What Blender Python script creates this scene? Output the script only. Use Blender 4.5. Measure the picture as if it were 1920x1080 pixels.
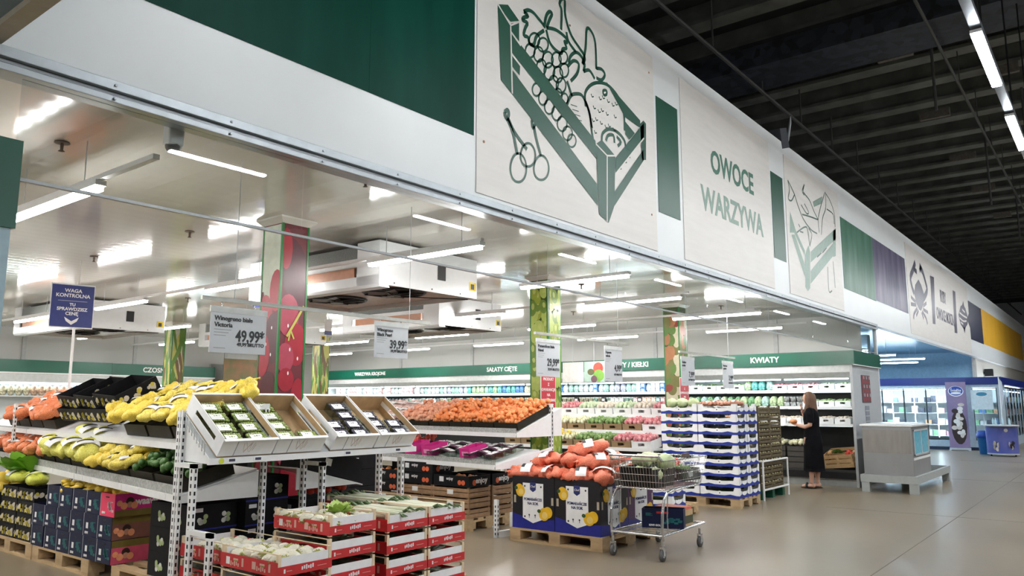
import bpy, math, random
from mathutils import Vector, Matrix, Euler, noise
for o in list(bpy.data.objects): bpy.data.objects.remove(o)
C = bpy.context.scene.collection
SC = bpy.context.scene
random.seed(7)
R = math.radians

# ---------------------------------------------------------------- camera, world, exposure
# world axes: +X runs along the fascia into the distance, +Y leads into the shop, Z up, metres
FPX, PITCH, YAW = 1455.0, R(8.4826), R(38.016)
cam = bpy.data.cameras.new('camera'); camo = bpy.data.objects.new('camera', cam); C.objects.link(camo)
camo.location = (0, 0, 1.5)
camo.rotation_euler = (R(90) + PITCH, 0, YAW - R(90))
cam.sensor_width = 36; cam.lens = FPX / 1920 * 36; cam.clip_start = .05; cam.clip_end = 300
SC.camera = camo
w = bpy.data.worlds.new('world'); SC.world = w; w.use_nodes = True
w.node_tree.nodes['Background'].inputs[0].default_value = (.75, .85, 1, 1)
w.node_tree.nodes['Background'].inputs[1].default_value = .12
SC.view_settings.view_transform = 'Standard'; SC.view_settings.look = 'None'
SC.view_settings.exposure = 0.68; SC.view_settings.gamma = 1; SC.view_settings.use_curve_mapping = False
try:
    SC.cycles.use_denoising = True
    SC.cycles.max_bounces = 7; SC.cycles.diffuse_bounces = 3; SC.cycles.glossy_bounces = 3
    SC.cycles.transparent_max_bounces = 10; SC.cycles.transmission_bounces = 4
    SC.cycles.caustics_reflective = False; SC.cycles.caustics_refractive = False
    SC.cycles.sample_clamp_indirect = 6
    SC.cycles.use_light_tree = True
except Exception: pass
SHOP_L, HALL_L, COLD_L = 62.0, 70.0, 34.0      # radiance of the shop tubes, hall tubes, freezer-room tubes

def sign_pt(x, y, Y=3.9):
    "point of the sign plane seen at photo pixel x, y (used for the flat artwork printed on the fascia)"
    rt = Vector((math.sin(YAW), -math.cos(YAW), 0)); fh = Vector((math.cos(YAW), math.sin(YAW), 0))
    fw = fh * math.cos(PITCH) + Vector((0, 0, math.sin(PITCH))); up = Vector((0, 0, math.cos(PITCH))) - fh * math.sin(PITCH)
    d = rt * (x - 960) / FPX - up * (y - 540) / FPX + fw
    t = Y / d.y
    return (d.x * t, 1.5 + d.z * t)

# ---------------------------------------------------------------- materials
_mats = {}
def mat(name, rgb, rough=.5, metal=0, var=.08, scale=14, emit=0, coat=0, bump=0, bscale=60, rgb2=None, trans=0, spec=None, kind='noise', stretch=(1,1,1)):
    if name in _mats: return _mats[name]
    m = bpy.data.materials.new(name); m.use_nodes = True; nt = m.node_tree; N = nt.nodes; L = nt.links
    b = N['Principled BSDF']
    b.inputs['Roughness'].default_value = rough; b.inputs['Metallic'].default_value = metal
    if spec is not None: b.inputs['Specular IOR Level'].default_value = spec
    if coat: b.inputs['Coat Weight'].default_value = coat; b.inputs['Coat Roughness'].default_value = .08
    if trans: b.inputs['Transmission Weight'].default_value = trans
    tc = N.new('ShaderNodeTexCoord'); mp = N.new('ShaderNodeMapping'); mp.inputs['Scale'].default_value = stretch
    L.new(tc.outputs['Object'], mp.inputs['Vector'])
    if kind == 'voronoi':
        nz = N.new('ShaderNodeTexVoronoi'); nz.inputs['Scale'].default_value = scale; fac = nz.outputs['Color']
        L.new(mp.outputs[0], nz.inputs['Vector'])
        sep = N.new('ShaderNodeSeparateColor'); L.new(fac, sep.inputs[0]); fac = sep.outputs[0]
    else:
        nz = N.new('ShaderNodeTexNoise'); nz.inputs['Scale'].default_value = scale; nz.inputs['Detail'].default_value = 4
        L.new(mp.outputs[0], nz.inputs['Vector']); fac = nz.outputs['Fac']
    mx = N.new('ShaderNodeMix'); mx.data_type = 'RGBA'
    lo = [max(0, c * (1 - var)) for c in rgb]; hi = [min(1, c * (1 + var)) for c in (rgb2 or rgb)]
    if rgb2: lo = list(rgb)
    mx.inputs[6].default_value = (*lo, 1); mx.inputs[7].default_value = (*hi, 1)
    cr = N.new('ShaderNodeMapRange'); cr.inputs[1].default_value = .3 if kind != 'voronoi' else 0; cr.inputs[2].default_value = .7 if kind != 'voronoi' else 1
    L.new(fac, cr.inputs[0]); L.new(cr.outputs[0], mx.inputs[0]); L.new(mx.outputs[2], b.inputs['Base Color'])
    if bump:
        bp = N.new('ShaderNodeBump'); bp.inputs['Strength'].default_value = bump; bp.inputs['Distance'].default_value = .01
        n2 = N.new('ShaderNodeTexNoise'); n2.inputs['Scale'].default_value = bscale; L.new(mp.outputs[0], n2.inputs['Vector'])
        L.new(n2.outputs['Fac'], bp.inputs['Height']); L.new(bp.outputs[0], b.inputs['Normal'])
    if emit:
        b.inputs['Emission Color'].default_value = (*rgb, 1); b.inputs['Emission Strength'].default_value = emit
    _mats[name] = m; return m

def glass_mat(name, tint=(.97, .99, .98), rough=.0, ior=1.5, extra=0):
    "thin pane: clear with mirror reflections at the rate Fresnel gives"
    if name in _mats: return _mats[name]
    m = bpy.data.materials.new(name); m.use_nodes = True; nt = m.node_tree; N = nt.nodes; L = nt.links
    N.remove(N['Principled BSDF'])
    t = N.new('ShaderNodeBsdfTransparent'); t.inputs[0].default_value = (*tint, 1)
    g = N.new('ShaderNodeBsdfGlossy'); g.inputs['Roughness'].default_value = rough
    f0 = N.new('ShaderNodeFresnel'); f0.inputs[0].default_value = ior
    gm = N.new('ShaderNodeNewGeometry'); fr = N.new('ShaderNodeMath'); fr.operation = 'MULTIPLY'
    iv = N.new('ShaderNodeMath'); iv.operation = 'SUBTRACT'; iv.inputs[0].default_value = 1; L.new(gm.outputs['Backfacing'], iv.inputs[1])
    L.new(f0.outputs[0], fr.inputs[0]); L.new(iv.outputs[0], fr.inputs[1])
    nz = N.new('ShaderNodeTexNoise'); nz.inputs['Scale'].default_value = 1.5
    ad = N.new('ShaderNodeMath'); ad.operation = 'MULTIPLY_ADD'; ad.inputs[1].default_value = .04; L.new(nz.outputs['Fac'], ad.inputs[0]); L.new(fr.outputs[0], ad.inputs[2])
    mx = N.new('ShaderNodeMixShader'); L.new(ad.outputs[0], mx.inputs[0]); L.new(t.outputs[0], mx.inputs[1]); L.new(g.outputs[0], mx.inputs[2])
    L.new(mx.outputs[0], N['Material Output'].inputs['Surface'])
    _mats[name] = m; return m

def emit_mat(name, rgb, s):
    if name in _mats: return _mats[name]
    m = bpy.data.materials.new(name); m.use_nodes = True; nt = m.node_tree; N = nt.nodes
    N.remove(N['Principled BSDF']); e = N.new('ShaderNodeEmission'); e.inputs[0].default_value = (*rgb, 1); e.inputs[1].default_value = s
    nt.links.new(e.outputs[0], N['Material Output'].inputs['Surface'])
    _mats[name] = m; return m

# ---------------------------------------------------------------- mesh builder
class MB:
    def __init__(s): s.v = []; s.f = []; s.m = []; s.M = Matrix()
    def at(s, loc=(0,0,0), rot=(0,0,0), sc=(1,1,1)):
        s.M = Matrix.LocRotScale(Vector(loc), Euler(rot), Vector(sc)); return s
    def add(s, vs, fs, mi=0):
        b = len(s.v); M = s.M
        s.v += [tuple(M @ Vector(p)) for p in vs]; s.f += [tuple(b + i for i in f) for f in fs]; s.m += [mi] * len(fs); return s
    def box(s, x0, y0, z0, x1, y1, z1, mi=0):
        if x1 < x0: x0, x1 = x1, x0
        if y1 < y0: y0, y1 = y1, y0
        if z1 < z0: z0, z1 = z1, z0
        return s.add([(x0,y0,z0),(x1,y0,z0),(x1,y1,z0),(x0,y1,z0),(x0,y0,z1),(x1,y0,z1),(x1,y1,z1),(x0,y1,z1)],
                     [(3,2,1,0),(4,5,6,7),(0,1,5,4),(1,2,6,5),(2,3,7,6),(3,0,4,7)], mi)
    def tube(s, pts, r, n=8, mi=0, cap=True, closed=False):
        pts = [Vector(p) for p in pts]; k = len(pts); rs = r if isinstance(r, (list, tuple)) else [r] * k
        vs = []; prev = None
        for i, p in enumerate(pts):
            if closed: t = pts[(i+1) % k] - pts[i-1]
            else: t = pts[min(i+1, k-1)] - pts[max(i-1, 0)]
            t = t.normalized() if t.length > 1e-9 else Vector((0,0,1))
            if prev is None: a = t.orthogonal().normalized()
            else:
                a = prev - t * prev.dot(t); a = a.normalized() if a.length > 1e-6 else t.orthogonal().normalized()
            prev = a; b = t.cross(a)
            for j in range(n):
                q = 2 * math.pi * j / n; vs.append(tuple(p + (a * math.cos(q) + b * math.sin(q)) * rs[i]))
        fs = []
        for i in range(k if closed else k - 1):
            for j in range(n):
                i2 = (i + 1) % k; fs.append((i*n+j, i*n+(j+1)%n, i2*n+(j+1)%n, i2*n+j))
        if cap and not closed: fs.append(tuple(range(n-1, -1, -1))); fs.append(tuple((k-1)*n + j for j in range(n)))
        return s.add(vs, fs, mi)
    def cyl(s, p0, p1, r, n=12, mi=0, r2=None): return s.tube([p0, p1], [r, r if r2 is None else r2], n, mi)
    def lathe(s, prof, n=16, mi=0, c=(0,0,0)):
        vs = []; fs = []
        for (r, z) in prof:
            for j in range(n):
                q = 2*math.pi*j/n; vs.append((c[0]+r*math.cos(q), c[1]+r*math.sin(q), c[2]+z))
        for i in range(len(prof)-1):
            for j in range(n): fs.append((i*n+j, i*n+(j+1)%n, (i+1)*n+(j+1)%n, (i+1)*n+j))
        fs.append(tuple(range(n-1,-1,-1))); fs.append(tuple((len(prof)-1)*n+j for j in range(n)))
        return s.add(vs, fs, mi)
    def ball(s, c, r, nu=12, nv=8, mi=0, fn=None):
        if not isinstance(r, (tuple, list)): r = (r, r, r)
        vs = [(c[0], c[1], c[2]-r[2])]; fs = []
        def P(d):
            k = fn(d) if fn else 1
            return (c[0]+d[0]*r[0]*k, c[1]+d[1]*r[1]*k, c[2]+d[2]*r[2]*k)
        vs = [P((0,0,-1))]
        for i in range(1, nv):
            th = math.pi * i / nv
            for j in range(nu):
                q = 2*math.pi*j/nu; vs.append(P((math.sin(th)*math.cos(q), math.sin(th)*math.sin(q), -math.cos(th))))
        vs.append(P((0,0,1))); top = len(vs)-1
        for j in range(nu): fs.append((0, 1+(j+1)%nu, 1+j)); fs.append((top, top-nu+j, top-nu+(j+1)%nu))
        for i in range(nv-2):
            for j in range(nu): a = 1+i*nu; fs.append((a+j, a+(j+1)%nu, a+nu+(j+1)%nu, a+nu+j))
        return s.add(vs, fs, mi)
    def prism(s, poly, a, b, axis='y', mi=0):
        "polygon extruded from a to b along an axis; poly gives the other two coordinates"
        def P(p, t): return {'y': (p[0], t, p[1]), 'x': (t, p[0], p[1]), 'z': (p[0], p[1], t)}[axis]
        n = len(poly); vs = [P(p, a) for p in poly] + [P(p, b) for p in poly]
        ar = sum(poly[i][0]*poly[(i+1)%n][1]-poly[(i+1)%n][0]*poly[i][1] for i in range(n))
        flip = (ar > 0) == (axis == 'y'); flip = flip if b > a else not flip
        f1 = tuple(range(n)); f2 = tuple(range(2*n-1, n-1, -1)); sd = [(i, i+n, (i+1)%n+n, (i+1)%n) for i in range(n)]
        fs = [f1, f2] + sd
        if flip: fs = [tuple(reversed(f)) for f in fs]
        fs = [tuple(reversed(f)) for f in fs] if axis == 'y' else fs
        return s.add(vs, fs, mi)
    def mesh(s, name, mats, smooth=False):
        me = bpy.data.meshes.new(name); me.from_pydata(s.v, [], s.f)
        if not isinstance(mats, (list, tuple)): mats = [mats]
        for m in mats: me.materials.append(m)
        me.polygons.foreach_set('material_index', [min(i, len(mats)-1) for i in s.m])
        if smooth: me.polygons.foreach_set('use_smooth', [True]*len(s.f))
        me.update(); return me
    def build(s, name, mats, parent=None, smooth=False, bevel=0, loc=None, rot=None):
        return link(name, s.mesh(name, mats, smooth), parent, bevel, loc, rot)

def link(name, me, parent=None, bevel=0, loc=None, rot=None):
    o = bpy.data.objects.new(name, me); C.objects.link(o)
    if parent is not None: o.parent = parent
    if loc is not None: o.location = loc
    if rot is not None: o.rotation_euler = rot
    if bevel:
        b = o.modifiers.new('bevel', 'BEVEL'); b.width = bevel; b.segments = 2; b.limit_method = 'ANGLE'
    return o
def tag(o, label, cat, group=None, kind=None):
    if label: o['label'] = label
    if cat: o['category'] = cat
    if group: o['group'] = group
    if kind: o['kind'] = kind
    return o
def struct(o, label=None):
    o['kind'] = 'structure'
    if label: o['label'] = label
    return o
def thing(name, label, cat, loc=(0,0,0), rz=0, group=None, rot=None):
    o = bpy.data.objects.new(name, None); C.objects.link(o); o.location = loc; o.empty_display_size = .1
    o.rotation_euler = rot if rot else (0, 0, rz)
    return tag(o, label, cat, group)
def tree(o):
    "a thing with its parts and sub-parts as a nested list, read once so copies are cheap"
    return (o, [tree(c) for c in bpy.data.objects if c.parent == o])
def dup(tr, loc=None, rot=None, label=None, group=None, parent=None, sc=None):
    src, ch = tr
    c = src.copy(); C.objects.link(c)
    if parent is not None: c.parent = parent
    if loc is not None: c.location = loc
    if rot is not None: c.rotation_euler = rot if isinstance(rot, (tuple, list, Euler)) else (0, 0, rot)
    if sc is not None: c.scale = (sc, sc, sc) if not isinstance(sc, (tuple, list)) else sc
    if label: c['label'] = label
    if group: c['group'] = group
    for k in ch: dup(k, parent=c)
    return c
class Proto:
    "one built thing; the first placing moves it, later ones copy it with all its parts"
    def __init__(s, root): s.t = tree(root); s.used = False
    def put(s, loc, rot=(0,0,0), label=None, group=None, sc=None):
        r = rot if isinstance(rot, (tuple, list, Euler)) else (0, 0, rot)
        if not s.used:
            s.used = True; o = s.t[0]; o.location = loc; o.rotation_euler = r
            if label: o['label'] = label
            if group: o['group'] = group
            if sc is not None: o.scale = (sc,)*3 if not isinstance(sc, (tuple, list)) else sc
            return o
        return dup(s.t, loc, r, label, group, None, sc if sc is not None else (1,1,1))
def text(s, size, m, parent, loc, rot, align='CENTER', bold=0, name='lettering', ext=.001, sx=1, space=1):
    c = bpy.data.curves.new(name, 'FONT'); c.body = s; c.size = size; c.align_x = align; c.align_y = 'CENTER'
    c.extrude = ext; c.offset = bold; c.fill_mode = 'BOTH'; c.space_character = space; c.resolution_u = 3
    c.materials.append(m)
    t = bpy.data.objects.new('tmp', c); C.objects.link(t)
    me = bpy.data.meshes.new_from_object(t.evaluated_get(bpy.context.evaluated_depsgraph_get()))
    bpy.data.objects.remove(t); bpy.data.curves.remove(c); me.name = name
    o = bpy.data.objects.new(name, me); C.objects.link(o); o.parent = parent; o.location = loc; o.rotation_euler = rot; o.scale = (sx, 1, 1)
    return o
ROT_Y = (R(90), 0, 0)            # text facing -Y
ROT_X = (R(90), 0, R(-90))       # text facing -X
def smooth_line(p, k=5, closed=False):
    n = len(p); out = []
    rng = range(n if closed else n-1)
    for i in rng:
        a = p[(i-1) % n] if (closed or i > 0) else p[0]; b = p[i]; c = p[(i+1) % n]; d = p[(i+2) % n] if (closed or i+2 < n) else p[-1]
        for j in range(k):
            t = j / k
            out.append(tuple(.5*((2*b[q]) + (-a[q]+c[q])*t + (2*a[q]-5*b[q]+4*c[q]-d[q])*t*t + (-a[q]+3*b[q]-3*c[q]+d[q])*t**3) for q in range(2)))
    if not closed: out.append(tuple(p[-1]))
    return out

# ---------------------------------------------------------------- palette
WHITE_PANEL = mat('white_panel', (.82, .85, .86), .35, var=.02, scale=2)
WHITE_METAL = mat('white_metal', (.84, .85, .86), .35, var=.03)
GREY_METAL = mat('grey_metal', (.50, .53, .55), .4, var=.04)
ALU = mat('brushed_aluminium', (.42, .46, .49), .32, metal=.6, var=.06)
CHROME = mat('chrome_wire', (.62, .64, .66), .22, metal=.95, var=.05)
STEEL = mat('stainless_steel', (.31, .32, .33), .38, metal=.45, var=.06, scale=3)
DARK = mat('black_card', (.008, .008, .010), .6, var=.2, spec=.2)
BLACK = mat('black_plastic', (.012, .012, .014), .45, var=.1, spec=.3)
BROWN_BLACK = mat('dark_brown_tray', (.022, .019, .013), .55, var=.2, spec=.2)
GREEN_BAND = mat('dark_green_vinyl', (.004, .10, .062), .3, var=.06, scale=3)
SIGN_GREEN = mat('printed_green', (.010, .085, .052), .38, var=.12, scale=1.2)
BOARD = mat('pale_plywood', (.78, .75, .715), .42, var=.035, scale=5, stretch=(.4, 1, 3))
PURPLE = mat('printed_purple', (.05, .045, .09), .35, var=.2, scale=1.2)
NAVYVINYL = mat('dark_navy_vinyl', (.03, .033, .075), .35, var=.1)
YELLOWV = mat('yellow_vinyl', (.85, .47, .04), .4, var=.06, scale=1)
WOOD = mat('pallet_wood', (.48, .34, .19), .7, var=.22, scale=12, stretch=(1, .3, 1), bump=.3)
PALE_WOOD = mat('pale_crate_wood', (.78, .64, .44), .65, var=.12, scale=18)
RED_PRINT = mat('red_printed_card', (.56, .025, .03), .5, var=.08)
CARD = mat('brown_card', (.50, .34, .18), .75, var=.12)
WHITE_CARD = mat('white_card', (.86, .87, .88), .6, var=.04)
WHITE_INK = mat('white_ink', (.85, .85, .85), .5, var=.02)
BLACK_INK = mat('black_ink', (.03, .035, .04), .5, var=.02)
GREY_INK = mat('grey_ink', (.35, .36, .38), .5, var=.02)
NAVY = mat('navy_card', (.007, .012, .045), .5, var=.12, spec=.25)
TEAL = mat('teal_print', (.006, .13, .14), .5, var=.1)
PINK = mat('pink_print', (.80, .045, .13), .5, var=.06)
MAGENTA = mat('magenta_print', (.58, .02, .22), .5, var=.08)
BLUE = mat('royal_blue_card', (.012, .02, .25), .45, var=.1)
# ---------------------------------------------------------------- the room
FY = 3.9                                    # plane of the shop front
CZ = 3.25                                   # shop ceiling
def concrete():
    m = bpy.data.materials.new('sealed_concrete'); m.use_nodes = True; nt = m.node_tree; N = nt.nodes; L = nt.links
    b = N['Principled BSDF']; tc = N.new('ShaderNodeTexCoord')
    n1 = N.new('ShaderNodeTexNoise'); n1.inputs['Scale'].default_value = .55; n1.inputs['Detail'].default_value = 6
    n2 = N.new('ShaderNodeTexNoise'); n2.inputs['Scale'].default_value = 9; n2.inputs['Detail'].default_value = 8
    for n in (n1, n2): L.new(tc.outputs['Object'], n.inputs['Vector'])
    r = N.new('ShaderNodeValToRGB'); r.color_ramp.elements[0].position = .3; r.color_ramp.elements[1].position = .72
    r.color_ramp.elements[0].color = (.20, .162, .112, 1); r.color_ramp.elements[1].color = (.285, .24, .176, 1)
    L.new(n1.outputs['Fac'], r.inputs[0])
    mx = N.new('ShaderNodeMix'); mx.data_type = 'RGBA'; mx.blend_type = 'MULTIPLY'; mx.inputs[0].default_value = .35
    L.new(r.outputs[0], mx.inputs[6]); L.new(n2.outputs['Color'], mx.inputs[7]); 
    r2 = N.new('ShaderNodeMapRange'); r2.inputs[3].default_value = .24; r2.inputs[4].default_value = .36; L.new(n1.outputs['Fac'], r2.inputs[0])
    sepc = N.new('ShaderNodeMapRange'); sepc.inputs[3].default_value = .75; sepc.inputs[4].default_value = 1.1; L.new(n2.outputs['Fac'], sepc.inputs[0])
    L.new(sepc.outputs[0], mx.inputs[7])
    L.new(mx.outputs[2], b.inputs['Base Color']); L.new(r2.outputs[0], b.inputs['Roughness']); b.inputs['Specular IOR Level'].default_value = .45
    bp = N.new('ShaderNodeBump'); bp.inputs['Strength'].default_value = .06; L.new(n2.outputs['Fac'], bp.inputs['Height']); L.new(bp.outputs[0], b.inputs['Normal'])
    return m
struct(MB().box(-12, -22, -.1, 75, 24, 0).build('floor', concrete()), 'worn sealed concrete floor of the hall and shop')
# floor joints
j = MB()
for x in (6.1, 12.1, 18.1, 24.1, 32, 40): j.box(x, -14, 0, x+.008, 3.6, .0015)
for y in (1.9, -4.1): j.box(0, y, 0, 60, y+.008, .0015)
struct(j.build('trim_1', mat('joint_filler', (.14, .125, .10), .7)))

# shop ceiling of glossy white panels laid along X
def slat_ceiling(name, rgb, rough=.1):
    m = bpy.data.materials.new(name); m.use_nodes = True; nt = m.node_tree; N = nt.nodes; L = nt.links
    b = N['Principled BSDF']; b.inputs['Base Color'].default_value = (*rgb, 1); b.inputs['Roughness'].default_value = rough
    b.inputs['Specular IOR Level'].default_value = .6
    tc = N.new('ShaderNodeTexCoord'); wv = N.new('ShaderNodeTexWave'); wv.bands_direction = 'Y'; wv.inputs['Scale'].default_value = 1.6
    L.new(tc.outputs['Object'], wv.inputs['Vector']); bp = N.new('ShaderNodeBump'); bp.inputs['Strength'].default_value = .02; bp.inputs['Distance'].default_value = .02
    nz = N.new('ShaderNodeTexNoise'); nz.inputs['Scale'].default_value = .7; L.new(tc.outputs['Object'], nz.inputs['Vector'])
    mx = N.new('ShaderNodeMix'); mx.data_type = 'RGBA'; mx.inputs[6].default_value = (*[c*.93 for c in rgb], 1); mx.inputs[7].default_value = (*[min(1, c*1.05) for c in rgb], 1)
    L.new(nz.outputs['Fac'], mx.inputs[0]); L.new(mx.outputs[2], b.inputs['Base Color'])
    L.new(wv.outputs['Fac'], bp.inputs['Height']); L.new(bp.outputs[0], b.inputs['Normal'])
    return m
CEIL = slat_ceiling('glossy_ceiling_panels', (.60, .575, .53), .10)
struct(MB().box(-3.1, 4.02, CZ, 16.3, 20.2, CZ+.12).build('ceiling', CEIL), 'glossy cream ceiling panels of the shop')
SHOPWALL = mat('shop_wall_panel', (.60, .60, .585), .45, var=.02, scale=1)
struct(MB().box(16.2, 3.99, 0, 16.3, 20.2, CZ+.12).build('wall_right', SHOPWALL), 'pale panel wall above the long chiller')
struct(MB().box(-3.1, 20.1, 0, 16.2, 20.2, CZ+.12).build('wall_back', SHOPWALL), 'pale panel wall at the back of the shop')
struct(MB().box(-3.2, 4.0, 0, -3.1, 20.2, CZ+.12).build('wall_left', SHOPWALL))
s = MB()
for y in (5.6, 8.4, 11.2, 14, 16.8): s.box(16.17, y, 2.4, 16.2, y+.09, CZ)
for x in (4.6, 7.2, 9.8, 12.4): s.box(x, 20.07, 2.4, x+.09, 20.1, CZ)
struct(s.build('trim_2', mat('wall_joint', (.52, .53, .53), .5)))

# fascia over the shop front
fa = MB(); fa.box(1.2, FY+.01, 3.11, 60, FY+.13, 5.6); struct(fa.build('wall_front', WHITE_PANEL), 'tall white fascia above the shop front')
t = MB(); t.box(1.1, FY-.035, 3.062, 17.15, FY+.10, 3.113); t.box(1.1, FY-.005, 3.035, 17.15, FY+.10, 3.062); t.box(1.1, FY-.03, 3.0, 17.15, FY+.10, 3.035)
for k in range(24):
    for zz in (3.087, 3.017): t.at((1.7+k*.65, FY-.038, zz), (R(90),0,0)); t.cyl((0,0,-.006),(0,0,.004),.008,8)
t.at()
struct(t.build('trim_3', ALU, bevel=.003), 'grooved aluminium rail under the white fascia')
t = MB(); t.box(17.15, FY-.01, 3.085, 60, FY+.12, 3.11); struct(t.build('trim_4', WHITE_METAL))
# soffit that meets the fascia at the upper left corner of the view
t = MB(); t.box(1.125, .6, 3.13, 1.2, FY+.13, 3.16, 1); t.box(-.6, .6, 3.16, 1.17, FY+.13, 5.6, 0)
struct(t.build('wall_left', [mat('blue_grey_panel', (.17, .24, .30), .45), mat('beige_edge', (.46, .42, .34), .5)]), 'blue grey bulkhead with a beige lower edge')

def board(name, label, cat, x0, x1, z0, z1, m, y=FY+.002, group=None, th=.007):
    t = thing(name, label, cat, ((x0+x1)/2, y, z0), group=group)
    MB().box(-(x1-x0)/2, 0, 0, (x1-x0)/2, th, z1-z0).build('panel', m, t, bevel=.002)
    return t
VIN = .004
def vinyl(label, x0, x1, z0, z1, m, seams=()):
    o = MB().box(0, 0, 0, x1-x0, VIN, z1-z0)
    for s_ in seams: o.box(s_-x0-.004, -.0015, 0, s_-x0+.004, 0, z1-z0)
    o = o.build('colour_panel', m, loc=(x0, FY+.004, z0)); tag(o, label, 'sign panel', None); return o
def streaky(name, rgb, rgb2, rough=.3):
    return mat(name, rgb, rough, rgb2=rgb2, var=0, scale=2.2, stretch=(1.6, 1, .35), bump=.08, bscale=3, spec=.06)
vinyl('long dark green panel at the near end of the fascia', 1.25, 4.5, 3.62, 5.05, streaky('deep_green_gloss', (.002, .045, .03), (.004, .065, .045), .42), (3.4,))
vinyl('upright dark green panel left of the OWOCE WARZYWA board', 7.66, 8.2, 3.62, 4.98, SIGN_GREEN)
vinyl('narrow dark green panel right of the OWOCE WARZYWA board', 11.33, 11.85, 3.65, 4.98, SIGN_GREEN)
vinyl('rippled green panel with painted reflections beyond the second crate drawing', 15.0, 17.35, 3.62, 4.98, streaky('rippled_green_reflections', (.04, .13, .09), (.13, .25, .19)))  # pale streaks are wavy reflections painted into the green
vinyl('rippled dark purple panel with painted reflections before the crab drawing', 17.35, 20.45, 3.64, 4.98, streaky('rippled_purple_reflections', (.06, .055, .11), (.20, .18, .27)))  # lighter streaks in the purple stand in for wavy reflections
vinyl('dark navy panel between the fish drawing and the yellow panel', 30.2, 33.2, 3.66, 4.98, NAVYVINYL)
vinyl('long yellow panel at the far end of the fascia', 33.2, 47.5, 3.68, 5.0, YELLOWV)

# ---- printed boards
def ribbon(mb, pts, wd, y0=0, th=.003, mi=0, closed=False, k=4):
    "flat printed line of width wd through (x, z) points, lying on the board"
    p = smooth_line(pts, k, closed) if k > 1 else list(pts)
    n = len(p); L_, R_ = [], []
    for i in range(n):
        if closed: a, b = p[i-1], p[(i+1) % n]
        else: a, b = p[max(i-1, 0)], p[min(i+1, n-1)]
        dx, dz = b[0]-a[0], b[1]-a[1]; l = math.hypot(dx, dz) or 1; nx, nz = -dz/l*wd/2, dx/l*wd/2
        L_.append((p[i][0]+nx, p[i][1]+nz)); R_.append((p[i][0]-nx, p[i][1]-nz))
    vs = [(a[0], y0-th, a[1]) for a in L_] + [(a[0], y0-th, a[1]) for a in R_]
    fs = []
    for i in range(n if closed else n-1): j2 = (i+1) % n; fs.append((i, j2, n+j2, n+i))
    mb.add(vs, fs, mi)
def patch(mb, pts, y0=0, th=.003, mi=0):
    mb.add([(p[0], y0-th, p[1]) for p in pts], [tuple(range(len(pts)))], mi)
def W(pts, t): return [(x-t.location.x, z-t.location.z) for x, z in (sign_pt(a, b, FY) for a, b in pts)]

b1 = board('sign_board', 'large plywood board with the drawing of a fruit crate and cherries', 'sign', 4.53, 7.6, 3.16, 5.42, BOARD)
cr = MB()
for poly in ([(933,8),(957,48),(959,175),(939,150)], [(933,8),(952,9),(973,39),(957,41)], [(958,44),(973,42),(973,78),(958,58)],   # far post
             [(959,62),(1116,264),(1120,300),(960,99)], [(959,130),(1119,345),(1121,386),(960,176)],                       # long side rails
             [(960,103),(975,123),(974,142),(960,125)],
             [(1117,270),(1128,262),(1153,292),(1152,385),(1141,418),(1123,402)],                                           # near post
             [(1154,296),(1207,230),(1207,258),(1154,325)], [(1152,360),(1206,280),(1207,300),(1152,386)],                # short side rails
             [(1200,232),(1206,226),(1211,232),(1211,300),(1203,300)], [(1136,153),(1200,226),(1200,240),(1172,220)], [(1172,228),(1190,250),(1180,262),(1172,252)]):
    patch(cr, W(poly, b1), 0, .0045)
for ln in ([(957,48),(960,176)], [(933,8),(957,48),(973,41)], [(959,62),(976,86)], [(960,103),(976,124)], [(960,128),(974,146)], [(1117,270),(1138,292),(1153,292)], [(1138,292),(1138,416)], [(1154,326),(1207,259)]):
    ribbon(cr, W(ln, b1), .018, 0, .0055, 1, k=1)
cr.build('crate_drawing', [SIGN_GREEN, BOARD], b1)
fr = MB(); wd = .036
for ln in ([(982,22),(990,19),(999,23),(1008,33),(1020,48)], [(982,22),(990,30),(982,33),(980,38),(989,43),(985,52),(982,66),(990,70),(993,82),(1001,83),(1006,68),(1020,57)],
           [(1020,52),(1024,30),(1030,22),(1035,26),(1030,38),(1025,52)], [(1024,52),(1042,56),(1060,70),(1063,80),(1058,78),(1062,90),(1055,92),(1052,100),(1040,92),(1030,78),(1024,56)],
           [(1052,56),(1053,20),(1049,8),(1053,-2),(1059,2),(1060,30),(1072,68),(1096,105),(1092,120)], [(1062,60),(1066,78),(1080,98)],
           [(1092,120),(1098,90),(1100,55),(1108,58),(1116,80),(1118,130)], [(1066,118),(1070,105),(1080,98),(1090,106),(1096,120),(1094,134)],
           [(1064,125),(1075,114),(1085,120),(1082,138),(1070,152)], [(1094,134),(1105,132),(1115,148)], [(1118,128),(1128,130),(1134,140),(1128,150),(1118,146)],
           [(1098,200),(1097,175),(1107,160),(1122,155),(1140,160),(1158,180),(1169,205),(1171,245)], [(1098,190),(1106,215),(1110,250),(1114,270)],
           [(1063,196),(1070,180),(1080,176),(1092,180),(1103,205),(1110,240)], [(1062,196),(1064,215),(1075,240)], [(1072,180),(1066,160),(1063,152)],
           [(1128,264),(1130,250),(1142,242),(1158,248),(1170,262),(1173,275)], [(1136,264),(1140,254),(1150,254),(1152,268)], [(1156,256),(1164,266),(1158,274)],
           [(946,210),(952,206),(954,214),(950,224),(946,210)], [(951,222),(962,250),(970,290)], [(953,222),(965,248),(988,280)], [(997,226),(1002,224),(1003,232),(999,240),(997,226)], [(1001,236),(1006,262),(1014,292)],
           [(1160,292),(1164,318)], [(1170,284),(1174,306)], [(1182,268),(1180,296)], [(1192,262),(1188,282)]):
    ribbon(fr, W(ln, b1), wd)
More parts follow.
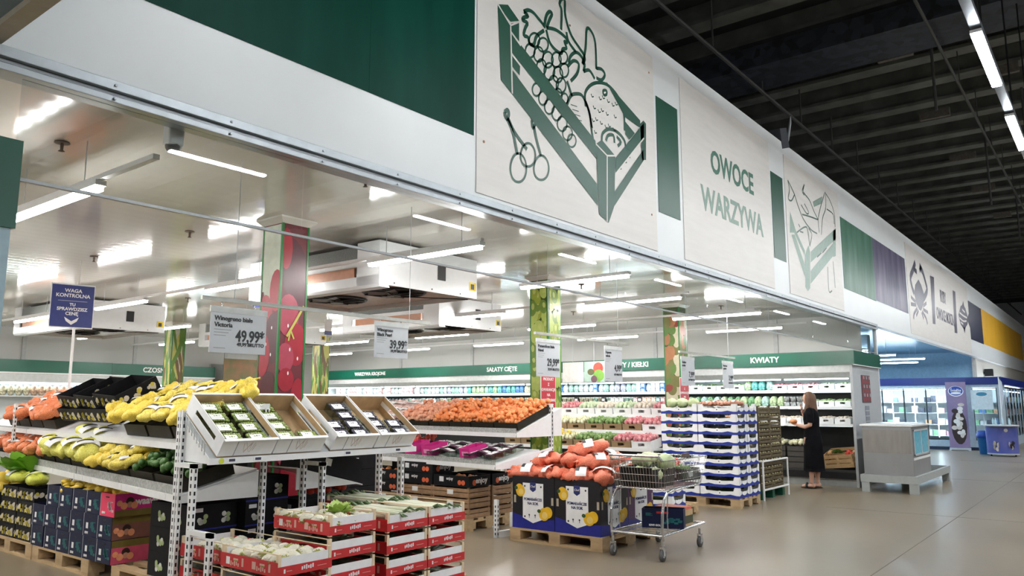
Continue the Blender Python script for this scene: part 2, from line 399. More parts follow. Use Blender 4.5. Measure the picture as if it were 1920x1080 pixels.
for cx, cy, rx, ry in ((972,314,15,27),(990,290,14,22),(1015,314,14,23)):
    ribbon(fr, W([(cx+rx*math.cos(q*math.pi/5), cy+ry*math.sin(q*math.pi/5)+abs(math.cos(q*math.pi/5))*2) for q in range(10)], b1), .022, closed=True)
g = [(994,95,9,13),(1010,102,9,14),(1027,112,10,15),(1043,112,9,14),(1056,108,8,12),(1002,75,10,13),(1018,84,10,13),(1015,126,9,15),(1030,134,10,16),(1046,140,9,15),(1058,132,8,13),(1038,156,9,14),(1052,160,9,14),(1046,178,8,12),(1058,186,7,11),
     (1006,168,8,12),(1018,184,8,13),(1030,200,9,14),(1044,212,9,14),(1054,232,9,14),(1064,250,9,13),(1072,264,8,12)]
for cx, cy, rx, ry in g: ribbon(fr, W([(cx+rx*math.cos(q*math.pi/4), cy+ry*math.sin(q*math.pi/4)) for q in range(8)], b1), .02, closed=True, k=3)
for q in range(18):
    x, y = 1108+(q*13) % 50, 176+(q*29) % 70
    ribbon(fr, W([(x, y), (x+2, y+6), (x+5, y+5)], b1), .014, k=1)
ribbon(fr, W([(1131,170),(1137,170),(1137,177),(1132,178)], b1), .03, closed=True)
for q in range(6): ribbon(fr, W([(1070+q*3, 196+q*9), (1082+q*3, 200+q*9)], b1), .008, k=1)
fr.build('fruit_drawing', SIGN_GREEN, b1)
sc = MB()
for q in ((4.62,3.6),(7.48,3.55),(7.5,5.2),(5.9,5.12),(4.7,5.3)): sc.at((q[0]-b1.location.x, -.001, q[1]-b1.location.z), (R(90),0,0)).cyl((0,0,-.002),(0,0,.002),.012,8)
sc.build('screw', mat('rusty_screw', (.35, .16, .09), .6), b1)

b2 = board('sign_board', 'plywood board lettered OWOCE WARZYWA in green', 'sign', 8.28, 11.28, 3.17, 5.42, BOARD)
LET = mat('letter_green', (.05, .17, .12), .4, var=.1); LET_VEILED = mat('letter_green_veiled', (.22, .34, .28), .4, var=.1)  # second green is paler: a veil of reflected light put into the colour
text('OWOCE', .42, LET, b2, (0.07, -.002, 4.57-3.17), ROT_Y, bold=.011, sx=.90)
text('WARZYWA', .44, LET_VEILED, b2, (0.06, -.002, 4.02-3.17), ROT_Y, bold=.011, sx=.90)

b3 = board('sign_board', 'plywood board with the drawing of a vegetable crate', 'sign', 11.95, 14.9, 3.18, 5.40, BOARD)
GREEN_VEILED = mat('green_print_veiled', (.26, .38, .32), .4, var=.1)  # crate green paled by a reflection veil painted into it
v = MB()
for poly in ([(1481,396),(1492,432),(1509,470),(1509,480),(1489,436),(1481,436)], [(1484,440),(1490,440),(1509,496),(1509,520)], [(1513,466),(1516,460),(1519,474),(1519,540),(1515,546),(1510,538),(1509,480)],
             [(1520,472),(1567,428),(1567,448),(1520,492)], [(1520,508),(1562,456),(1562,480),(1520,532)], [(1524,378),(1542,368),(1540,382),(1526,388)], [(1562,432),(1567,430),(1567,480),(1562,482)]):
    patch(v, W(poly, b3))
v.build('crate_drawing', GREEN_VEILED, b3)
v = MB()
for ln in ([(1477,338),(1484,352),(1490,366),(1496,385),(1506,410),(1520,430),(1532,438)], [(1477,338),(1480,356),(1478,372),(1484,376),(1490,364)], [(1508,346),(1506,358),(1509,364),(1518,376),(1526,396),(1534,412)],
           [(1508,346),(1504,358),(1508,366)], [(1502,384),(1512,400),(1516,398),(1508,382)], [(1504,402),(1518,406),(1534,412)], [(1546,362),(1538,390),(1534,412),(1536,436)], [(1546,360),(1556,376),(1564,400),(1566,426)],
           [(1548,362),(1548,390),(1542,410),(1540,440)], [(1550,392),(1562,402),(1564,420)], [(1494,436),(1508,426),(1514,430),(1518,460)], [(1516,428),(1522,440),(1518,462)], [(1497,420),(1500,426)], [(1500,434),(1506,436)],
           [(1552,500),(1554,545),(1560,545)], [(1562,490),(1566,540)], [(1532,482),(1540,474)], [(1542,474),(1550,464)]):
    ribbon(v, W(ln, b3), .026)
v.build('vegetable_drawing', mat('drawing_green', (.07, .14, .11), .4), b3)

b4 = board('sign_board', 'long plywood board with a crab, a fish and the words RYBY OWOCE MORZA', 'sign', 20.6, 30.1, 3.18, 5.42, BOARD)
v = MB()
patch(v, W([(1722,524),(1727,534),(1732,550),(1733,562),(1730,574),(1727,583),(1723,580),(1718,568),(1714,550),(1716,534)], b4))
for ln, w_ in (([(1714,550),(1710,538),(1707,520),(1712,505),(1716,492)], .17), ([(1714,505),(1719,510)], .13), ([(1732,560),(1738,545),(1736,532),(1730,510),(1724,498)], .17), ([(1727,500),(1724,508)], .13),
               ([(1717,566),(1711,560),(1708,556)], .09), ([(1718,572),(1708,570)], .09), ([(1720,578),(1714,588),(1713,598)], .09), ([(1722,582),(1718,592)], .08),
               ([(1731,574),(1737,568)], .09), ([(1731,580),(1740,586)], .09), ([(1729,584),(1736,596),(1739,608)], .09), ([(1728,586),(1732,598)], .08)):
    ribbon(v, W(ln, b4), w_)
v.build('crab_drawing', PURPLE, b4)
v = MB()
patch(v, W([(1744,517),(1751,520),(1754,608),(1749,607)], b4)); patch(v, W([(1786,544),(1791,547),(1795,625),(1790,624)], b4))
v.build('upright_bar', PURPLE, b4)
v = MB()
patch(v, W([(1797,590),(1801,574),(1806,571),(1810,578),(1815,596),(1814,608),(1808,618),(1801,608)], b4)); patch(v, W([(1813,598),(1819,580),(1818,600),(1820,618)], b4)); patch(v, W([(1804,572),(1806,564),(1808,576)], b4)); patch(v, W([(1806,614),(1809,625),(1810,614)], b4))
v.build('fish_drawing', PURPLE, b4)
v = MB()
for ln in ([(1799,586),(1806,592),(1813,596)], [(1799,596),(1806,602),(1812,602)], [(1804,580),(1809,586)], [(1801,604),(1806,608)]): ribbon(v, W(ln, b4), .06, th=.005)
v.build('fish_scales', BOARD, b4)
text('RYBY', .48, PURPLE, b4, (25.35-b4.location.x, -.004, 4.55-3.18), ROT_Y, bold=.012, sx=.8)
text('OWOCE MORZA', .46, PURPLE, b4, (25.5-b4.location.x, -.004, 3.99-3.18), ROT_Y, bold=.012, sx=.78)

# glass strip under the fascia rail
GL = glass_mat('clear_glass', (.93, .95, .95), .0)
seams = [1.3, 2.9, 4.85, 6.9, 8.9, 10.95, 13.0, 15.05, 17.1]
for i in range(len(seams)-1):
    o = MB().box(seams[i]+.004, FY+.02, 2.53, seams[i+1]-.004, FY+.028, 3.0).build('window_%d' % (i+1), GL); struct(o)
t = MB(); t.box(1.3, FY+.012, 2.515, 17.1, FY+.034, 2.53); struct(t.build('trim_5', mat('glass_edge_strip', (.34, .36, .37), .35, metal=.4)))
t = MB(); t.box(17.1, FY, .0, 17.16, FY+.06, 3.0); struct(t.build('trim_6', WHITE_METAL))

# freezer room beyond: pale blue ceiling, walls
BLUEC = slat_ceiling('pale_blue_ceiling', (.27, .50, .72), .25)
struct(MB().box(16.3, 4.03, 3.3, 31.5, 20.2, 3.42).build('ceiling', BLUEC), 'pale blue ceiling of the freezer room')
struct(MB().box(31.4, 4.0, 0, 31.5, 20.2, 3.3).build('wall_right', mat('pale_blue_wall', (.30, .50, .66), .5)))
struct(MB().box(16.3, 20.1, 0, 31.5, 20.2, 3.3).build('wall_back', mat('pale_blue_wall', (.30, .50, .66), .5)))
struct(MB().box(31.3, FY+.1, 2.37, 60, FY+.2, 3.09).build('wall_front', mat('beige_wall', (.60, .57, .52), .5)))

# hall roof: deck, purlins along Y, girders along X, drop rods, pipes
ROOF = mat('dark_roof_deck', (.028, .029, .026), .8, var=.3, scale=3)
PURL = mat('roof_beam', (.12, .122, .105), .7, var=.3, scale=2)
struct(MB().box(-12, -22, 9.6, 75, 24, 9.8).build('ceiling', ROOF), 'dark roof deck high above the hall')
for k in range(46):
    x = -1 + k*1.5
    b = MB(); b.box(x+.10, -21, 9.2, x+.22, 23, 9.6); b.box(x-.05, -21, 9.12, x+.37, 23, 9.2); struct(b.build('trim_%d' % (20+k), PURL))
for i, y in enumerate((-9.5,)):
    b = MB(); b.box(-11, y, 8.7, 74, y+.45, 9.05); struct(b.build('trim_%d' % (70+i), mat('roof_girder', (.035, .036, .032), .7)))
for k, (x, y, l) in enumerate(((13.1, 3.1, .8), (17.6, 2.9, .7), (22.1, 2.9, .7), (26.6, 2.9, .7), (31.1, 2.9, .7), (15.4, 1.4, .5), (20, 1.2, .5), (36, 2.9, .6))):
    tag(MB().box(x, y, 8.9, x+.12, y+l, 9.12).build('roof_strut', mat('timber_block', (.13, .115, .095), .8, var=.2)), 'short pale strut under the roof beams', 'strut', 'short struts under the roof beams')
du = MB(); du.box(15.2, -21, 8.45, 16.5, 23, 8.9); tag(du.build('air_duct', mat('duct_wrap', (.035, .04, .055), .6, kind='voronoi', rgb2=(.012, .013, .016), var=0, scale=6)), 'wide dark foil covered duct crossing under the hall roof', 'duct')
pp = MB(); pp.cyl((-5, 5.6, 8.2), (70, 5.6, 8.2), .04, 8); pp.cyl((-5, 2.2, 8.3), (70, 2.2, 8.3), .03, 8)
for k in range(24): pp.cyl((3+k*2.6, 5.6, 8.2), (3+k*2.6, 5.6, 9.2), .02, 6); pp.cyl((3+k*2.6, 2.2, 8.3), (3+k*2.6, 2.2, 9.2), .012, 6); pp.cyl((3.6+k*2.6, .2+1.1*(k % 3), 6.9+.3*(k % 2)), (3.6+k*2.6, .2+1.1*(k % 3), 9.2), .028, 6)
tag(pp.build('ceiling_pipework', mat('dark_pipe', (.05, .05, .045), .6)), 'dark service pipes and cable tray hung under the hall roof', 'pipes')
struct(MB().box(74, -22, 0, 75, 24, 9.8).build('wall_far', mat('hall_wall', (.45, .44, .42), .6)))
struct(MB().box(-12, -22, 0, 75, -21.9, 9.8).build('wall_opposite', mat('hall_wall', (.45, .44, .42), .6)))
struct(MB().box(-12, -22, 0, -11.9, 24, 9.8).build('wall_near', mat('hall_wall', (.45, .44, .42), .6)))

# ---------------------------------------------------------------- lamps
def tube_lamp(name, label, cat, L_, group, em, hang=.3, wd=.07):
    "a batten fitting along local Y with a glowing diffuser"
    t = thing(name, label, cat, group=group)
    MB().box(-wd/2, 0, 0, wd/2, L_, .035).build('housing', WHITE_METAL, t)
    d = MB(); d.box(-wd/2+.008, .02, -.03, wd/2-.008, L_-.02, 0); d.build('diffuser', em, t)
    for yy in (.25, L_-.25): MB().cyl((0, yy, .03), (0, yy, hang), .004, 5).build('hanger', GREY_METAL, t)
    return t
EM_SHOP = emit_mat('shop_tube_light', (1, .985, .95), SHOP_L)
lp = Proto(tube_lamp('tube_lamp', 'glowing white tube lamp hung below the shop ceiling', 'ceiling lamp', 1.5, 'tube lamps in rows below the shop ceiling', EM_SHOP, .35))
for rx, y0 in ((-.6, 4.6), (2.2, 5.1), (5.2, 4.4), (7.4, 4.15), (9.4, 4.5), (11.75, 4.3), (14.3, 4.85)):
    for k in range(6):
        y = y0 + 3.0*k
        if y > 18.2: continue
        if 5.3 < rx < 8 and 6 < y < 8.3: continue
        lp.put((rx, y, 2.9))
for rx in (2.2, 5.2, 9.4, 11.75, 14.3):
    tag(MB().box(-.02, 0, 0, .02, 15, .03).build('lamp_rail', WHITE_METAL, loc=(rx, 4.4, 2.937)), {2.2: 'thin white rail carrying the nearest row of tube lamps', 5.2: 'thin white rail of the lamp row at the red fruit pillar', 9.4: 'thin white rail of the lamp row at the green fruit pillar', 11.75: 'thin white rail of the lamp row before the blue and white crates', 14.3: 'thin white rail of the lamp row along the long chiller'}[rx], 'lamp rail')
EM_HALL = emit_mat('hall_tube_light', (.95, .98, 1), HALL_L)
hp = Proto(tube_lamp('hall_lamp', 'bright tube lamp on the long trunking under the hall roof', 'ceiling lamp', 1.7, 'tube lamps along the hall trunking', EM_HALL, .06, .11))
for k in range(12):
    hp.put((8.9 + 3.0*k - 6 + 1.7, .87, 5.3), R(90))
tk = thing('lamp_trunking', 'long grey lamp trunking hung over the aisle', 'lamp trunking', (3, .87, 5.3)); MB().box(-6, -.05, .06, 40, .05, .13).build('channel', mat('trunking', (.30, .34, .40), .35, metal=.5), tk)
for k in range(14): MB().cyl((-2.5+k*3.0, 0, .13), (-2.5+k*3.0, 0, 3.82), .012, 6).build('drop_rod', BLACK, tk)
for yy in (-3.2, -7.5, -12, -17):
    for k in range(9): hp.put((-3 + 5.2*k, yy, 5.3), R(90), label='bright tube lamp over the hall behind the viewer', group='tube lamps over the rest of the hall')
EM_COLD = emit_mat('cold_room_tube_light', (.62, .82, 1), COLD_L)
cp = Proto(tube_lamp('tube_lamp', 'bluish tube lamp hung below the freezer room ceiling', 'ceiling lamp', 1.9, 'bluish tube lamps of the freezer room', EM_COLD, .45, .09))
for rx, y0 in ((18.6, 5.2), (21, 5.0), (23.6, 4.9), (26, 4.6), (28.2, 5.2)):
    for k in range(4): cp.put((rx, y0 + 3.3*k, 2.85))
# ---------------------------------------------------------------- produce prototypes (mesh data shared by all copies)
def rnd(a, b): return random.uniform(a, b)
def envelope(spheres, nu=26, nv=18, fallback=.6, squash=0):
    "radius function of a bag skin stretched over a pile of round fruit"
    def f(d):
        D = Vector(d); best = 0
        for c, r in spheres:
            c = Vector(c); b = D.dot(c); q = b*b - c.length_squared + r*r
            if q > 0: best = max(best, b + math.sqrt(q))
        return best if best > 0 else fallback
    return f
def bag_mesh(name, m, L_=.30, W_=.15, H_=.11, r=.036, seed=1, neck=True, smooth=True):
    rd = random.Random(seed); sp = []
    n = 16
    for i in range(n):
        x = (i / (n-1) - .5) * (L_ - 2*r) + rd.uniform(-.008, .008); k = 1 - (abs(x) / (L_*.55))**2*.45
        a = i * 2.4 + rd.uniform(-.3, .3)
        sp.append(((x, math.cos(a)*(W_/2-r)*k, math.sin(a)*(H_/2-r)*k), r * rd.uniform(.92, 1.08)))
    b = MB(); f = envelope(sp, fallback=.02)
    b.ball((0, 0, H_/2), 1, 30, 20, 0, lambda d: max(f(d), .02))
    if neck:
        b.tube([(L_/2-.02, 0, H_/2), (L_/2+.010, .004, H_/2+.004), (L_/2+.026, .010, H_/2-.006)], [.024, .005, .010], 8)
    me = b.mesh(name, m, True); return me
def band_mesh(name, mats, L_, W_, H_, w=.075, x=-.01):
    "printed paper band round the middle of a net bag: white with a dark block"
    b = MB(); n = 16
    for i in range(n):
        for mi, (xa, xb) in enumerate(((x-w/2, x+w/6), (x+w/6, x+w/2))):
            q0, q1 = .25 + i*2.3/n, .25 + (i+1)*2.3/n
            k = 1.06
            P = lambda xx, q: (xx, math.cos(q)*W_/2*k, H_/2 + math.sin(q)*H_/2*k)
            b.add([P(xa, q0), P(xb, q0), P(xb, q1), P(xa, q1)], [(0,1,2,3)], mi if 3 < i < 12 else 0)
    return b.mesh(name, mats, True)
def net(name, rgb, dark=.55, rough=.45):
    m = bpy.data.materials.new(name); m.use_nodes = True; nt = m.node_tree; N = nt.nodes; L = nt.links; b = N['Principled BSDF']
    tc = N.new('ShaderNodeTexCoord'); v = N.new('ShaderNodeTexVoronoi'); v.inputs['Scale'].default_value = 60; v.feature = 'DISTANCE_TO_EDGE'
    L.new(tc.outputs['Object'], v.inputs['Vector'])
    n = N.new('ShaderNodeTexNoise'); n.inputs['Scale'].default_value = 16; L.new(tc.outputs['Object'], n.inputs['Vector'])
    a = N.new('ShaderNodeMapRange'); a.inputs[1].default_value = .02; a.inputs[2].default_value = .12; L.new(v.outputs['Distance'], a.inputs[0])
    m1 = N.new('ShaderNodeMix'); m1.data_type = 'RGBA'; m1.inputs[6].default_value = (*rgb, 1); m1.inputs[7].default_value = (*[min(1, c*1.25) for c in rgb], 1); L.new(n.outputs['Fac'], m1.inputs[0])
    m2 = N.new('ShaderNodeMix'); m2.data_type = 'RGBA'; m2.inputs[6].default_value = (*[c*dark for c in rgb], 1); L.new(a.outputs[0], m2.inputs[0]); L.new(m1.outputs[2], m2.inputs[7])
    L.new(m2.outputs[2], b.inputs['Base Color']); b.inputs['Roughness'].default_value = rough
    bp = N.new('ShaderNodeBump'); bp.inputs['Strength'].default_value = .25; bp.inputs['Distance'].default_value = .003; L.new(v.outputs['Distance'], bp.inputs['Height']); L.new(bp.outputs[0], b.inputs['Normal'])
    _mats[name] = m; return m
LEMON_NET = net('lemon_net', (.88, .68, .13), .75); PALE_NET = net('pale_yellow_net', (.78, .74, .16), .8); ORANGE_NET = net('orange_net', (.80, .24, .10), .7); RED_NET = net('red_net', (.80, .21, .12), .75)
YELLOW_BAG = net('yellow_bag_net', (.88, .64, .09), .85)
LIME = mat('lime_skin', (.022, .085, .014), .4, rgb2=(.09, .21, .045), var=0, scale=9, bump=.1, bscale=120)
LEAF = mat('leaf_green', (.07, .20, .03), .5, rgb2=(.25, .42, .10), var=0, scale=8)
PALE_LEAF = mat('pale_cabbage', (.42, .52, .25), .5, rgb2=(.66, .72, .48), var=0, scale=7, bump=.4, bscale=18)
CREAM = mat('cauliflower_cream', (.74, .70, .54), .6, rgb2=(.82, .80, .70), var=0, scale=20, bump=.6, bscale=70)
YELLOW_F = mat('yellow_fruit', (.80, .52, .03), .35, rgb2=(.85, .66, .12), var=0, scale=6)
MANDARIN = mat('mandarin_skin', (.84, .24, .06), .4, rgb2=(.90, .38, .15), var=0, scale=6, bump=.1, bscale=150)
PEACH = mat('peach_skin', (.80, .30, .18), .5, rgb2=(.86, .52, .34), var=0, scale=5)
RED_F = mat('red_fruit', (.55, .02, .015), .3, rgb2=(.72, .10, .05), var=0, scale=6)
GRAPE = mat('green_grape', (.24, .34, .07), .3, rgb2=(.46, .54, .18), var=0, scale=60, coat=.3)
DARK_GRAPE = mat('dark_grape', (.025, .025, .06), .3, rgb2=(.10, .09, .14), var=0, scale=60, coat=.3)
BAG_FILM = mat('clear_bag_film', (.70, .76, .74), .22, rgb2=(.42, .56, .44), var=0, scale=14, coat=.4)

def bag_thing(name, label, cat, net_m, L_=.30, W_=.15, H_=.11, r=.036, seed=1, band=True, group=None, bmats=None):
    t = thing(name, label, cat, group=group)
    link('net', bag_mesh('net', net_m, L_, W_, H_, r, seed), t)
    if band: link('paper_band', band_mesh('paper_band', bmats or [WHITE_CARD, BLACK_INK], L_, W_, H_, L_*.24), t)
    return t
def fruit_mesh(name, m, r=.03, sz=(1,1,1), dimple=True):
    b = MB()
    def fn(d):
        z = d[2]; return (1 - .16*max(0, (z-.8)/.2)**2 if dimple else 1) * (1 + .015*math.sin(d[0]*5+d[1]*3))
    b.ball((0, 0, r*sz[2]), (r*sz[0], r*sz[1], r*sz[2]), 14, 10, 0, fn)
    return b.mesh(name, m, True)
def veg_head(name, m, r=.09, ruffle=.12, seed=0, flat=.8):
    b = MB(); rd = random.Random(seed); off = Vector((rd.uniform(0, 9), rd.uniform(0, 9), 3))
    b.ball((0, 0, r*flat), (r, r, r*flat), 26, 18, 0, lambda d: 1 + ruffle*noise.noise(Vector(d)*3.2+off) + ruffle*.6*noise.noise(Vector(d)*8+off))
    return b.mesh(name, m, True)
def leaves_mesh(name, m, n=18, L_=.12, seed=0, spread=.06):
    rd = random.Random(seed); b = MB()
    for i in range(n):
        a = rd.uniform(0, 6.28); r0 = rd.uniform(0, spread*.4); up = rd.uniform(.35, 1); pts = []
        l = L_*rd.uniform(.7, 1.1); wv = l*.26
        for k in range(4):
            u = k/3; x = r0 + l*u*(1-up*.55); z = l*up*u*(1-.35*u); pts.append((x, z, wv*math.sin(math.pi*(.15+.75*u))))
        vs = []
        for x, z, ww in pts:
            for sg in (-1, 0, 1): xx = x*math.cos(a) - sg*ww*math.sin(a); yy = x*math.sin(a) + sg*ww*math.cos(a); vs.append((xx, yy, z + abs(sg)*.012))
        fs = []
        for k in range(3):
            for j in range(2): fs.append((k*3+j, k*3+j+1, k*3+j+4, k*3+j+3))
        b.add(vs, fs)
    return b.mesh(name, m, True)
def heap_mesh(name, m, x0, x1, y0, y1, z, h, r, seed=0, nx=None, ny=None):
    "heap of small round produce nobody could count (used only as fill below the counted ones)"
    rd = random.Random(seed); b = MB(); nx = nx or max(2, int((x1-x0)/(r*1.7))); ny = ny or max(2, int((y1-y0)/(r*1.7)))
    for i in range(nx):
        for j in range(ny):
            u, v = (i+.5)/nx, (j+.5)/ny; k = 1 - (2*u-1)**4*.5 - (2*v-1)**4*.5
            b.ball((x0+(x1-x0)*u + rd.uniform(-.3, .3)*r, y0+(y1-y0)*v + rd.uniform(-.3, .3)*r, z + h*k*rd.uniform(.6, 1)), r, 7, 5)
    return b.mesh(name, m, True)

# open cartons and crates. local origin: middle of the base; X across, Y along, front face looks to -Y
def open_box(mb, w, d, h, th=.006, mi=0, mo=None, lip=0):
    mo = mi if mo is None else mo
    x, y = w/2, d/2
    mb.box(-x, -y, 0, x, y, th, mi)
    mb.box(-x, -y, th, x, -y+th, h, mo); mb.box(-x, y-th, th, x, y, h, mo); mb.box(-x, -y+th, th, -x+th, y-th, h, mo); mb.box(x-th, -y+th, th, x, y-th, h, mo)
    if lip:
        mb.box(-x, -y+th, h-.003, x, -y+lip, h, mo); mb.box(-x, y-lip, h-.003, x, y-th, h, mo)
    return mb
# ---------------------------------------------------------------- pallets
def pallet(name, label, loc, rz=0, group='euro pallets under the goods', m=None):
    "1.2 (local Y) x 0.8 (local X) wooden pallet, origin at its centre on the floor"
    t = thing(name, label, 'pallet', loc, rz, group); m = m or WOOD
    for x in (-.4, -.0725, .255):
        for y in (-.6, -.0725, .455): MB().box(x, y, .022, x+.145 if x < .2 else x+.145, y+.145, .100).build('block', m, t, bevel=.003)
    for x, w_ in ((-.4, .1), (-.05, .1), (.3, .1)): MB().box(x, -.6, 0, x+w_, .6, .022).build('bottom_board', m, t)
    for y in (-.6, -.0725, .455): MB().box(-.4, y, .100, .4, y+.145, .122).build('stringer_board', m, t)
    for x in (-.4, -.215, -.0725, .115, .3): MB().box(x, -.6, .122, x+(.145 if abs(x+.0725) < .01 else .1), .6, .144).build('top_board', m, t)
    return t
PAL = Proto(pallet('wooden_pallet', 'wooden euro pallet', (0,0,0)))
def put_pallet(x, y, label, rz=0): return PAL.put((x, y, 0), rz, label, 'euro pallets under the goods')

# ---------------------------------------------------------------- perforated rack posts and shelves
def post(mb, x, y, z0, z1, w_=.03, d_=.055, face='x'):
    "upright with a row of slots every 50 mm on the faces looking to -X and -Y"
    mb.box(x, y, z0, x+w_, y+d_, z1, 0)
    k = int((z1-z0-.03)/.05)
    for i in range(k):
        z = z0 + .03 + i*.05
        mb.box(x-.0012, y+d_/2-.008, z, x, y+d_/2+.008, z+.026, 1); mb.box(x+w_/2-.006, y-.0012, z, x+w_/2+.006, y, z+.026, 1)
def price_tags(t, spots, y, z, m=WHITE_CARD, w_=.07, axis='y'):
    for s_ in spots:
        if axis == 'y': o = MB().box(s_, y, z, s_+w_, y+.003, z+.034).build('price_tag', m, t); MB().box(s_+.012, y-.001, z+.008, s_+w_-.01, y, z+.026).build('price_print', PURPLE, o)
        else: o = MB().box(y, s_, z, y+.003, s_+w_, z+.034).build('price_tag', m, t); MB().box(y-.001, s_+.012, z+.008, y, s_+w_-.01, z+.026).build('price_print', PURPLE, o)
PERF = mat('perforated_grey_front', (.28, .29, .28), .5, kind='voronoi', rgb2=(.46, .47, .46), var=0, scale=60)

# lemon rack: local Y runs along its front, X into it
LR = (3.0, 5.35, 0); LRZ = R(-8)
t = thing('shelf_rack', 'long grey metal rack carrying lemons, limes and oranges on sloping shelves', 'shelf rack', LR, LRZ)
def shelf(t, x0, z0, depth, rise, y0, y1, lip=.05, front=.07, name='shelf'):
    b = MB(); n = math.atan2(rise, depth)
    b.prism([(x0, z0-.02), (x0+depth, z0+rise-.02), (x0+depth, z0+rise), (x0, z0)], y0, y1, 'y', 0)
    b.box(x0-.012, y0, z0-.045, x0, y1, z0+lip-.045, 0)
    if front: b.prism([(x0+.004, z0), (x0+.010, z0), (x0+.010, z0+front), (x0+.004, z0+front)], y0, y1, 'y', 1)
    return b.build(name, [WHITE_METAL, PERF], t)
shelf(t, 0, .85, .60, .16, .03, 2.46); shelf(t, 0, .85, .60, .16, 2.48, 4.92); shelf(t, 0, .85, .60, .16, 4.94, 7.4)
shelf(t, .12, 1.2, .50, .20, .03, 2.46, front=0); shelf(t, .12, 1.2, .50, .20, 2.48, 4.92, front=0); shelf(t, .12, 1.2, .50, .20, 4.94, 7.4, front=.02)
for y0, z1 in ((-.03, 1.45), (4.93, 1.5), (7.42, 1.5)):
    b = MB(); post(b, -.03, y0, 0, z1); b.build('upright', [WHITE_METAL, BLACK], t)
for y0 in (-.03, 2.44, 4.93, 7.42):
    b = MB(); post(b, .62, y0, 0, 1.5); b.build('upright', [WHITE_METAL, BLACK], t)
for z0, dz in ((.80, .16),):
    b = MB(); b.prism([(0, z0), (0, z0+.04), (.6, z0+.04+dz), (.6, z0)], 0, .012, 'y'); b.build('bracket', WHITE_METAL, t)
b = MB(); b.box(-.03, -.03, 0, .62, .02, .06); b.build('foot', WHITE_METAL, t)
price_tags(t, [], 0, 0)
for y in (.2, .75, 1.15, 1.9, 2.2, 3.2, 4.1, 5.2):
    MB().box(-.0155, y, .815, -.012, y+.09, .85).build('price_tag', WHITE_CARD, t)

def lr(x, y, z):
    c, s_ = math.cos(LRZ), math.sin(LRZ); return (LR[0]+x*c-y*s_, LR[1]+x*s_+y*c, z)
# black trays and their fruit
tray_root = thing('produce_tray', 'dark tray', 'tray')
open_box(MB(), .40, .50, .10, .008).build('tray_body', BROWN_BLACK, tray_root)
TR = Proto(tray_root)
def tray(x, y, z, rise, label, group='dark trays on the lemon rack'):
    return TR.put(lr(x, y, z), (0, -math.atan(rise), LRZ), label, group)
names = ['right-hand end', 'second place', 'third place', 'fourth place', 'fifth place', 'sixth place', 'seventh place', 'eighth place', 'ninth place', 'tenth place', 'eleventh place']
for i in range(11):
    tray(.25, .31+.55*i+.01, .924, .27, 'dark tray on the lower lemon rack shelf, %s from the limes' % names[i] if i else 'dark tray holding the limes at the end of the lower shelf')
for i in range(11):
    if i in (3, 4, 5, 6): continue
    tray(.36, .31+.55*i+.01, 1.302, .40, 'dark tray on the upper lemon rack shelf, %s from the end post' % names[i] if i else 'dark tray under lemon bags beside the end post')
BAND2 = [WHITE_CARD, BLACK_INK]
pl = Proto(bag_thing('lemon_bag', 'net bag of lemons', 'fruit bag', LEMON_NET, .30, .16, .11, .036, 3))
po = Proto(bag_thing('orange_bag', 'net bag of oranges', 'fruit bag', ORANGE_NET, .30, .17, .13, .043, 4))
pp_ = Proto(bag_thing('lemon_bag', 'large pale yellow net bag', 'fruit bag', PALE_NET, .44, .24, .17, .055, 5))
plain = Proto(bag_thing('lemon_bag', 'x', 'fruit bag', YELLOW_BAG, .27, .17, .12, .036, 13, False)); plain_o = Proto(bag_thing('orange_bag', 'x', 'fruit bag', ORANGE_NET, .28, .18, .13, .043, 14, False))
nb = {pl: plain, po: plain_o}
def scatter_bags(P, y0, y1, base, label, group, n=2, step=.14, zadd=.0, x0=.10, depth=.40, rise=.4):
    P2 = nb.get(P)
    y = y0
    while y < y1:
        for k in range(n):
            x = x0 + depth*k/max(1, n-1) if n > 1 else x0+depth/2
            (P2 if P2 and random.random() < .5 else P).put(lr(x+rnd(-.03, .03), y+rnd(-.03, .03), base + (x-x0)*rise + rnd(0, .02) + zadd), (rnd(-.15, .15), -math.atan(rise)+rnd(-.25, .15), LRZ + rnd(-1.5, 1.5)), label, group)
        y += step
# upper shelf: lemons near the end post, dark yellow-flecked cartons, then oranges
G = 'net bags of lemons on the upper shelf'
scatter_bags(pl, .16, 1.9, 1.37, 'net bag of lemons on the upper shelf beside the end post', G, 3, .24, 0, .12, .44, .40)
scatter_bags(pl, .20, 1.5, 1.45, 'net bag of lemons on the upper shelf beside the end post', G, 2, .30, 0, .30, .26, .40)
G = 'net bags of oranges on the upper shelf'
scatter_bags(po, 3.9, 5.9, 1.34, 'orange net bag of fruit on the far part of the upper shelf', G, 3, .26, 0, .12, .44, .40)
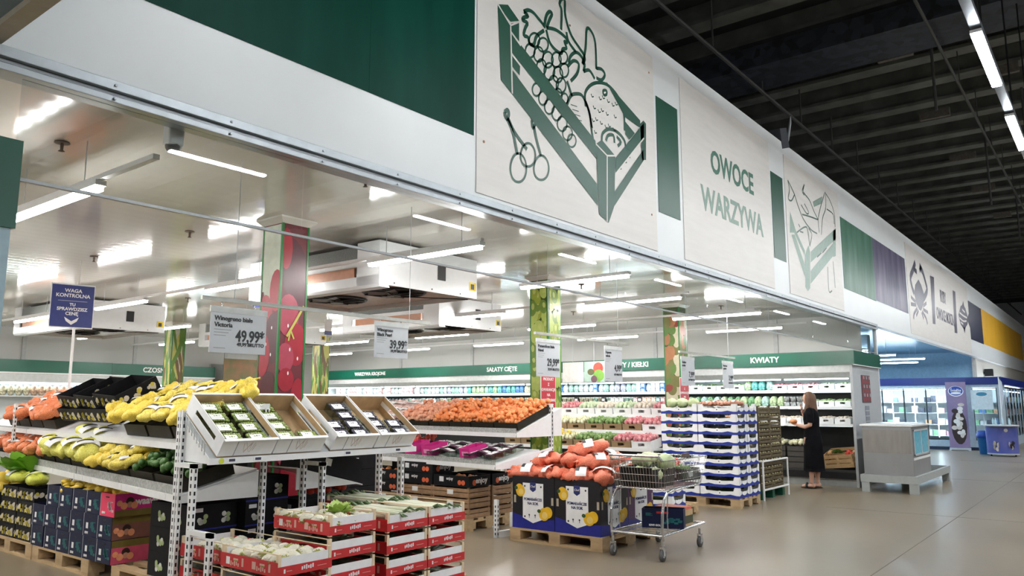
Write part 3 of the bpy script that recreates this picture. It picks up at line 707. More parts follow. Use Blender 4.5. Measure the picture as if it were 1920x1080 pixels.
# two-layer slanted dark cartons with yellow-white flecks
FLECK = mat('flecked_dark_card', (.02, .018, .02), .5, kind='voronoi', rgb2=(.72, .66, .34), var=0, scale=17)
def fleck_box(label, w_=.62, d_=.40, h=.14, group='dark cartons with yellow and white prints'):
    t = thing('printed_carton', label, 'carton', group=group)
    open_box(MB(), d_, w_, h, .006).build('carton_body', DARK, t)
    pr = MB(); rd = random.Random(5)
    for face, n, ln in (('x', 4, w_), ('y', 3, d_)):
        for i in range(n):
            c = -ln/2 + ln*(i+.5)/n
            for j in range(5):
                u, v_ = c + rd.uniform(-.035, .02), h*(.45+rd.uniform(-.18, .25)); r1, r2 = rd.uniform(.014, .028), rd.uniform(.014, .026); mi = 1 if j == 4 else 0
                if face == 'x': pr.at((-d_/2-.0012-.0003*j, u, v_), (rd.uniform(0, 3), R(90), 0)).lathe([(r1, -.0004), (r1, .0004)], 7, mi)
                else: pr.at((u, -w_/2-.0012-.0003*j, v_), (R(90), rd.uniform(0, 3), 0)).lathe([(r1, -.0004), (r1, .0004)], 7, mi)
            if face == 'x': pr.at().box(-d_/2-.0035, c+.03, h*.15, -d_/2-.0025, c+.06, h*.40, 1)
    pr.at()
    pr.build('fruit_print', [mat('cream_print', (.66, .60, .50), .5, var=.15), mat('yellow_print', (.62, .52, .06), .5, var=.2)], t)
    return t
pf = Proto(fleck_box('dark printed carton'))
FB = [(2.10, 1.42, 0), (2.72, 1.42, 0), (3.34, 1.42, 0), (2.22, 1.555, 1), (2.85, 1.55, 1), (3.46, 1.55, 1)]
lab = ['lower front dark carton with yellow and cream prints beside the lemon bags', 'middle carton of the lower row of dark printed cartons', 'left carton of the lower row of dark printed cartons', 'top right tilted dark printed carton on the upper shelf', 'middle carton of the upper row of dark printed cartons', 'left carton of the upper row of dark printed cartons near the orange bags']
for (y, z, k), L_ in zip(FB, lab):
    pf.put(lr(.33+.02*k, y, z), (R(3)*(1 if k else 0), -math.atan(.55), LRZ), L_)
# lower shelf: limes, lemon bags, pale yellow bags, oranges
lime = Proto(tag(link('lime', fruit_mesh('lime', LIME, .031, (1.08, 1, .98))), 'loose dark green lime in the end tray of the rack', 'lime', 'limes on the lower shelf'))
for k in range(150):
    u, v_ = random.random(), random.random(); x, y = .06+.44*u, .08+1.0*v_
    h = .02 + .13*(1-(2*u-1)**2*.6)*(1-(2*v_-1)**4*.6)*random.random()**.35
    lime.put(lr(x, y, .935 + x*.27 + h), (rnd(0, 3), rnd(0, 3), rnd(0, 6)), sc=rnd(.9, 1.08))
G = 'net bags of lemons on the lower shelf'
scatter_bags(pl, 1.22, 2.1, .965, 'net bag of lemons on the lower shelf beside the limes', G, 3, .22, 0, .06, .40, .27)
scatter_bags(pl, 1.30, 2.0, 1.05, 'net bag of lemons on the lower shelf beside the limes', G, 2, .30, 0, .16, .26, .27)
G = 'large pale yellow net bags'
L2 = 'large pale yellow net bag of fruit on the lower shelf'
for (x, y, z, a, b_) in ((.02, 2.25, 1.0, 1.3, 0), (.04, 2.75, 1.0, 1.5, .1), (.0, 3.2, .99, 1.9, 0), (.22, 2.45, 1.10, 1.4, .2), (.24, 2.95, 1.12, 1.7, 0), (.34, 2.5, 1.13, 1.2, 0), (.05, 3.6, 1.0, 1.4, 0)):
    pp_.put(lr(x, y, z), (b_, -.3, LRZ+a), L2, G)
G = 'net bags of oranges on the lower shelf'
scatter_bags(po, 3.9, 6.6, .955, 'red orange net bag of fruit at the far end of the lower shelf', G, 3, .22, 0, .06, .44, .27)
# peach coloured packs showing behind on the other side of the rack
pk = Proto(bag_thing('fruit_pack', 'pack of peach coloured fruit', 'fruit pack', net('peach_net', (.80, .42, .28)), .26, .2, .10, .04, 8, False))
for k in range(8):
    pk.put(lr(.80+rnd(-.05, .05), .85+.38*k, 1.40+rnd(0, .05)), (0, .3, rnd(0, 3)), 'peach coloured fruit pack showing behind the lemon bags', 'peach coloured fruit packs behind the lemons')

# ---------------------------------------------------------------- goods under the lemon rack
for i, (y, L_) in enumerate(((6.30, 'pallet under the black crates at the corner post'), (7.55, 'pallet under the navy boxes'), (7.9+1.25, 'pallet under the yellow flower cartons'), (10.4, 'farthest pallet under the lemon rack'))):
    put_pallet(3.3+.4, [6.28, 7.9, 9.12, 10.35][i], L_)
def navy_box(label, pink=False):
    t = thing('fruit_carton', label, 'carton'); w_, d_, h = .262, .40, .193     # w along Y, d along X
    open_box(MB(), d_, w_, h, .006).build('carton_body', PINK if pink else NAVY, t)
    MB().box(-d_/2-.001, w_/2-.006, 0, -d_/2, w_/2, h).build('edge_tape', mat('pale_edge', (.45, .47, .52), .6), t)
    x = -d_/2-.0016
    p = MB()
    rd = random.Random(2)
    for i in range(9): yy, zz = rd.uniform(-.105, -.02), rd.uniform(.045, .115); p.box(x-.0004, yy-.018, zz-.011, x, yy+.018, zz+.011)
    p.box(x-.0004, -.10, .12, x, -.03, .127); p.build('fruit_print', TEAL if not pink else mat('pale_pink', (.85, .45, .5), .5), t)
    if not pink:
        MB().box(x-.001, .035, .065, x, .075, .115).build('label', WHITE_CARD, t)
    text('KIWI', .028, WHITE_INK, t, (x-.001, .06, .028), ROT_X, bold=.001)
    MB().box(x-.001, -.03, h-.035, x, .03, h-.025).build('hand_slot', BLACK, t)
    return t
nv = Proto(navy_box('navy box'))
rows = [(0.144, [8.42, 8.12, 7.855, 7.58, 7.312]), (.340, [8.43, 8.165, 7.88, 7.60, 7.325]), (.536, [8.13, 7.86, 7.575, 7.30])]
tn = ['bottom', 'middle', 'top']; pn = ['left end', 'second from the left', 'third from the left', 'fourth from the left', 'fifth from the left']
for r_, (z, ys) in enumerate(rows):
    for k, y in enumerate(ys):
        nv.put((3.5, y, z), 0, 'navy blue box with teal print, %s row, %s' % (tn[r_], pn[k]), 'navy boxes with teal print')
# second rank of navy boxes behind, hidden faces but seen in gaps
def yellow_fill(z, x0, x1, y0, y1, name, label, n=40):
    pass
# the right-hand boxes of each row show their long printed side to the aisle
def side_box(label, front_pink, m, txt=None):
    t = navy_box(label, front_pink); w_, d_, h = .262, .40, .193; y = -w_/2-.0015
    MB().box(-d_/2+.004, y, .0 if not txt else .055, d_/2, y+.001, .135 if not txt else h).build('side_print', m, t)
    if txt: text(txt, .085, WHITE_INK, t, (.085, y-.001, .118), ROT_Y, bold=.003, sx=.95)
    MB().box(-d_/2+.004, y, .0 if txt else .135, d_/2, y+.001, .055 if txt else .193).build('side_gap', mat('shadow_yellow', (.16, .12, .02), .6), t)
    f = MB(); y -= .001; zc = .105 if txt else .07
    for (x, z, r_, mi) in ((-.07, zc+.02, .036, 1), (-.07, zc-.008, .026, 2), (-.12, zc-.015, .03, 3), (-.03, zc-.015, .03, 3), (-.16, zc+.01, .025, 3)):
        f.at((x, y, z), (R(90), 0, 0)).lathe([(r_, -.0006), (r_, .0006+mi*.0002)], 16, mi)
    f.build('picture_print', [CARD, mat('hair_print', (.03, .015, .01), .5), mat('skin_print', (.50, .24, .15), .5), mat('papaya_print', (.80, .32, .16), .5)], t)
    return t
side_box('pink fronted box with a magenta lettered side, top row right end', True, MAGENTA, 'waavir').location = (3.5, 7.03, .536)
side_box('navy box with a brown printed side, middle row right end', False, mat('brown_print', (.20, .08, .06), .5)).location = (3.5, 7.055, .340)
side_box('navy box with a pink red printed side, bottom row right end', False, mat('pink_red_print', (.62, .08, .16), .5)).location = (3.5, 7.045, .144)
# yellow fruit showing in the open tops
yl = Proto(tag(link('yellow_mango', fruit_mesh('yellow_mango', YELLOW_F, .042, (1.25, .95, .8))), 'yellow fruit lying in the open top boxes', 'fruit', 'yellow fruit in the open boxes'))
for k in range(80):
    y = rnd(6.95, 8.2); x = rnd(3.34, 3.68)
    yl.put((x, y, .66+.06*random.random()), (rnd(-.5, .5), rnd(-.5, .5), rnd(0, 6)))
# yellow-flower cartons and black crate further left
ff = Proto(fleck_box('x', .40, .30, .125))
q = 0
for z in (.144, .272, .400, .528):
    for y in (8.83, 9.25):
        ff.put((3.48, y, z), 0, 'carton with yellow and cream prints left of the navy boxes, %s, %s column' % (['bottom', 'second up', 'third up', 'topmost'][q//2], ['right', 'left'][q % 2]), 'printed cartons left of the navy boxes'); q += 1
bc = thing('black_crate', 'black crate of yellow melons at the left edge under the rack', 'crate', (3.55, 9.98, .144))
open_box(MB(), .55, .8, .42, .01).build('crate_body', BLACK, bc)
mel = Proto(tag(link('yellow_melon', fruit_mesh('yellow_melon', YELLOW_F, .075, (1.2, 1, .95))), 'yellow melon heaped in the black crate under the rack', 'melon', 'yellow melons in the black crate'))
for x, y, z in ((3.38, 9.72, .55), (3.40, 9.9, .56), (3.38, 10.1, .55), (3.55, 9.8, .58), (3.55, 10.0, .6), (3.4, 9.82, .66), (3.5, 10.15, .58), (3.55, 9.9, .68), (3.42, 10.02, .66)): mel.put((x, y, z-.02), (rnd(-1, 1), rnd(-1, 1), rnd(0, 6)))
cb = Proto(bag_thing('corn_bag', 'clear bag of yellow green corn', 'vegetable bag', net('corn_bag_film', (.62, .66, .10), .85, .3), .5, .22, .14, .05, 11, True))
for x, y, z, a in ((3.45, 8.9, .665, 1.2), (3.42, 9.3, .67, 1.5), (3.55, 9.5, .70, 1.1)): cb.put((x, y, z), (0, 0, a), 'long clear bag of yellow green corn on the printed cartons', 'bags of corn under the rack')
lf = tag(link('green_leaves', leaves_mesh('green_leaves', mat('bright_leaf', (.16, .42, .03), .5), 26, .34, 3, .3), loc=(3.5, 9.4, .76)), 'bundle of bright green leaves on top of the corn bags', 'leaves', kind='stuff')
# black boxes with white prints near the corner post
def black_box(label, w_=.40, d_=.60, h=.19, rim=None):
    t = thing('black_carton', label, 'carton')
    open_box(MB(), w_, d_, h, .006).build('carton_body', DARK, t)
    if rim: MB().box(-w_/2-.001, -d_/2-.001, 0, w_/2+.001, -d_/2, .012).build('blue_edge', BLUE, t)
    p = MB(); rd = random.Random(4)
    for s_ in (-1, 1):
        y = -d_/2-.0015; x = s_*.10
        for i in range(5): xx, zz = x+rd.uniform(-.03, .03), .085+rd.uniform(-.03, .03); p.at((xx, y, zz), (R(90), 0, 0)); p.lathe([(.02, -.0008), (.02, .0008)], 10, 0 if i < 3 else 1)
    for i in range(14): yy, zz = (-.15 if i % 2 else .12)+rd.uniform(-.05, .05), .085+rd.uniform(-.03, .03); p.at((-w_/2-.0015, yy, zz), (0, R(90), 0)); p.lathe([(.02, -.0008), (.02, .0008)], 10, 0 if i < 4 else 1)
    p.build('avocado_print', [mat('white_print', (.72, .74, .68), .5), mat('pale_green_print', (.42, .52, .25), .5)], t)
    MB().box(-.17, -d_/2-.002, h-.05, -.10, -d_/2-.0005, h-.02).build('label', WHITE_CARD, t)
    return t
bb = Proto(black_box('black box', rim=True)); q = 0
for z in (.144, .336, .528):
    bb.put((3.52, 6.02, z), 0, 'black box with white and pale green prints, %s of the stack at the corner post' % ['bottom', 'middle', 'top'][q], 'black boxes at the corner post'); q += 1
q = 0
for z in (.144, .336, .528, .72):
    bb.put((3.93, 5.92, z), 0, 'black box with white prints behind the corner post, %s' % ['bottom', 'second up', 'third up', 'topmost'][q], 'black boxes behind the corner post'); q += 1

# ---------------------------------------------------------------- end rack with the grape cartons, faces the aisle
g = thing('end_rack', 'grey slotted metal rack with a sloping shelf for the grape cartons', 'shelf rack', (0, 0, 0))
for x, y, z1 in ((2.97, 5.30, 1.45), (2.94, 5.06, 1.09), (2.93, 4.80, .655), (4.04, 5.30, 1.2), (4.04, 5.06, 1.04), (4.86, 5.30, 1.2), (4.86, 5.02, 1.04)):
    b = MB(); post(b, x, y, 0, z1); b.build('upright', [WHITE_METAL, BLACK], g)
b = MB(); b.box(2.94, 5.06, 1.06, 3.0, 5.32, 1.09); b.build('tie_bar', WHITE_METAL, g)
b = MB(); b.box(2.93, 4.80, .625, 2.97, 5.08, .655); b.build('tie_bar', WHITE_METAL, g)
b = MB(); b.box(4.04, 5.06, 1.01, 4.08, 5.32, 1.04); b.build('tie_bar', WHITE_METAL, g)
b = MB()
b.box(2.99, 4.965, 1.085, 4.98, 4.985, 1.128); b.build('price_rail', WHITE_METAL, g)
b = MB(); b.prism([(4.985, 1.115), (5.42, 1.42), (5.42, 1.405), (4.985, 1.10)], 3.01, 4.96, 'x'); b.build('shelf', GREY_METAL, g)
for x in (3.0, 4.96):
    b = MB(); b.prism([(4.985, 1.09), (4.985, 1.13), (5.34, 1.38), (5.34, 1.10)], x, x+.006, 'x'); b.build('bracket', WHITE_METAL, g)
b = MB()
for k in range(9): b.box(2.985, 5.02+.035*k, 1.15+.025*k, 2.99, 5.024+.035*k, 1.24+.025*k)
b.tube([(2.987, 5.0, 1.22), (2.987, 5.34, 1.46)], .004, 6); b.build('wire_side', CHROME, g)
price_tags(g, (3.13, 3.34, 4.17, 4.72), 4.962, 1.092)
MB().at((3.085, 4.963, 1.107), (R(90), 0, 0)).lathe([(.02, -.001), (.02, .001)], 16).build('round_sticker', mat('yellow_green', (.62, .66, .05), .5), g)
# low dark shelf unit behind the posts
def grape_carton(label, loc, w_=.44):
    t = thing('grape_carton', label, 'carton', loc, group=None); t.rotation_euler = (R(35), 0, 0)
    d_, h = .54, .155; x = w_/2
    b = MB(); b.box(-x, 0, 0, x, d_, .006, 1)
    b.box(-x, 0, .006, x, .006, h-.01, 0); b.box(-x, d_-.006, .006, x, d_, h, 0)
    for s_ in (-1, 1):
        x0, x1 = (-x, -x+.006) if s_ < 0 else (x-.006, x)
        b.box(x0, .006, .006, x1, d_-.006, h*.42); b.box(x0, .006, h*.42, x1, .10, h); b.box(x0, d_-.12, h*.42, x1, d_-.006, h); b.box(x0, .10, h*.66, x1, d_-.12, h)
    b.build('carton_body', [WHITE_CARD, CARD], t)
    b = MB(); b.box(-x+.007, d_-.0075, .008, x-.007, d_-.006, h-.004); b.box(-x+.006, .0065, .008, -x+.0075, d_-.008, h*.40); b.box(x-.0075, .0065, .008, x-.006, d_-.008, h*.40); b.box(x-.0075, .0065, h*.68, x-.006, d_-.008, h-.004); b.build('brown_lining', CARD, t)
    b = MB(); b.box(-x, -.02, h-.012, x, .006, h-.006); b.box(-x, d_-.006, h-.006, x, d_+.02, h); b.build('flap', WHITE_CARD, t)
    p = MB(); rd = random.Random(3)
    for i in range(7): xx = rd.uniform(-.06, .06); p.tube([(xx, -.0008, .03+rd.uniform(0, .03)), (xx+rd.uniform(-.05, .05), -.0008, .09+rd.uniform(0, .04))], .0015, 4)
    p.build('pale_print', mat('pale_pink_print', (.62, .50, .50), .6), t)
    MB().box(-.10, -.002, .0, -.095, .0, h-.02).build('flap_seam', GREY_INK, t)
    return t
GC = [(3.285, 'left white grape carton, full of green grape punnets'), (3.735, 'second white grape carton, half empty with green grape punnets'), (4.27, 'third white carton holding dark grape punnets'), (4.725, 'right white carton holding dark grape punnets')]
for x, L_ in GC: grape_carton(L_, (x, 4.995, 1.133))
def punnet(label, m, w_=.17, d_=.115, h=.075, r=.011, seed=1, cat='punnet', group=None, dark=False):
    t = thing('fruit_punnet', label, cat, group=group)
    open_box(MB(), w_, d_, h, .002).build('tub', glass_mat('punnet_plastic', (.86, .9, .88), .1), t)
    o = link('fruit_fill', heap_mesh('fruit_fill', m, -w_/2+.006, w_/2-.006, -d_/2+.006, d_/2-.006, h-.018, .018, r, seed), t); o['kind'] = 'stuff'
    MB().box(-w_/2+.02, -d_/2+.012, h+.004, w_/2-.05, d_/2-.035, h+.006).build('lid_label', WHITE_CARD, t)
    return t
pg = Proto(punnet('g', GRAPE)); pb = Proto(punnet('b', DARK_GRAPE))
def slope(x, u, v_): a = R(35); return (x, 4.995+u*math.cos(a)-v_*math.sin(a), 1.133+u*math.sin(a)+v_*math.cos(a))
for bx, P, cells, L_, G_ in ((3.285, pg, [(i, j) for i in (0, 1) for j in range(4)], 'green grape punnet in the left carton', 'green grape punnets in the left carton'),
                         (3.735, pg, [(0, 0), (0, 1), (0, 2), (0, 3), (1, 0)], 'green grape punnet in the half empty carton', 'green grape punnets in the half empty carton'),
                         (4.27, pb, [(0, 0), (1, 0), (0, 1), (1, 1), (1, 2), (1, 3)], 'dark grape punnet in the third carton', 'dark grape punnets in the third carton'),
                         (4.725, pb, [(0, 0), (1, 0), (0, 1), (1, 1), (0, 2)], 'dark grape punnet in the right carton', 'dark grape punnets in the right carton')):
    for i, j in cells: P.put(slope(bx-.105+.205*i, .075+.123*j, .035), (R(35)+rnd(-.04, .04), rnd(-.04, .04), rnd(-.08, .08)), L_, G_)
# ---------------------------------------------------------------- pillars wrapped in fruit pictures
STRIP = mat('pillar_green_strip', (.01, .17, .035), .35)
def disc(mb, c, rx, rz, face, tilt=0, mi=0, off=0, clip=None, n=16):
    "flat ellipse printed on a pillar face; face 'y' looks to -Y, face 'x' looks to -X; clipped to the face"
    pts = []
    for j in range(n):
        q = 2*math.pi*j/n; a, b = rx*math.cos(q), rz*math.sin(q)
        u = c[0] + a*math.cos(tilt) - b*math.sin(tilt); v_ = c[1] + a*math.sin(tilt) + b*math.cos(tilt)
        if clip: u = min(max(u, clip[0]), clip[1]); v_ = min(max(v_, clip[2]), clip[3])
        pts.append((u, v_))
    if face == 'y': mb.add([(u, -off, v_) for u, v_ in pts], [tuple(range(n))], mi)
    else: mb.add([(-off, u, v_) for u, v_ in pts], [tuple(reversed(range(n)))], mi)
def pillar(label, x, y, base_m, fruit, s=.3, z0=0, z1=3.2, cap=True, extra=None):
    t = thing('fruit_pillar', label, 'pillar', (x, y, 0))
    MB().box(0, 0, z0, s, s, z1).build('wrap', base_m, t)
    for (x0, y0) in ((-.004, -.004), (s-.016, -.004), (-.004, s-.016)):
        MB().box(x0, y0, z0, x0+.02, y0+.02, z1).build('corner_strip', STRIP, t)
    if cap:
        c = MB(); n = [(0, 3.18), (-.0, 3.19), (-.055, 3.235), (-.055, 3.25)]
        c.lathe([(s*.72, 3.19), (s*.72+.075, 3.235), (s*.72+.075, 3.25)], 4, 0, (0, 0, 0))
        me = c.mesh('capital', CEIL); o = link('capital', me, t, 0, (s/2, s/2, 0), (0, 0, R(45)))
    if fruit: fruit(t, s, z0, z1)
    return t
def cherries(t, s, z0, z1):
    rd = random.Random(12); ms = [mat('cherry_red', (.34, .010, .028), .35), mat('cherry_dark', (.075, .008, .02), .35), mat('cherry_pink', (.40, .05, .09), .35), WHITE_INK, mat('stem_yellow', (.50, .46, .08), .5), mat('stem_green', (.20, .36, .05), .5), mat('pale_wrap', (.55, .60, .52), .5)]
    b = MB(); cl = (.018, s-.018, z0+.02, z1-.02); o = .001
    disc(b, (.15, 2.75), .16, .32, 'y', .2, 1, o, cl); o += .0004
    for c, rx, rz, tl, mi in (((.05, 2.95), .07, .20, 0, 0), ((.25, 2.6), .10, .30, .3, 1), ((.10, 2.32), .12, .20, 0, 2), ((.20, 2.05), .13, .20, 0, 0), ((.08, 1.92), .10, .14, 0, 2), ((.10, 1.72), .09, .11, 0, 0), ((.24, 1.5), .09, .24, 0, 0), ((.08, 1.4), .08, .17, 0, 1), ((.1, 1.15), .12, .2, 0, 0), ((.2, .8), .12, .3, 0, 0), ((.1, .4), .12, .25, 0, 0)):
        disc(b, c, rx, rz, 'y', tl, mi, o, cl); o += .0004
    for c in ((.13, 2.0), (.22, 1.92), (.12, 1.78), (.06, 1.42), (.1, 2.22)): disc(b, c, .008, .018, 'y', 0, 3, o, cl)
    for p, mi, r_ in (((( .27, 2.42), (.17, 2.25), (.09, 2.12)), 4, .012), (((.13, 2.18), (.11, 2.08)), 4, .008), (((.13, 2.18), (.17, 2.10)), 4, .008), (((.28, 1.52), (.16, 1.42), (.03, 1.26)), 5, .03), (((.28, 1.42), (.18, 1.34), (.08, 1.2)), 5, .028), (((.28, 1.34), (.22, 1.26), (.16, 1.16)), 5, .03)):
        b2 = MB(); ribbon(b2, list(p), r_*2, -o, .0005, mi); b.v, b.f, b.m = b.v + b2.v, b.f + [tuple(i+len(b.v) for i in f) for f in b2.f], b.m + b2.m; o += .0004
    disc(b, (.15, 1.02), .10, .12, 'y', 0, 2, o+.0004, cl)
    b.build('cherry_print', ms, t)
    b = MB(); o = .001
    disc(b, (.15, 2.78), .14, .36, 'x', 0, 6, o, (.018, s-.018, 2.4, z1-.02)); b.add([(-.0008, .018, 2.55), (-.0008, s-.018, 2.55), (-.0008, s-.018, z1-.02), (-.0008, .018, z1-.02)], [(3, 2, 1, 0)], 6)
    for c, rx, rz, mi in (((.06, 2.55), .10, .20, 0), ((.22, 2.3), .12, .22, 0), ((.08, 2.1), .14, .24, 1), ((.22, 1.95), .1, .2, 0), ((.12, 1.62), .12, .18, 1), ((.16, 1.35), .11, .17, 0), ((.1, 1.1), .1, .1, 1)):
        o += .0004; disc(b, c, rx, rz, 'x', 0, mi, o, cl)
    for c in ((.1, 2.2), (.18, 2.05), (.07, 1.42), (.14, 1.3), (.1, 1.95)): disc(b, c, .009, .016, 'x', 0, 3, o+.0005, cl)
    # lower part behind the rack: orange red and white print
    for c, rx, rz, mi in (((.15, .85), .13, .2, 2), ((.12, .55), .12, .2, 6), ((.2, .3), .08, .15, 1)): o += .0004; disc(b, c, rx, rz, 'x', .3, mi, o, cl)
    b.build('cherry_print', ms, t)
def ovals(cols, rxr=(.05, .075), rzr=(.08, .12), seed=3, step=.13, hi=True, zr=(.9, 3.1)):
    def f(t, s, z0, z1):
        for face in ('y', 'x'):
            rd = random.Random(seed + (face == 'x')); b = MB(); z = zr[0]; o = .001; k = 0
            while z < zr[1]:
                for u in (.06, .17, .26):
                    c = (u + rd.uniform(-.03, .03), z + rd.uniform(-.04, .04)); mi = rd.randrange(len(cols)-1); tl = rd.uniform(-.3, .3)
                    rx, rz = rd.uniform(*rxr), rd.uniform(*rzr)
                    disc(b, c, rx, rz, face, tl, mi, o, (.018, s-.018, z0+.02, z1-.02)); o += .0001
                    if hi: disc(b, (c[0]-.012, c[1]+.02), rx*.35, rz*.4, face, tl, len(cols)-1, o, (.018, s-.018, z0+.02, z1-.02)); o += .0001
                z += step
            b.build('fruit_print', cols, t)
    return f
P1 = pillar('tall pillar wrapped in a red cherry picture behind the grape cartons', 4.3, 6.1, mat('cherry_shadow', (.13, .012, .022), .4), cherries)
GRN = [mat('olive_grape', (.26, .33, .035), .4), mat('olive_grape_pale', (.36, .46, .10), .4), mat('olive_grape_deep', (.13, .22, .03), .4), mat('grape_shine', (.40, .47, .13), .4)]
P3 = pillar('pillar wrapped in a green grape picture behind the orange bags', 8.6, 6.1, mat('vine_shadow', (.03, .06, .012), .5), ovals(GRN, (.06, .085), (.09, .125), 5, .15))
MIX = [mat('mix_red', (.26, .04, .03), .4), mat('mix_white', (.55, .50, .36), .4), mat('mix_green', (.09, .18, .03), .4), mat('mix_orange', (.36, .15, .06), .4), mat('mix_olive', (.16, .15, .04), .4), mat('mix_pale', (.5, .48, .32), .4)]
P4 = pillar('pillar wrapped in a mixed vegetable picture behind the blue and white crates', 12.5, 6.05, mat('veg_shadow', (.05, .07, .02), .5), ovals(MIX, (.07, .10), (.08, .14), 9, .17, False))
STK = [mat('stalk_yellow', (.46, .44, .12), .5), mat('stalk_green', (.10, .20, .03), .5), mat('stalk_brown', (.14, .08, .03), .5), mat('stalk_pale', (.5, .48, .2), .5)]
pillar('slim far pillar with a green and yellow stalk picture beyond the lemon rack', 8.62, 16.0, mat('pale_pillar', (.50, .50, .40), .5), ovals(STK, (.03, .05), (.25, .4), 2, .22, False, (1.2, 3.0)))
pillar('far pillar with a yellow stalk picture between the price signs', 12.55, 16.0, mat('straw_pillar', (.46, .42, .24), .5), ovals(STK, (.03, .05), (.25, .4), 7, .22, False, (1.2, 3.0)))

# ---------------------------------------------------------------- hanging price signs on rails
def price_sign(label, x, z1, w_, h, l1, l2, price, sub, y=4.9, tilt=0):
    t = thing('price_sign', label, 'price sign', (x, y, z1), 0); t.rotation_euler = (0, tilt, 0)
    MB().box(0, 0, -h, w_, .004, 0).build('board', mat('sign_white', (.66, .68, .72), .4, var=.02), t)
    MB().box(-.004, -.003, -.035, w_+.004, .007, .008).build('holder', mat('clear_holder', (.74, .76, .76), .3), t)
    k = w_/.44
    text(l1, .043*k, BLACK_INK, t, (.03*k, -.002, -.075*k), ROT_Y, 'LEFT', .0012); text(l2, .043*k, BLACK_INK, t, (.03*k, -.002, -.12*k), ROT_Y, 'LEFT', .0012)
    text(price, .112*k, BLACK_INK, t, (w_-.015*k, -.002, -h*.62), ROT_Y, 'RIGHT', .0025, sx=.78)
    text(sub, .034*k, BLACK_INK, t, (w_-.015*k, -.002, -h*.80), ROT_Y, 'RIGHT', .001)
    b = MB()
    for i in range(3): b.box(.03*k, -.0006, (-.155-.02*i)*k, (.16-.02*i)*k, 0, (-.15-.02*i)*k)
    b.box(.03*k, -.0006, -h+.03, .12*k, 0, -h+.035); b.build('small_print', GREY_INK, t)
    for xx in (.08*k, w_-.10*k): MB().tube([(xx, .002, .005), (xx, .002, .04)], .004, 5).build('clip', CHROME, t)
    return t
RY = 4.9; RZ_ = 2.2
def price_rail(label, x0, x1, z=2.205):
    t = thing('price_rail', label, 'rail', (x0, RY, z))
    MB().box(0, -.012, 0, x1-x0, .014, .028).build('bar', mat('pale_rail', (.60, .61, .58), .35), t)
    for xx in (.25, x1-x0-.25): MB().cyl((xx, 0, .02), (xx, 0, CZ-z), .003, 5).build('hanger', GREY_METAL, t)
price_rail('long pale rail holding the 49,99 and 39,99 price signs', 2.83, 5.05)
price_rail('pale rail holding the 29,99 and 4,99 price signs', 6.66, 8.66, 2.235)
price_rail('far pale rail holding two small price signs above the crates', 10.1, 12.1, 2.215)
price_sign('white hanging sign priced 49,99 beside the red pillar', 2.905, 2.165, .445, .315, 'Winogrono białe', 'Victoria', '49,99*', '49,99 BRUTTO', 4.9, R(0))
price_sign('white hanging sign priced 39,99 right of the red pillar', 4.40, 2.185, .39, .30, 'Winogrono', 'Black Pearl', '39,99*', '39,99 BRUTTO', 4.9)
price_sign('white hanging sign priced 29,99 in front of the green grape pillar', 6.69, 2.19, .44, .40, 'Pomarańcze białe', 'Navel', '29,99*', '29,99 BRUTTO', 4.9)
price_sign('white hanging sign priced 4,99 beyond the green grape pillar', 8.08, 2.19, .42, .42, 'Kapusta', 'młoda', '4,99*', '4,99 BRUTTO', 4.9)
price_sign('white hanging price sign over the vegetable picture pillar', 10.15, 2.16, .44, .40, 'Kalafior', 'sztuka', '7,99*', '7,99 BRUTTO', 4.9)
price_sign('small grey price sign in front of the long green chiller band', 11.6, 2.16, .42, .42, 'Marchew', 'pęczek', '3,99*', '3,99 BRUTTO', 4.9)
for label, x, y, z in (('red notice card on the green grape pillar', 8.40, 6.08, 1.42), ('red notice card on the vegetable picture pillar', 12.42, 6.03, 1.42)):
    t = thing('notice_card', label, 'notice card', (x, y, z), 0)
    MB().box(-.012, -.006, -.012, .332, -.001, .532).build('white_frame', WHITE_CARD, t); MB().box(0, -.009, 0, .32, -.006, .52).build('card', mat('notice_red', (.52, .04, .06), .4), t)
    for i, s_ in enumerate(('TEN', 'PRODUKT', 'Z', 'GWARANCJĄ', 'NA', 'JAKOŚĆ I SMAK', 'TU I TERAZ')): text(s_, .052, WHITE_INK, t, (.16, -.010, .475-.07*i), ROT_Y, bold=.001, sx=.85 if len(s_) > 9 else 1)
# blue scale sign on a pole
t = thing('scale_sign', 'blue sign WAGA KONTROLNA on a thin white pole', 'sign', (4.03, 10, 0), R(-10))
MB().cyl((.10, .01, 1.0), (.10, .01, 2.45), .016, 8).build('pole', WHITE_METAL, t)
MB().cyl((.12, .01, 2.9), (.12, .01, 3.25), .003, 5).build('hanger', GREY_METAL, t)
p = thing('scale_sign_tmp', 'x', 'x'); bpy.data.objects.remove(p)
MB().box(-.17, -.006, 2.42, .29, .0, 2.93).build('panel', mat('sign_blue', (.035, .05, .20), .4), t); MB().box(-.18, -.002, 2.405, .30, .003, 2.945).build('white_edge', WHITE_CARD, t)
text('WAGA', .06, WHITE_INK, t, (.06, -.008, 2.86), ROT_Y, bold=.0015); text('KONTROLNA', .06, WHITE_INK, t, (.06, -.008, 2.80), ROT_Y, bold=.0015)
text('TU', .05, WHITE_INK, t, (.06, -.008, 2.69), ROT_Y, bold=.0015); text('SPRAWDZISZ', .055, WHITE_INK, t, (.06, -.008, 2.635), ROT_Y, bold=.0015); text('CENĘ', .055, WHITE_INK, t, (.06, -.008, 2.58), ROT_Y, bold=.0015)
MB().add([(-.02, -.008, 2.54), (.06, -.008, 2.49), (.14, -.008, 2.54), (.12, -.008, 2.49), (.06, -.008, 2.445), (0, -.008, 2.49)], [(0, 5, 4, 1), (1, 4, 3, 2)]).build('arrow', WHITE_INK, t)
MB().box(-.10, -.007, 2.735, .22, -.006, 2.738).build('rule', WHITE_INK, t)

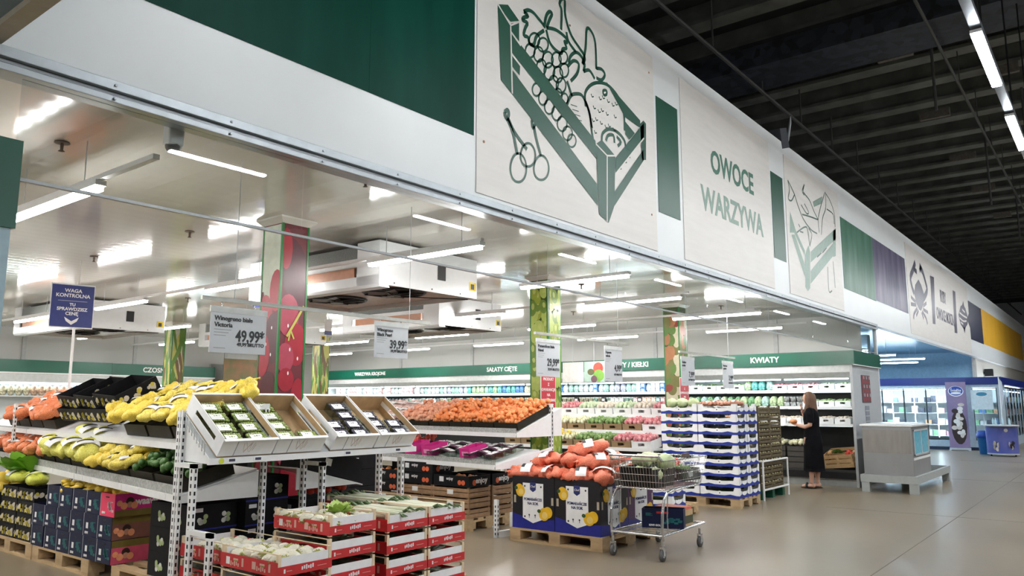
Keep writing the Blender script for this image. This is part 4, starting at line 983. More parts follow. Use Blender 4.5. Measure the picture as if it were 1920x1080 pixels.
# ---------------------------------------------------------------- red banded crates of leeks and cauliflower by the aisle
def red_crate(label, pale=False):
    "0.4 across X, 0.6 along Y; corner posts above a red printed band"
    t = thing('red_crate', label, 'crate'); w_, d_, h = .40, .60, .140
    x, y = w_/2, d_/2
    for sx, sy in ((-1,-1),(1,-1),(1,1),(-1,1)): MB().box(sx*x, sy*y, 0, sx*(x-.022), sy*(y-.022), h).build('corner_post', PALE_WOOD, t)
    MB().box(-x+.01, -y+.01, .006, x-.01, y-.01, .012).build('base', PALE_WOOD, t)
    b = MB(); hb = .085; z0 = .008
    b.box(-x-.003, -y-.003, z0, x+.003, -y, z0+.058); b.box(-x-.003, y, z0, x+.003, y+.003, z0+.058); b.box(-x-.003, -y, z0, -x, y, z0+hb); b.box(x, -y, z0, x+.003, y, z0+hb)
    b.build('red_band', RED_PRINT, t)
    b = MB(); b.box(-x+.022, -y+.003, z0+.05, x-.022, -y+.006, .118); b.box(-x+.022, y-.006, z0+.05, x-.022, y-.003, .118); b.build('white_liner', WHITE_CARD, t)
    b = MB(); b.box(-x, -y-.001, h-.006, -x+.006, y, h); b.box(x-.006, -y, h-.006, x, y, h); b.build('top_rail', PALE_WOOD, t)
    p = MB(); pm = [mat('print_pale_pink', (.72, .42, .36), .5), mat('print_leaf', (.26, .30, .06), .5), WHITE_INK]
    for k in range(2):
        yy = -.28 + k*.28
        p.box(-x-.004, yy+.20, z0+.02, -x-.003, yy+.24, z0+.065, 2 if k else 0); p.box(-x-.004, yy+.11, z0+.05, -x-.003, yy+.16, z0+.062, 0); 
        for j in range(5): p.box(-x-.004, yy+.10+.02*j, z0+.015+.006*(j % 2), -x-.003, yy+.112+.02*j, z0+.035+.008*(j % 3), 0)
        p.box(-x-.004, yy+.05, z0+.02, -x-.003, yy+.07, z0+.07, 0); p.box(-x-.0042, yy+.11, z0+.045, -x-.003, yy+.15, z0+.052, 1)
    for j in range(6): p.box(-.03+.016*j, -y-.004, z0+.02+.004*(j % 2), -.02+.016*j, -y-.003, z0+.04+.004*(j % 3), 2)
    p.box(-.16, -y-.004, z0+.018, -.148, -y-.003, z0+.042, 2); p.box(-.14, -y-.004, z0+.026, -.10, -y-.003, z0+.03, 0); p.box(.09, -y-.004, z0+.026, .16, -y-.003, z0+.029, 0)
    p.build('band_print', pm, t)
    return t
RC = Proto(red_crate('crate'))
tiers = ['topmost', 'second from the top', 'third from the top', 'fourth from the top', 'lowest visible']
def stack(x, y, ztop, n, nm, rot=0):
    for k in range(n):
        z = ztop - .152*(k+1)
        if z < .12: break
        RC.put((x, y, z), rot, 'red banded crate, %s of the %s' % (tiers[k], nm), 'red banded crates by the aisle')
# left stack, middle stack, right pair of columns
ST = [(3.14, 4.37, .618, 'left front stack'), (3.21, 4.985, .60, 'left rear stack'), (3.60, 4.47, .790, 'middle stack with the leafy top'),
      (4.10, 4.46, .752, 'right block, left column'), (4.515, 4.46, .752, 'right block, right column'), (4.56, 5.10, .752, 'rear column behind the right block')]
for x, y, z, nm in ST: stack(x, y, z, 4, nm)
put_pallet(3.42, 4.62, 'pallet under the left red crate stacks'); put_pallet(4.46, 4.5, 'pallet under the right red crate block', R(90)).scale = (1, .72, 1)
# cauliflower and leek contents
cf = []
for sd in range(3):
    t = thing('cauliflower', 'cauliflower', 'cauliflower')
    link('curd', veg_head('curd', CREAM, .062, .10, sd, .75), t, loc=(0, 0, .012)); link('outer_leaves', leaves_mesh('outer_leaves', mat('cauliflower_leaf', (.50, .54, .14), .5, rgb2=(.74, .72, .34), var=0), 20, .115, sd, .06), t)
    cf.append(Proto(t))
for (bx, by, zt, L_, n) in ((3.14, 4.37, .50, 'cauliflower in the top crate of the left front stack', 20), (3.21, 4.985, .48, 'cauliflower in the left rear crate', 16), (3.60, 4.47, .67, 'cauliflower in the leafy top crate of the middle stack', 18)):
    for k in range(n):
        i, j = k % 4, k // 4
        cf[k % 3].put((bx-.14+.093*i+rnd(-.012, .012), by-.23+.115*j+rnd(-.02, .02), zt+rnd(-.005, .025)), (rnd(-.5, .5), rnd(-.5, .5), rnd(0, 6)), L_, L_.replace('cauliflower', 'cauliflowers', 1), sc=rnd(.7, .85))
tag(link('lettuce', leaves_mesh('lettuce', mat('lime_leaf', (.34, .52, .08), .5, rgb2=(.62, .74, .28), var=0), 34, .13, 5, .07), loc=(3.68, 4.42, .73)), 'bright green leafy head on the middle crate stack', 'lettuce')
def leek(seed):
    rd = random.Random(seed); b = MB(); L_ = .5
    pts = [(0, -L_/2 + L_*k/5, .018+rd.uniform(-.004, .004)) for k in range(6)]
    b.tube(pts, [.012, .016, .017, .018, .02, .016], 8, 0)
    for k in range(4): a = rd.uniform(-.03, .03); b.tube([(0, L_/2-.02, .02), (a*.6, L_/2+.04, .03+abs(a)), (a*1.6, L_/2+.08, .03)], [.012, .008, .003], 5, 1)
    for k in range(5): b.tube([(0, -L_/2, .018), (rd.uniform(-.01, .01), -L_/2-.02, .012+rd.uniform(-.01, .01))], [.003, .001], 4, 0)
    return b.mesh('leek', [mat('leek_white', (.76, .76, .66), .4, rgb2=(.70, .74, .52), var=0, scale=3), mat('leek_green', (.10, .17, .06), .45)], True)
lk = [Proto(tag(link('leek', leek(s_)), 'pale leek', 'leek')) for s_ in range(3)]
for (bx, by) in ((4.10, 4.46), (4.515, 4.46), (4.56, 5.10)):
    nm = 'front' if by < 5 else 'rear'
    for k in range(14):
        L_ = 'white leek in the %s %s crate of the right block' % (nm, 'left' if bx < 4.3 else 'right')
        lk[k % 3].put((bx-.17+.026*k+rnd(-.006, .006) if k < 13 else bx, by+rnd(-.02, .02), .675+rnd(0, .028)), (rnd(-.04, .04), rnd(-.05, .05), rnd(-.12, .12) + (math.pi if k % 4 == 3 else 0)), L_, L_.replace('white leek', 'white leeks'))
# dark leek tops glimpsed in the lower tiers
ld = tag(None, None, None) if False else None
dk = Proto(tag(link('leek_tops', leaves_mesh('leek_tops', mat('dark_leek', (.045, .07, .035), .5, rgb2=(.30, .33, .24), var=0, scale=20), 40, .20, 4, .42)), 'dark leek tops filling a lower crate', 'vegetable filling', 'leek tops in the lower crates', kind='stuff'))
for x, y, zt, nm in ST:
    for k in range(1, 4):
        z = zt - .152*(k+1)
        if z > .12: dk.put((x, y, z+.055), rnd(0, 3), sc=(.85, 1.05, .36))

# ---------------------------------------------------------------- mandarin rack behind the aisle pallet
MR = (7.02, 5.72, 0); MRZ = R(-7)
t = thing('shelf_rack', 'grey metal rack with mandarins above and red berries below, left of the green pillar', 'shelf rack', MR, MRZ)
for y0, y1 in ((.02, 2.4), (2.42, 4.8)):
    shelf(t, .0, .80, .75, .15, y0, y1, .05, .06); shelf(t, .34, 1.15, .80, .30, y0, y1, .05, .06)
for y0 in (0, 2.4, 4.8):
    b = MB(); post(b, .95, y0, 0, 1.5); b.build('upright', [WHITE_METAL, BLACK], t)
    b = MB(); post(b, .02, y0, 0, .78 if y0 else .42); b.build('upright', [WHITE_METAL, BLACK], t)
    b = MB(); b.box(.02, y0, 0, .98, y0+.05, .07); b.build('foot', WHITE_METAL, t)
for z0, dz, x0, x1 in ((.755, .17, 0, .95), (1.105, .30, .34, 1.14)):
    b = MB(); b.prism([(x0, z0), (x0, z0+.05), (x1, z0+.05+dz), (x1, z0)], 0, .01, 'y'); b.build('side_bracket', WHITE_METAL, t)
for y in (.5, 1.4, 2.0, 3.1): MB().box(-.0155, y, .765, -.012, y+.10, .80).build('price_tag', WHITE_CARD, t)
def mr(x, y, z):
    c, s_ = math.cos(MRZ), math.sin(MRZ); return (MR[0]+x*c-y*s_, MR[1]+x*s_+y*c, z)
bt = thing('produce_carton', 'x', 'carton'); open_box(MB(), .62, .40, .09, .007).build('carton_body', BROWN_BLACK, bt); BT = Proto(bt)
cols = [('mandarins', MANDARIN, .030, 'mandarin'), ('mandarins', MANDARIN, .030, 'mandarin'), ('peaches', PEACH, .034, 'peach'), ('peaches', PEACH, .034, 'peach')]
for k in range(9):
    BT.put(mr(.70, .24+.42*k, 1.294), (0, -math.atan(.375), MRZ), 'dark carton on the upper mandarin shelf, %s place from the green pillar' % ['nearest', 'second', 'third', 'fourth', 'fifth', 'sixth', 'seventh', 'eighth', 'ninth'][k], 'dark cartons on the mandarin rack')
mn = Proto(tag(link('mandarin', fruit_mesh('mandarin', MANDARIN, .031, (1.1, 1.1, .85))), 'orange mandarin heaped on the upper shelf left of the green pillar', 'mandarin', 'mandarins on the upper shelf'))
pc = Proto(tag(link('peach', fruit_mesh('peach', PEACH, .032, (1, 1, .95))), 'pale peach heaped further left on the upper shelf', 'peach', 'peaches on the upper shelf'))
for L_, nm, m, y0, y1 in (('mandarins filling the cartons below the counted ones', 'mandarin_fill', MANDARIN, .05, 1.70), ('peaches filling the cartons below the counted ones', 'peach_fill', PEACH, 1.70, 2.50)):
    o = link(nm, heap_mesh(nm, m, -.30, .30, 0, y1-y0, 0, .05, .033, 4), loc=mr(.73, y0, 1.365), rot=(0, -math.atan(.375), MRZ)); tag(o, L_.replace('below the counted ones', 'on the upper mandarin shelf'), 'fruit filling', kind='stuff')
for k in range(290):
    u, v_ = random.random(), random.random(); x = .42+.60*u; y = .06+1.62*v_
    mn.put(mr(x, y, 1.205+(x-.34)*.375+.075+.06*random.random()*(1-(2*u-1)**4)), (rnd(0, 3), rnd(0, 3), 0), sc=rnd(.9, 1.05))
for k in range(130):
    u, v_ = random.random(), random.random(); x = .42+.60*u; y = 1.70+.78*v_
    pc.put(mr(x, y, 1.205+(x-.34)*.375+.07+.03*random.random()), (rnd(0, 3), rnd(0, 3), 0), sc=rnd(.9, 1.05))
pw = Proto(bag_thing('fruit_pack', 'x', 'fruit pack', net('pink_white_pack', (.78, .55, .50)), .28, .2, .09, .034, 9, True, None, [WHITE_CARD, RED_PRINT]))
for k in range(8):
    for j in range(3):
        pw.put(mr(.50+.22*j, 2.6+.15*k+rnd(-.02, .02), 1.27+.08*j+rnd(0, .02)), (0, -.35, MRZ+rnd(-.4, .4)), 'pink and white pack on the upper shelf behind the grape cartons', 'pink and white packs on the upper shelf')
# lower shelf: tomatoes, magenta cartons, dark punnets
tm = Proto(tag(link('tomato', fruit_mesh('tomato', RED_F, .035, (1, 1, .9))), 'red tomato on the lower shelf of the mandarin rack', 'tomato', 'tomatoes on the lower shelf'))
for k in range(150):
    x = rnd(.08, .6); y = rnd(1.85, 3.3); tm.put(mr(x, y, .90+x*.2+.06*random.random()), (rnd(0, 3), rnd(0, 3), 0))
tb = thing('black_tray', 'x', 'tray'); open_box(MB(), .5, .38, .10, .007).build('tray_body', BLACK, tb); TB = Proto(tb)
for k in range(4): TB.put(mr(.33, 2.0+.40*k, .858), (0, -math.atan(.2), MRZ), 'black tray of tomatoes, %s from the pillar end' % ['first', 'second', 'third', 'fourth'][k], 'black tomato trays on the lower shelf')
mc = thing('berry_carton', 'x', 'carton'); open_box(MB(), .28, .19, .12, .005).build('carton_body', MAGENTA, mc); q_ = MB(); q_.box(-.142, -.06, .03, -.1405, .05, .08); q_.build('carton_print', mat('pale_magenta', (.75, .30, .5), .5), mc); MC = Proto(mc)
dp = punnet('x', mat('dark_berry', (.04, .02, .05), .35, rgb2=(.16, .04, .09), var=0, scale=60), .20, .13, .07, .010, 3); DP = Proto(dp)
for k, (x, y) in enumerate(((.16, .55), (.16, 1.28), (.18, 1.66))): MC.put(mr(x, y, .85+x*.2), (0, -.2, MRZ), ['magenta berry carton nearest the pillar end of the lower shelf', 'middle magenta berry carton on the lower shelf', 'magenta berry carton beside the tomato trays'][k])
for j in range(3):
    for k in range(9):
        if j == 0 and k in (3, 4, 8): continue
        DP.put(mr(.10+.17*j+(.04 if k % 2 else 0), .14+.175*k, .865+.034*j), (0, -.2, MRZ+R(90)*(k % 2)), 'punnet of dark berries on the lower shelf of the mandarin rack', 'dark berry punnets on the lower shelf')
# boxes and wooden crates under it
put_pallet(7.55, 6.85, 'pallet under the brown crates of the mandarin rack'); put_pallet(7.9, 8.1, 'pallet under the orange boxes of the mandarin rack')
def slat_crate(label, w_=.60, d_=.40, h=.12, m=None):
    t = thing('slatted_crate', label, 'crate'); m = m or mat('crate_wood', (.36, .22, .12), .7, var=.2); x, y = d_/2, w_/2
    b = MB(); b.box(-x, -y, 0, x, y, .008); b.build('base', m, t)
    b = MB()
    for z in (.012, .062): b.box(-x, -y, z, -x+.006, y, z+.042); b.box(x-.006, -y, z, x, y, z+.042); b.box(-x+.006, -y, z, x-.006, -y+.006, z+.042); b.box(-x+.006, y-.006, z, x-.006, y, z+.042)
    b.build('slats', m, t)
    for sx, sy in ((-1,-1),(1,-1),(1,1),(-1,1)): MB().box(sx*(x-.006), sy*(y-.006), .008, sx*(x-.03), sy*(y-.03), h).build('corner_block', m, t)
    MB().box(-x-.0015, -.05, .03, -x, .05, .085).build('label', WHITE_CARD, t)
    return t
SCR = Proto(slat_crate('x')); q = 0
for col, (x, y) in enumerate(((7.36, 6.55), (7.36, 7.15), (7.80, 6.55), (7.80, 7.15))):
    for k in range(3):
        SCR.put((x, y, .144+.122*k), 0, 'brown slatted crate under the mandarin rack, %s tier, %s' % (['bottom', 'middle', 'top'][k], ['front near', 'front far', 'rear near', 'rear far'][col]), 'brown slatted crates on the pallet')
def orange_box(label, m=DARK):
    t = thing('mandarin_carton', label, 'carton'); open_box(MB(), .40, .58, .13, .006).build('carton_body', m, t)
    b = MB()
    for yy in (-.2, -.14): b.at((-.2015, yy, .05), (0, R(90), 0)).lathe([(.03, -.001), (.03, .001)], 14)
    b.at((-.10, -.2915, .05), (R(90), 0, 0)).lathe([(.035, -.001), (.035, .001)], 14); b.build('mandarin_print', mat('orange_print', (.75, .14, .05), .5), t)
    MB().box(-.202, .12, .05, -.2005, .19, .11).build('label', WHITE_CARD, t)
    text('enjoy', .09, WHITE_INK, t, (.03, -.292, .07), ROT_Y, bold=.003, sx=1.1); text('enjoy', .05, WHITE_INK, t, (-.202, .02, .09), ROT_X, bold=.001)
    return t
OB = Proto(orange_box('x')); q = 0
OBs = [(7.36, 6.54, .51), (7.80, 6.54, .51), (7.36, 7.14, .51), (7.36, 7.14, .645), (7.38, 7.75, .39), (7.38, 7.75, .525), (7.40, 8.36, .39), (7.40, 8.36, .525), (7.8, 7.75, .6)]
for (x, y, z) in OBs:
    OB.put((x, y, z), 0, 'black lettered mandarin box under the rack, %s' % ['on the near crate stack', 'on the rear crate stack', 'lower on the far crate stack', 'upper on the far crate stack', 'lower in the middle column', 'upper in the middle column', 'lower in the far column', 'upper in the far column', 'behind the middle column'][q], 'black mandarin boxes under the rack'); q += 1
for x, y, z0, L_ in ((7.38, 7.75, .144, 'brown slatted crate under the middle mandarin boxes'), (7.40, 8.36, .144, 'brown slatted crate under the far mandarin boxes')):
    for k in range(2): SCR.put((x, y, z0+.122*k), 0, L_ + (', lower' if k == 0 else ', upper'), 'brown slatted crates on the pallet')
for (bx, by, z) in ((7.36, 6.54, .62), (7.36, 7.14, .755), (7.38, 7.75, .635), (7.40, 8.36, .635)):
    for k in range(22): mn.put((bx+rnd(-.16, .16), by+rnd(-.25, .25), z-.04+rnd(0, .025)), (rnd(0, 3), rnd(0, 3), 0), label='mandarin in the black boxes under the rack', group='mandarins in the black boxes')
ox = thing('orange_carton', 'tall bright orange carton stack behind the grape rack posts', 'carton', (7.5, 9.2, 0)); MB().box(-.25, -.3, .144, .25, .3, .74).build('carton_body', mat('orange_card', (.70, .16, .02), .5), ox); MB().box(-.252, -.1, .6, -.25, 0, .7).build('carton_print', mat('pale_orange', (.85, .5, .25), .5), ox)
put_pallet(7.6, 9.3, 'pallet under the orange carton')
# ---------------------------------------------------------------- juice orange display on its pallet
JX, JY = 7.05, 4.93
def juice_box(label, face_x=True, face_y=False, purple=False):
    "0.57 x 0.57 x 0.56 display bin, origin at its centre base; printed panels on -X and/or -Y"
    t = thing('display_bin', label, 'display bin'); s_ = .285; h = .56
    body = mat('bin_black', (.008, .008, .012), .45) if not purple else mat('bin_purple', (.075, .02, .09), .45)
    open_box(MB(), .57, .57, h, .008).build('bin_body', body, t)
    b = MB()
    if face_x: b.add([(-s_-.001, -s_, 0), (-s_-.001, s_, 0), (-s_-.001, s_, .16), (-s_-.001, 0, .10), (-s_-.001, -s_, .12)], [(0, 4, 3, 2, 1)])
    if face_y: b.add([(-s_, -s_-.001, 0), (s_, -s_-.001, 0), (s_, -s_-.001, .16), (0, -s_-.001, .09), (-s_, -s_-.001, .12)], [(0, 1, 2, 3, 4)])
    if b.v: b.build('blue_base', BLUE, t)
    Y_, W_ = mat('orange_skin_print', (.80, .48, .02), .45), mat('segment_print', (.85, .62, .18), .45); LG = mat('leaf_print', (.03, .09, .02), .5)
    for on, rot in ((face_x, R(-90)), (face_y, 0)):
        if not on: continue
        f = thing('display_panel', None, None); f.parent = t; f.rotation_euler = (0, 0, rot)
        y = -s_-.002
        MB().add([(-.14, y, .115), (0, y, .065), (.14, y, .115), (.14, y, .49), (-.14, y, .49)], [(0, 1, 2, 3, 4)]).build('white_panel', WHITE_CARD, f)
        y -= .001
        MB().add([(-.04, y, .42), (0, y, .395), (.04, y, .42), (.04, y, .5), (-.04, y, .5)], [(0, 1, 2, 3, 4)]).build('shield', mat('shield_navy', (.02, .03, .14), .5), f)
        text('Chef', .032, WHITE_INK, f, (0, y-.001, .455), ROT_Y); text('METRO', .018, mat('shield_navy', (.02, .03, .14), .5), f, (0, y-.001, .515), ROT_Y)
        o_ = mat('shield_navy', (.02, .03, .14), .5)
        text('POMARAŃCZE', .040, o_, f, (0, y-.001, .315), ROT_Y, bold=.0008, sx=.92); text('NA SOK', .040, o_, f, (0, y-.001, .272), ROT_Y, bold=.0008)
        g = MB()
        for cx, cz, k in ((-.17, .40, 1), (.15, .17, 1.1)):
            for j, (dx, dz, r_) in enumerate(((0, 0, .062*k), (.045*k*(1 if cx > 0 else -.3), .022, .055*k))):
                g.at((cx+dx, y-.0015-.0006*j, cz+dz), (R(90), 0, 0)).lathe([(r_, -.0005), (r_, .0005)], 20, 0)
            g.at((cx+.01, y-.0032, cz-.01), (R(90), 0, 0)).lathe([(.034*k, -.0004), (.034*k, .0004)], 16, 1)
            g.at((cx-.06*k, y-.003, cz+.03), (R(90), 0, 0), (1.2, 1, 1)).lathe([(.020, -.0004), (.020, .0004)], 10, 2)
        g.at(); g.build('orange_print', [Y_, W_, LG], f)
        g = MB()
        for x in (-.05, .03): g.at((x, y-.001, .15), (R(90), 0, 0)).lathe([(.010, -.0004), (.010, .0004)], 8); g.at().box(x-.003, y-.001, .12, x+.003, y, .142)
        for x, z in ((-.11, .13), (-.11, .455), (.11, .455)): g.at((x, y-.001, z), (R(90), 0, 0)).lathe([(.011, -.0004), (.011, .0004)], 8)
        g.build('icon_print', BLACK_INK, f)
        for x in (-.262, .245): MB().box(x, y, .27, x+.028, y+.001, .35).build('hand_hole', mat('hole_card', (.48, .42, .32), .6), f)
    return t
juice_box('left black bin of juice oranges with a white POMARAŃCZE NA SOK panel').location = (JX+.285, JY+.288, .144)
juice_box('right black bin of juice oranges with panels on two sides, at the pallet corner', True, True).location = (JX+.285, JY-.288, .144)
juice_box('rear purple bin of juice oranges beside the shopping cart', False, True, True).location = (JX+.86, JY-.288, .144)
juice_box('rear black bin of juice oranges hidden behind the others', False, False).location = (JX+.86, JY+.288, .144)
o = put_pallet(JX+.57, JY, 'wide pallet under the bins of juice oranges'); o.scale = (1.46, 1, 1)
jb = [Proto(bag_thing('orange_bag', 'x', 'fruit bag', RED_NET, .48, .25, .18, .050, s_)) for s_ in (21, 22)]
JL = 'large orange net bag of juice oranges on the display bins'
k = 0
for (x, y, z, a, b_) in ((7.20, 5.40, .645, 1.9, 0), (7.16, 5.02, .65, 1.1, .1), (7.17, 4.66, .65, 2.0, 0), (7.22, 4.42, .66, .5, -.1), (7.50, 5.35, .66, .3, 0), (7.5, 5.0, .67, 1.0, 0), (7.5, 4.68, .67, .6, 0), (7.62, 4.45, .655, .1, 0),
                        (7.95, 4.5, .66, .2, 0), (7.9, 4.85, .67, .4, 0), (7.85, 5.25, .67, 1.2, 0), (7.30, 4.90, .79, .6, .1), (7.32, 4.55, .79, 2.4, 0), (7.38, 5.24, .78, 1.5, .1), (7.75, 4.7, .80, 2.8, 0), (7.78, 5.02, .80, .2, 0), (7.55, 4.80, .92, 2.2, .2)):
    jb[k % 2].put((x, y, z), (rnd(-.15, .15), b_, a), JL if k != 16 else 'topmost large orange net bag on the juice orange display', None if k == 16 else 'net bags of juice oranges'); k += 1

# ---------------------------------------------------------------- blue and white crate stack
def bw_crate(label):
    "0.4 across X, 0.6 along Y, white tray with a royal blue foot and cut-out sides"
    t = thing('cardboard_tray', label, 'crate'); w_, d_, h = .398, .598, .150; x, y = w_/2, d_/2
    b = MB(); b.box(-x+.004, -y+.004, .004, x-.004, y-.004, .010)
    hh = .118
    def side(axis, at_, o_, half, notch):
        # wall polygon with a wide dip in the middle
        pts = [(-half, .028), (-half*.5, .022), (-half*.25, .030), (0, .024), (half*.25, .030), (half*.5, .022), (half, .028), (half, h), (half-notch, h), (half-notch-.02, hh-.02), (half*.1, hh-.03), (0, hh-.02), (-half*.1, hh-.03), (-half+notch+.02, hh-.02), (-half+notch, h), (-half, h)]
        b.prism(pts, at_, at_+o_, axis, 0)
    side('x', -x, .005, y, .07); side('x', x-.005, .005, y, .07); side('y', -y, .005, x, .05); side('y', y-.005, .005, x, .05)
    b.build('tray_body', WHITE_CARD, t)
    b = MB(); b.box(-x-.0015, -y-.0015, 0, x+.0015, -y+.004, .036); b.box(-x-.0015, y-.004, 0, x+.0015, y+.0015, .036); b.box(-x-.0015, -y, 0, -x+.004, y, .036); b.box(x-.004, -y, 0, x+.0015, y, .036)
    for s_ in (-1, 1): b.prism([(-.12+s_*y*.55, .03), (s_*y*.55, .052), (.12+s_*y*.55, .03)], -x-.0015, -x+.003, 'x'); b.prism([(-.09+s_*x*.5, .03), (s_*x*.5, .060), (.09+s_*x*.5, .03)], -y-.0015, -y+.003, 'y')
    b.build('blue_foot', mat('crate_blue', (.012, .035, .30), .5), t)
    b = MB(); b.at((-x-.001, 0, .065), (0, R(90), 0)).lathe([(.009, -.001), (.009, .001)], 10)
    for s_ in (-1, 1): b.at().box(s_*x*.5-.003, -y-.0015, .06, s_*x*.5+.003, -y, .10); b.at((s_*x*.5, -y-.001, .06), (R(90), 0, 0)).lathe([(.007, -.001), (.007, .001)], 8)
    b.at(); b.build('dark_mark', BLACK_INK, t)
    b = MB(); b.ball((0, 0, .055), (x-.02, y-.02, .045), 16, 8, 0, lambda d: 1 + .12*noise.noise(Vector(d)*6)); o = b.build('contents', mat('dark_greens', (.03, .05, .02), .6, rgb2=(.12, .17, .07), var=0, scale=30), t, True); o['kind'] = 'stuff'
    return t
BW = Proto(bw_crate('x')); tr = ['lowest', 'second', 'third', 'fourth', 'fifth', 'sixth', 'seventh', 'eighth', 'top']
for k in range(9):
    for nm, x, y in (('front right', 11.28, 4.80), ('front left', 11.28, 5.41), ('rear right', 11.69, 4.80), ('rear left', 11.69, 5.41)):
        BW.put((x+rnd(-.006, .006), y+rnd(-.006, .006), .144+.1505*k), 0, 'blue and white crate, %s tier, %s column' % (tr[k], nm), 'blue and white crates on the pallet')
put_pallet(11.49, 5.10, 'pallet under the tall blue and white crate stack')
cab = [Proto(tag(link('cabbage', veg_head('cabbage', PALE_LEAF, .085, .14, s_, .85)), 'pale green cabbage', 'cabbage')) for s_ in range(3)]
for k, (x, y) in enumerate(((11.2, 5.58), (11.22, 5.40), (11.2, 5.22), (11.38, 5.5), (11.38, 5.3))): cab[k % 3].put((x, y, 1.44), (0, 0, rnd(0, 6)), 'pale green cabbage on the left of the blue and white stack', 'cabbages on the blue and white stack')
pkk = Proto(bag_thing('produce_pack', 'x', 'pack', net('salmon_pack', (.70, .34, .24)), .2, .13, .08, .03, 31, True, None, [WHITE_CARD, mat('teal_label', (.1, .35, .42), .5)]))
for k in range(12): pkk.put((11.18+.2*(k // 6)+rnd(-.02, .02), 5.0-.085*(k % 6), 1.46+rnd(0, .02)), (0, 0, rnd(0, 3)), 'salmon and white pack on the right of the blue and white stack', 'salmon packs on the blue and white stack')
# brown crate stack with a white frame at its base, on a green pallet
def brown_crate(label):
    t = thing('brown_crate', label, 'crate'); x, y, h = .25, .19, .118
    b = MB(); m = [mat('dark_olive_crate', (.10, .075, .035), .7, var=.35, scale=30), mat('crate_fleck', (.50, .44, .22), .6)]
    b.box(-x, -y, 0, x, y, .008); 
    for z0, z1 in ((.012, .045), (.058, .09)): b.box(-x, -y, z0, x, -y+.006, z1); b.box(-x, y-.006, z0, x, y, z1); b.box(-x, -y+.006, z0, -x+.006, y-.006, z1); b.box(x-.006, -y+.006, z0, x, y-.006, z1)
    for sx, sy in ((-1,-1),(1,-1),(1,1),(-1,1)): b.box(sx*x, sy*y, .008, sx*(x-.03), sy*(y-.03), h)
    b.build('crate_body', m, t)
    b = MB(); rd = random.Random(6)
    for i in range(5): xx = rd.uniform(-x, x-.06); b.box(xx, -y-.001, .09, xx+.06, -y+.01, .104)
    for i in range(4): yy = rd.uniform(-y, y-.05); b.box(-x-.001, yy, .09, -x+.01, yy+.05, .104)
    b.build('pale_leaves', mat('crate_fleck', (.50, .44, .22), .6), t)
    return t
BC = Proto(brown_crate('x'))
for k in range(11):
    for nm, x in (('near', 12.55), ('far', 13.06)): BC.put((x, 4.82, .16+.1185*k), 0, 'brown slatted crate in the %s column right of the blue and white stack, number %s from the floor' % (nm, ['one', 'two', 'three', 'four', 'five', 'six', 'seven', 'eight', 'nine', 'ten', 'eleven'][k]) if False else 'brown slatted crate, %s column beside the blue and white stack, %s level' % (nm, ['lowest', 'second', 'third', 'fourth', 'fifth', 'sixth', 'seventh', 'eighth', 'ninth', 'tenth', 'top'][k]), 'brown crates beside the blue and white stack')
gp = thing('green_pallet', 'green plastic pallet under the brown crate stack', 'pallet', (12.8, 4.84, 0))
b = MB(); b.box(-.52, -.22, .13, .52, .22, .158)
for x in (-.5, -.05, .42): b.box(x, -.22, 0, x+.1, .22, .13)
b.build('pallet_body', mat('green_plastic', (.01, .09, .05), .45), gp)
fr_ = thing('corner_frame', 'white tube frame standing round the foot of the brown crates', 'frame', (12.8, 4.57, 0)); b = MB()
for p, q2 in (((-.56, 0, 0), (-.56, 0, .60)), ((.56, 0, 0), (.56, 0, .60)), ((-.56, 0, .60), (.56, 0, .60)), ((-.56, 0, .16), (.56, 0, .16)), ((-.56, 0, .60), (-.56, .5, .60)), ((-.56, .5, 0), (-.56, .5, .60))): b.cyl(p, q2, .016, 8)
b.build('tube', WHITE_METAL, fr_)

# low blue and white crates behind the cart
for k in range(4):
    for nm, y in (('right', 5.1), ('left', 5.71)): BW.put((9.75, y, .144+.1505*k), 0, 'blue and white crate low behind the cart, %s tier, %s' % (tr[k], nm), 'low blue and white crates behind the cart')
put_pallet(9.95, 5.40, 'pallet under the low crates behind the cart')
rp = Proto(tag(link('red_pepper', fruit_mesh('red_pepper', RED_F, .045, (1, 1, 1.1))), 'red pepper in the low crates behind the cart', 'pepper', 'red peppers behind the cart'))
for k in range(26): rp.put((9.62+rnd(0, .26), 4.86+rnd(0, 1.1), .70+rnd(0, .02)), (rnd(0, 3), rnd(0, 3), 0))

# ---------------------------------------------------------------- shopping cart
ct = thing('shopping_cart', 'two deck chrome shopping cart with a wire basket, standing by the juice oranges', 'shopping cart', (7.46, 3.92, 0), R(1.5))
def caster(x, y):
    w_ = MB(); w_.cyl((x, y-.014, .055), (x, y+.014, .055), .055, 18); o = w_.build('wheel', mat('grey_rubber', (.10, .10, .10), .5), ct, True)
    MB().cyl((x, y-.016, .055), (x, y+.016, .055), .022, 12).build('hub', GREY_METAL, o)
    f = MB(); f.box(x-.02, y-.022, .05, x+.02, y-.016, .13); f.box(x-.02, y+.016, .05, x+.02, y+.022, .13); f.box(x-.022, y-.022, .125, x+.022, y+.022, .137); f.cyl((x, y, .137), (x, y, .19), .013, 8); f.build('fork', CHROME, ct)
for x, y in ((-.46, .27), (-.46, -.27), (.50, .24), (.50, -.24)): caster(x, y)
b = MB(); zl = .235
for y in (-.28, .28): b.tube([(-.47, y, zl), (.60, y*.9, zl)], .013, 8)
b.tube([(-.47, -.28, zl), (-.47, .28, zl)], .013, 8); b.tube([(.60, -.252, zl), (.60, .252, zl)], .013, 8)
b.build('deck_frame', CHROME, ct)
b = MB()
for i in range(17): y = -.27+.54*i/16; b.tube([(-.46, y, zl+.006), (.59, y*.93, zl+.006)], .0028, 4)
for i in range(8): x = -.4+.13*i; b.tube([(x, -.275, zl), (x, .275, zl)], .0035, 4)
b.build('deck_wires', CHROME, ct)
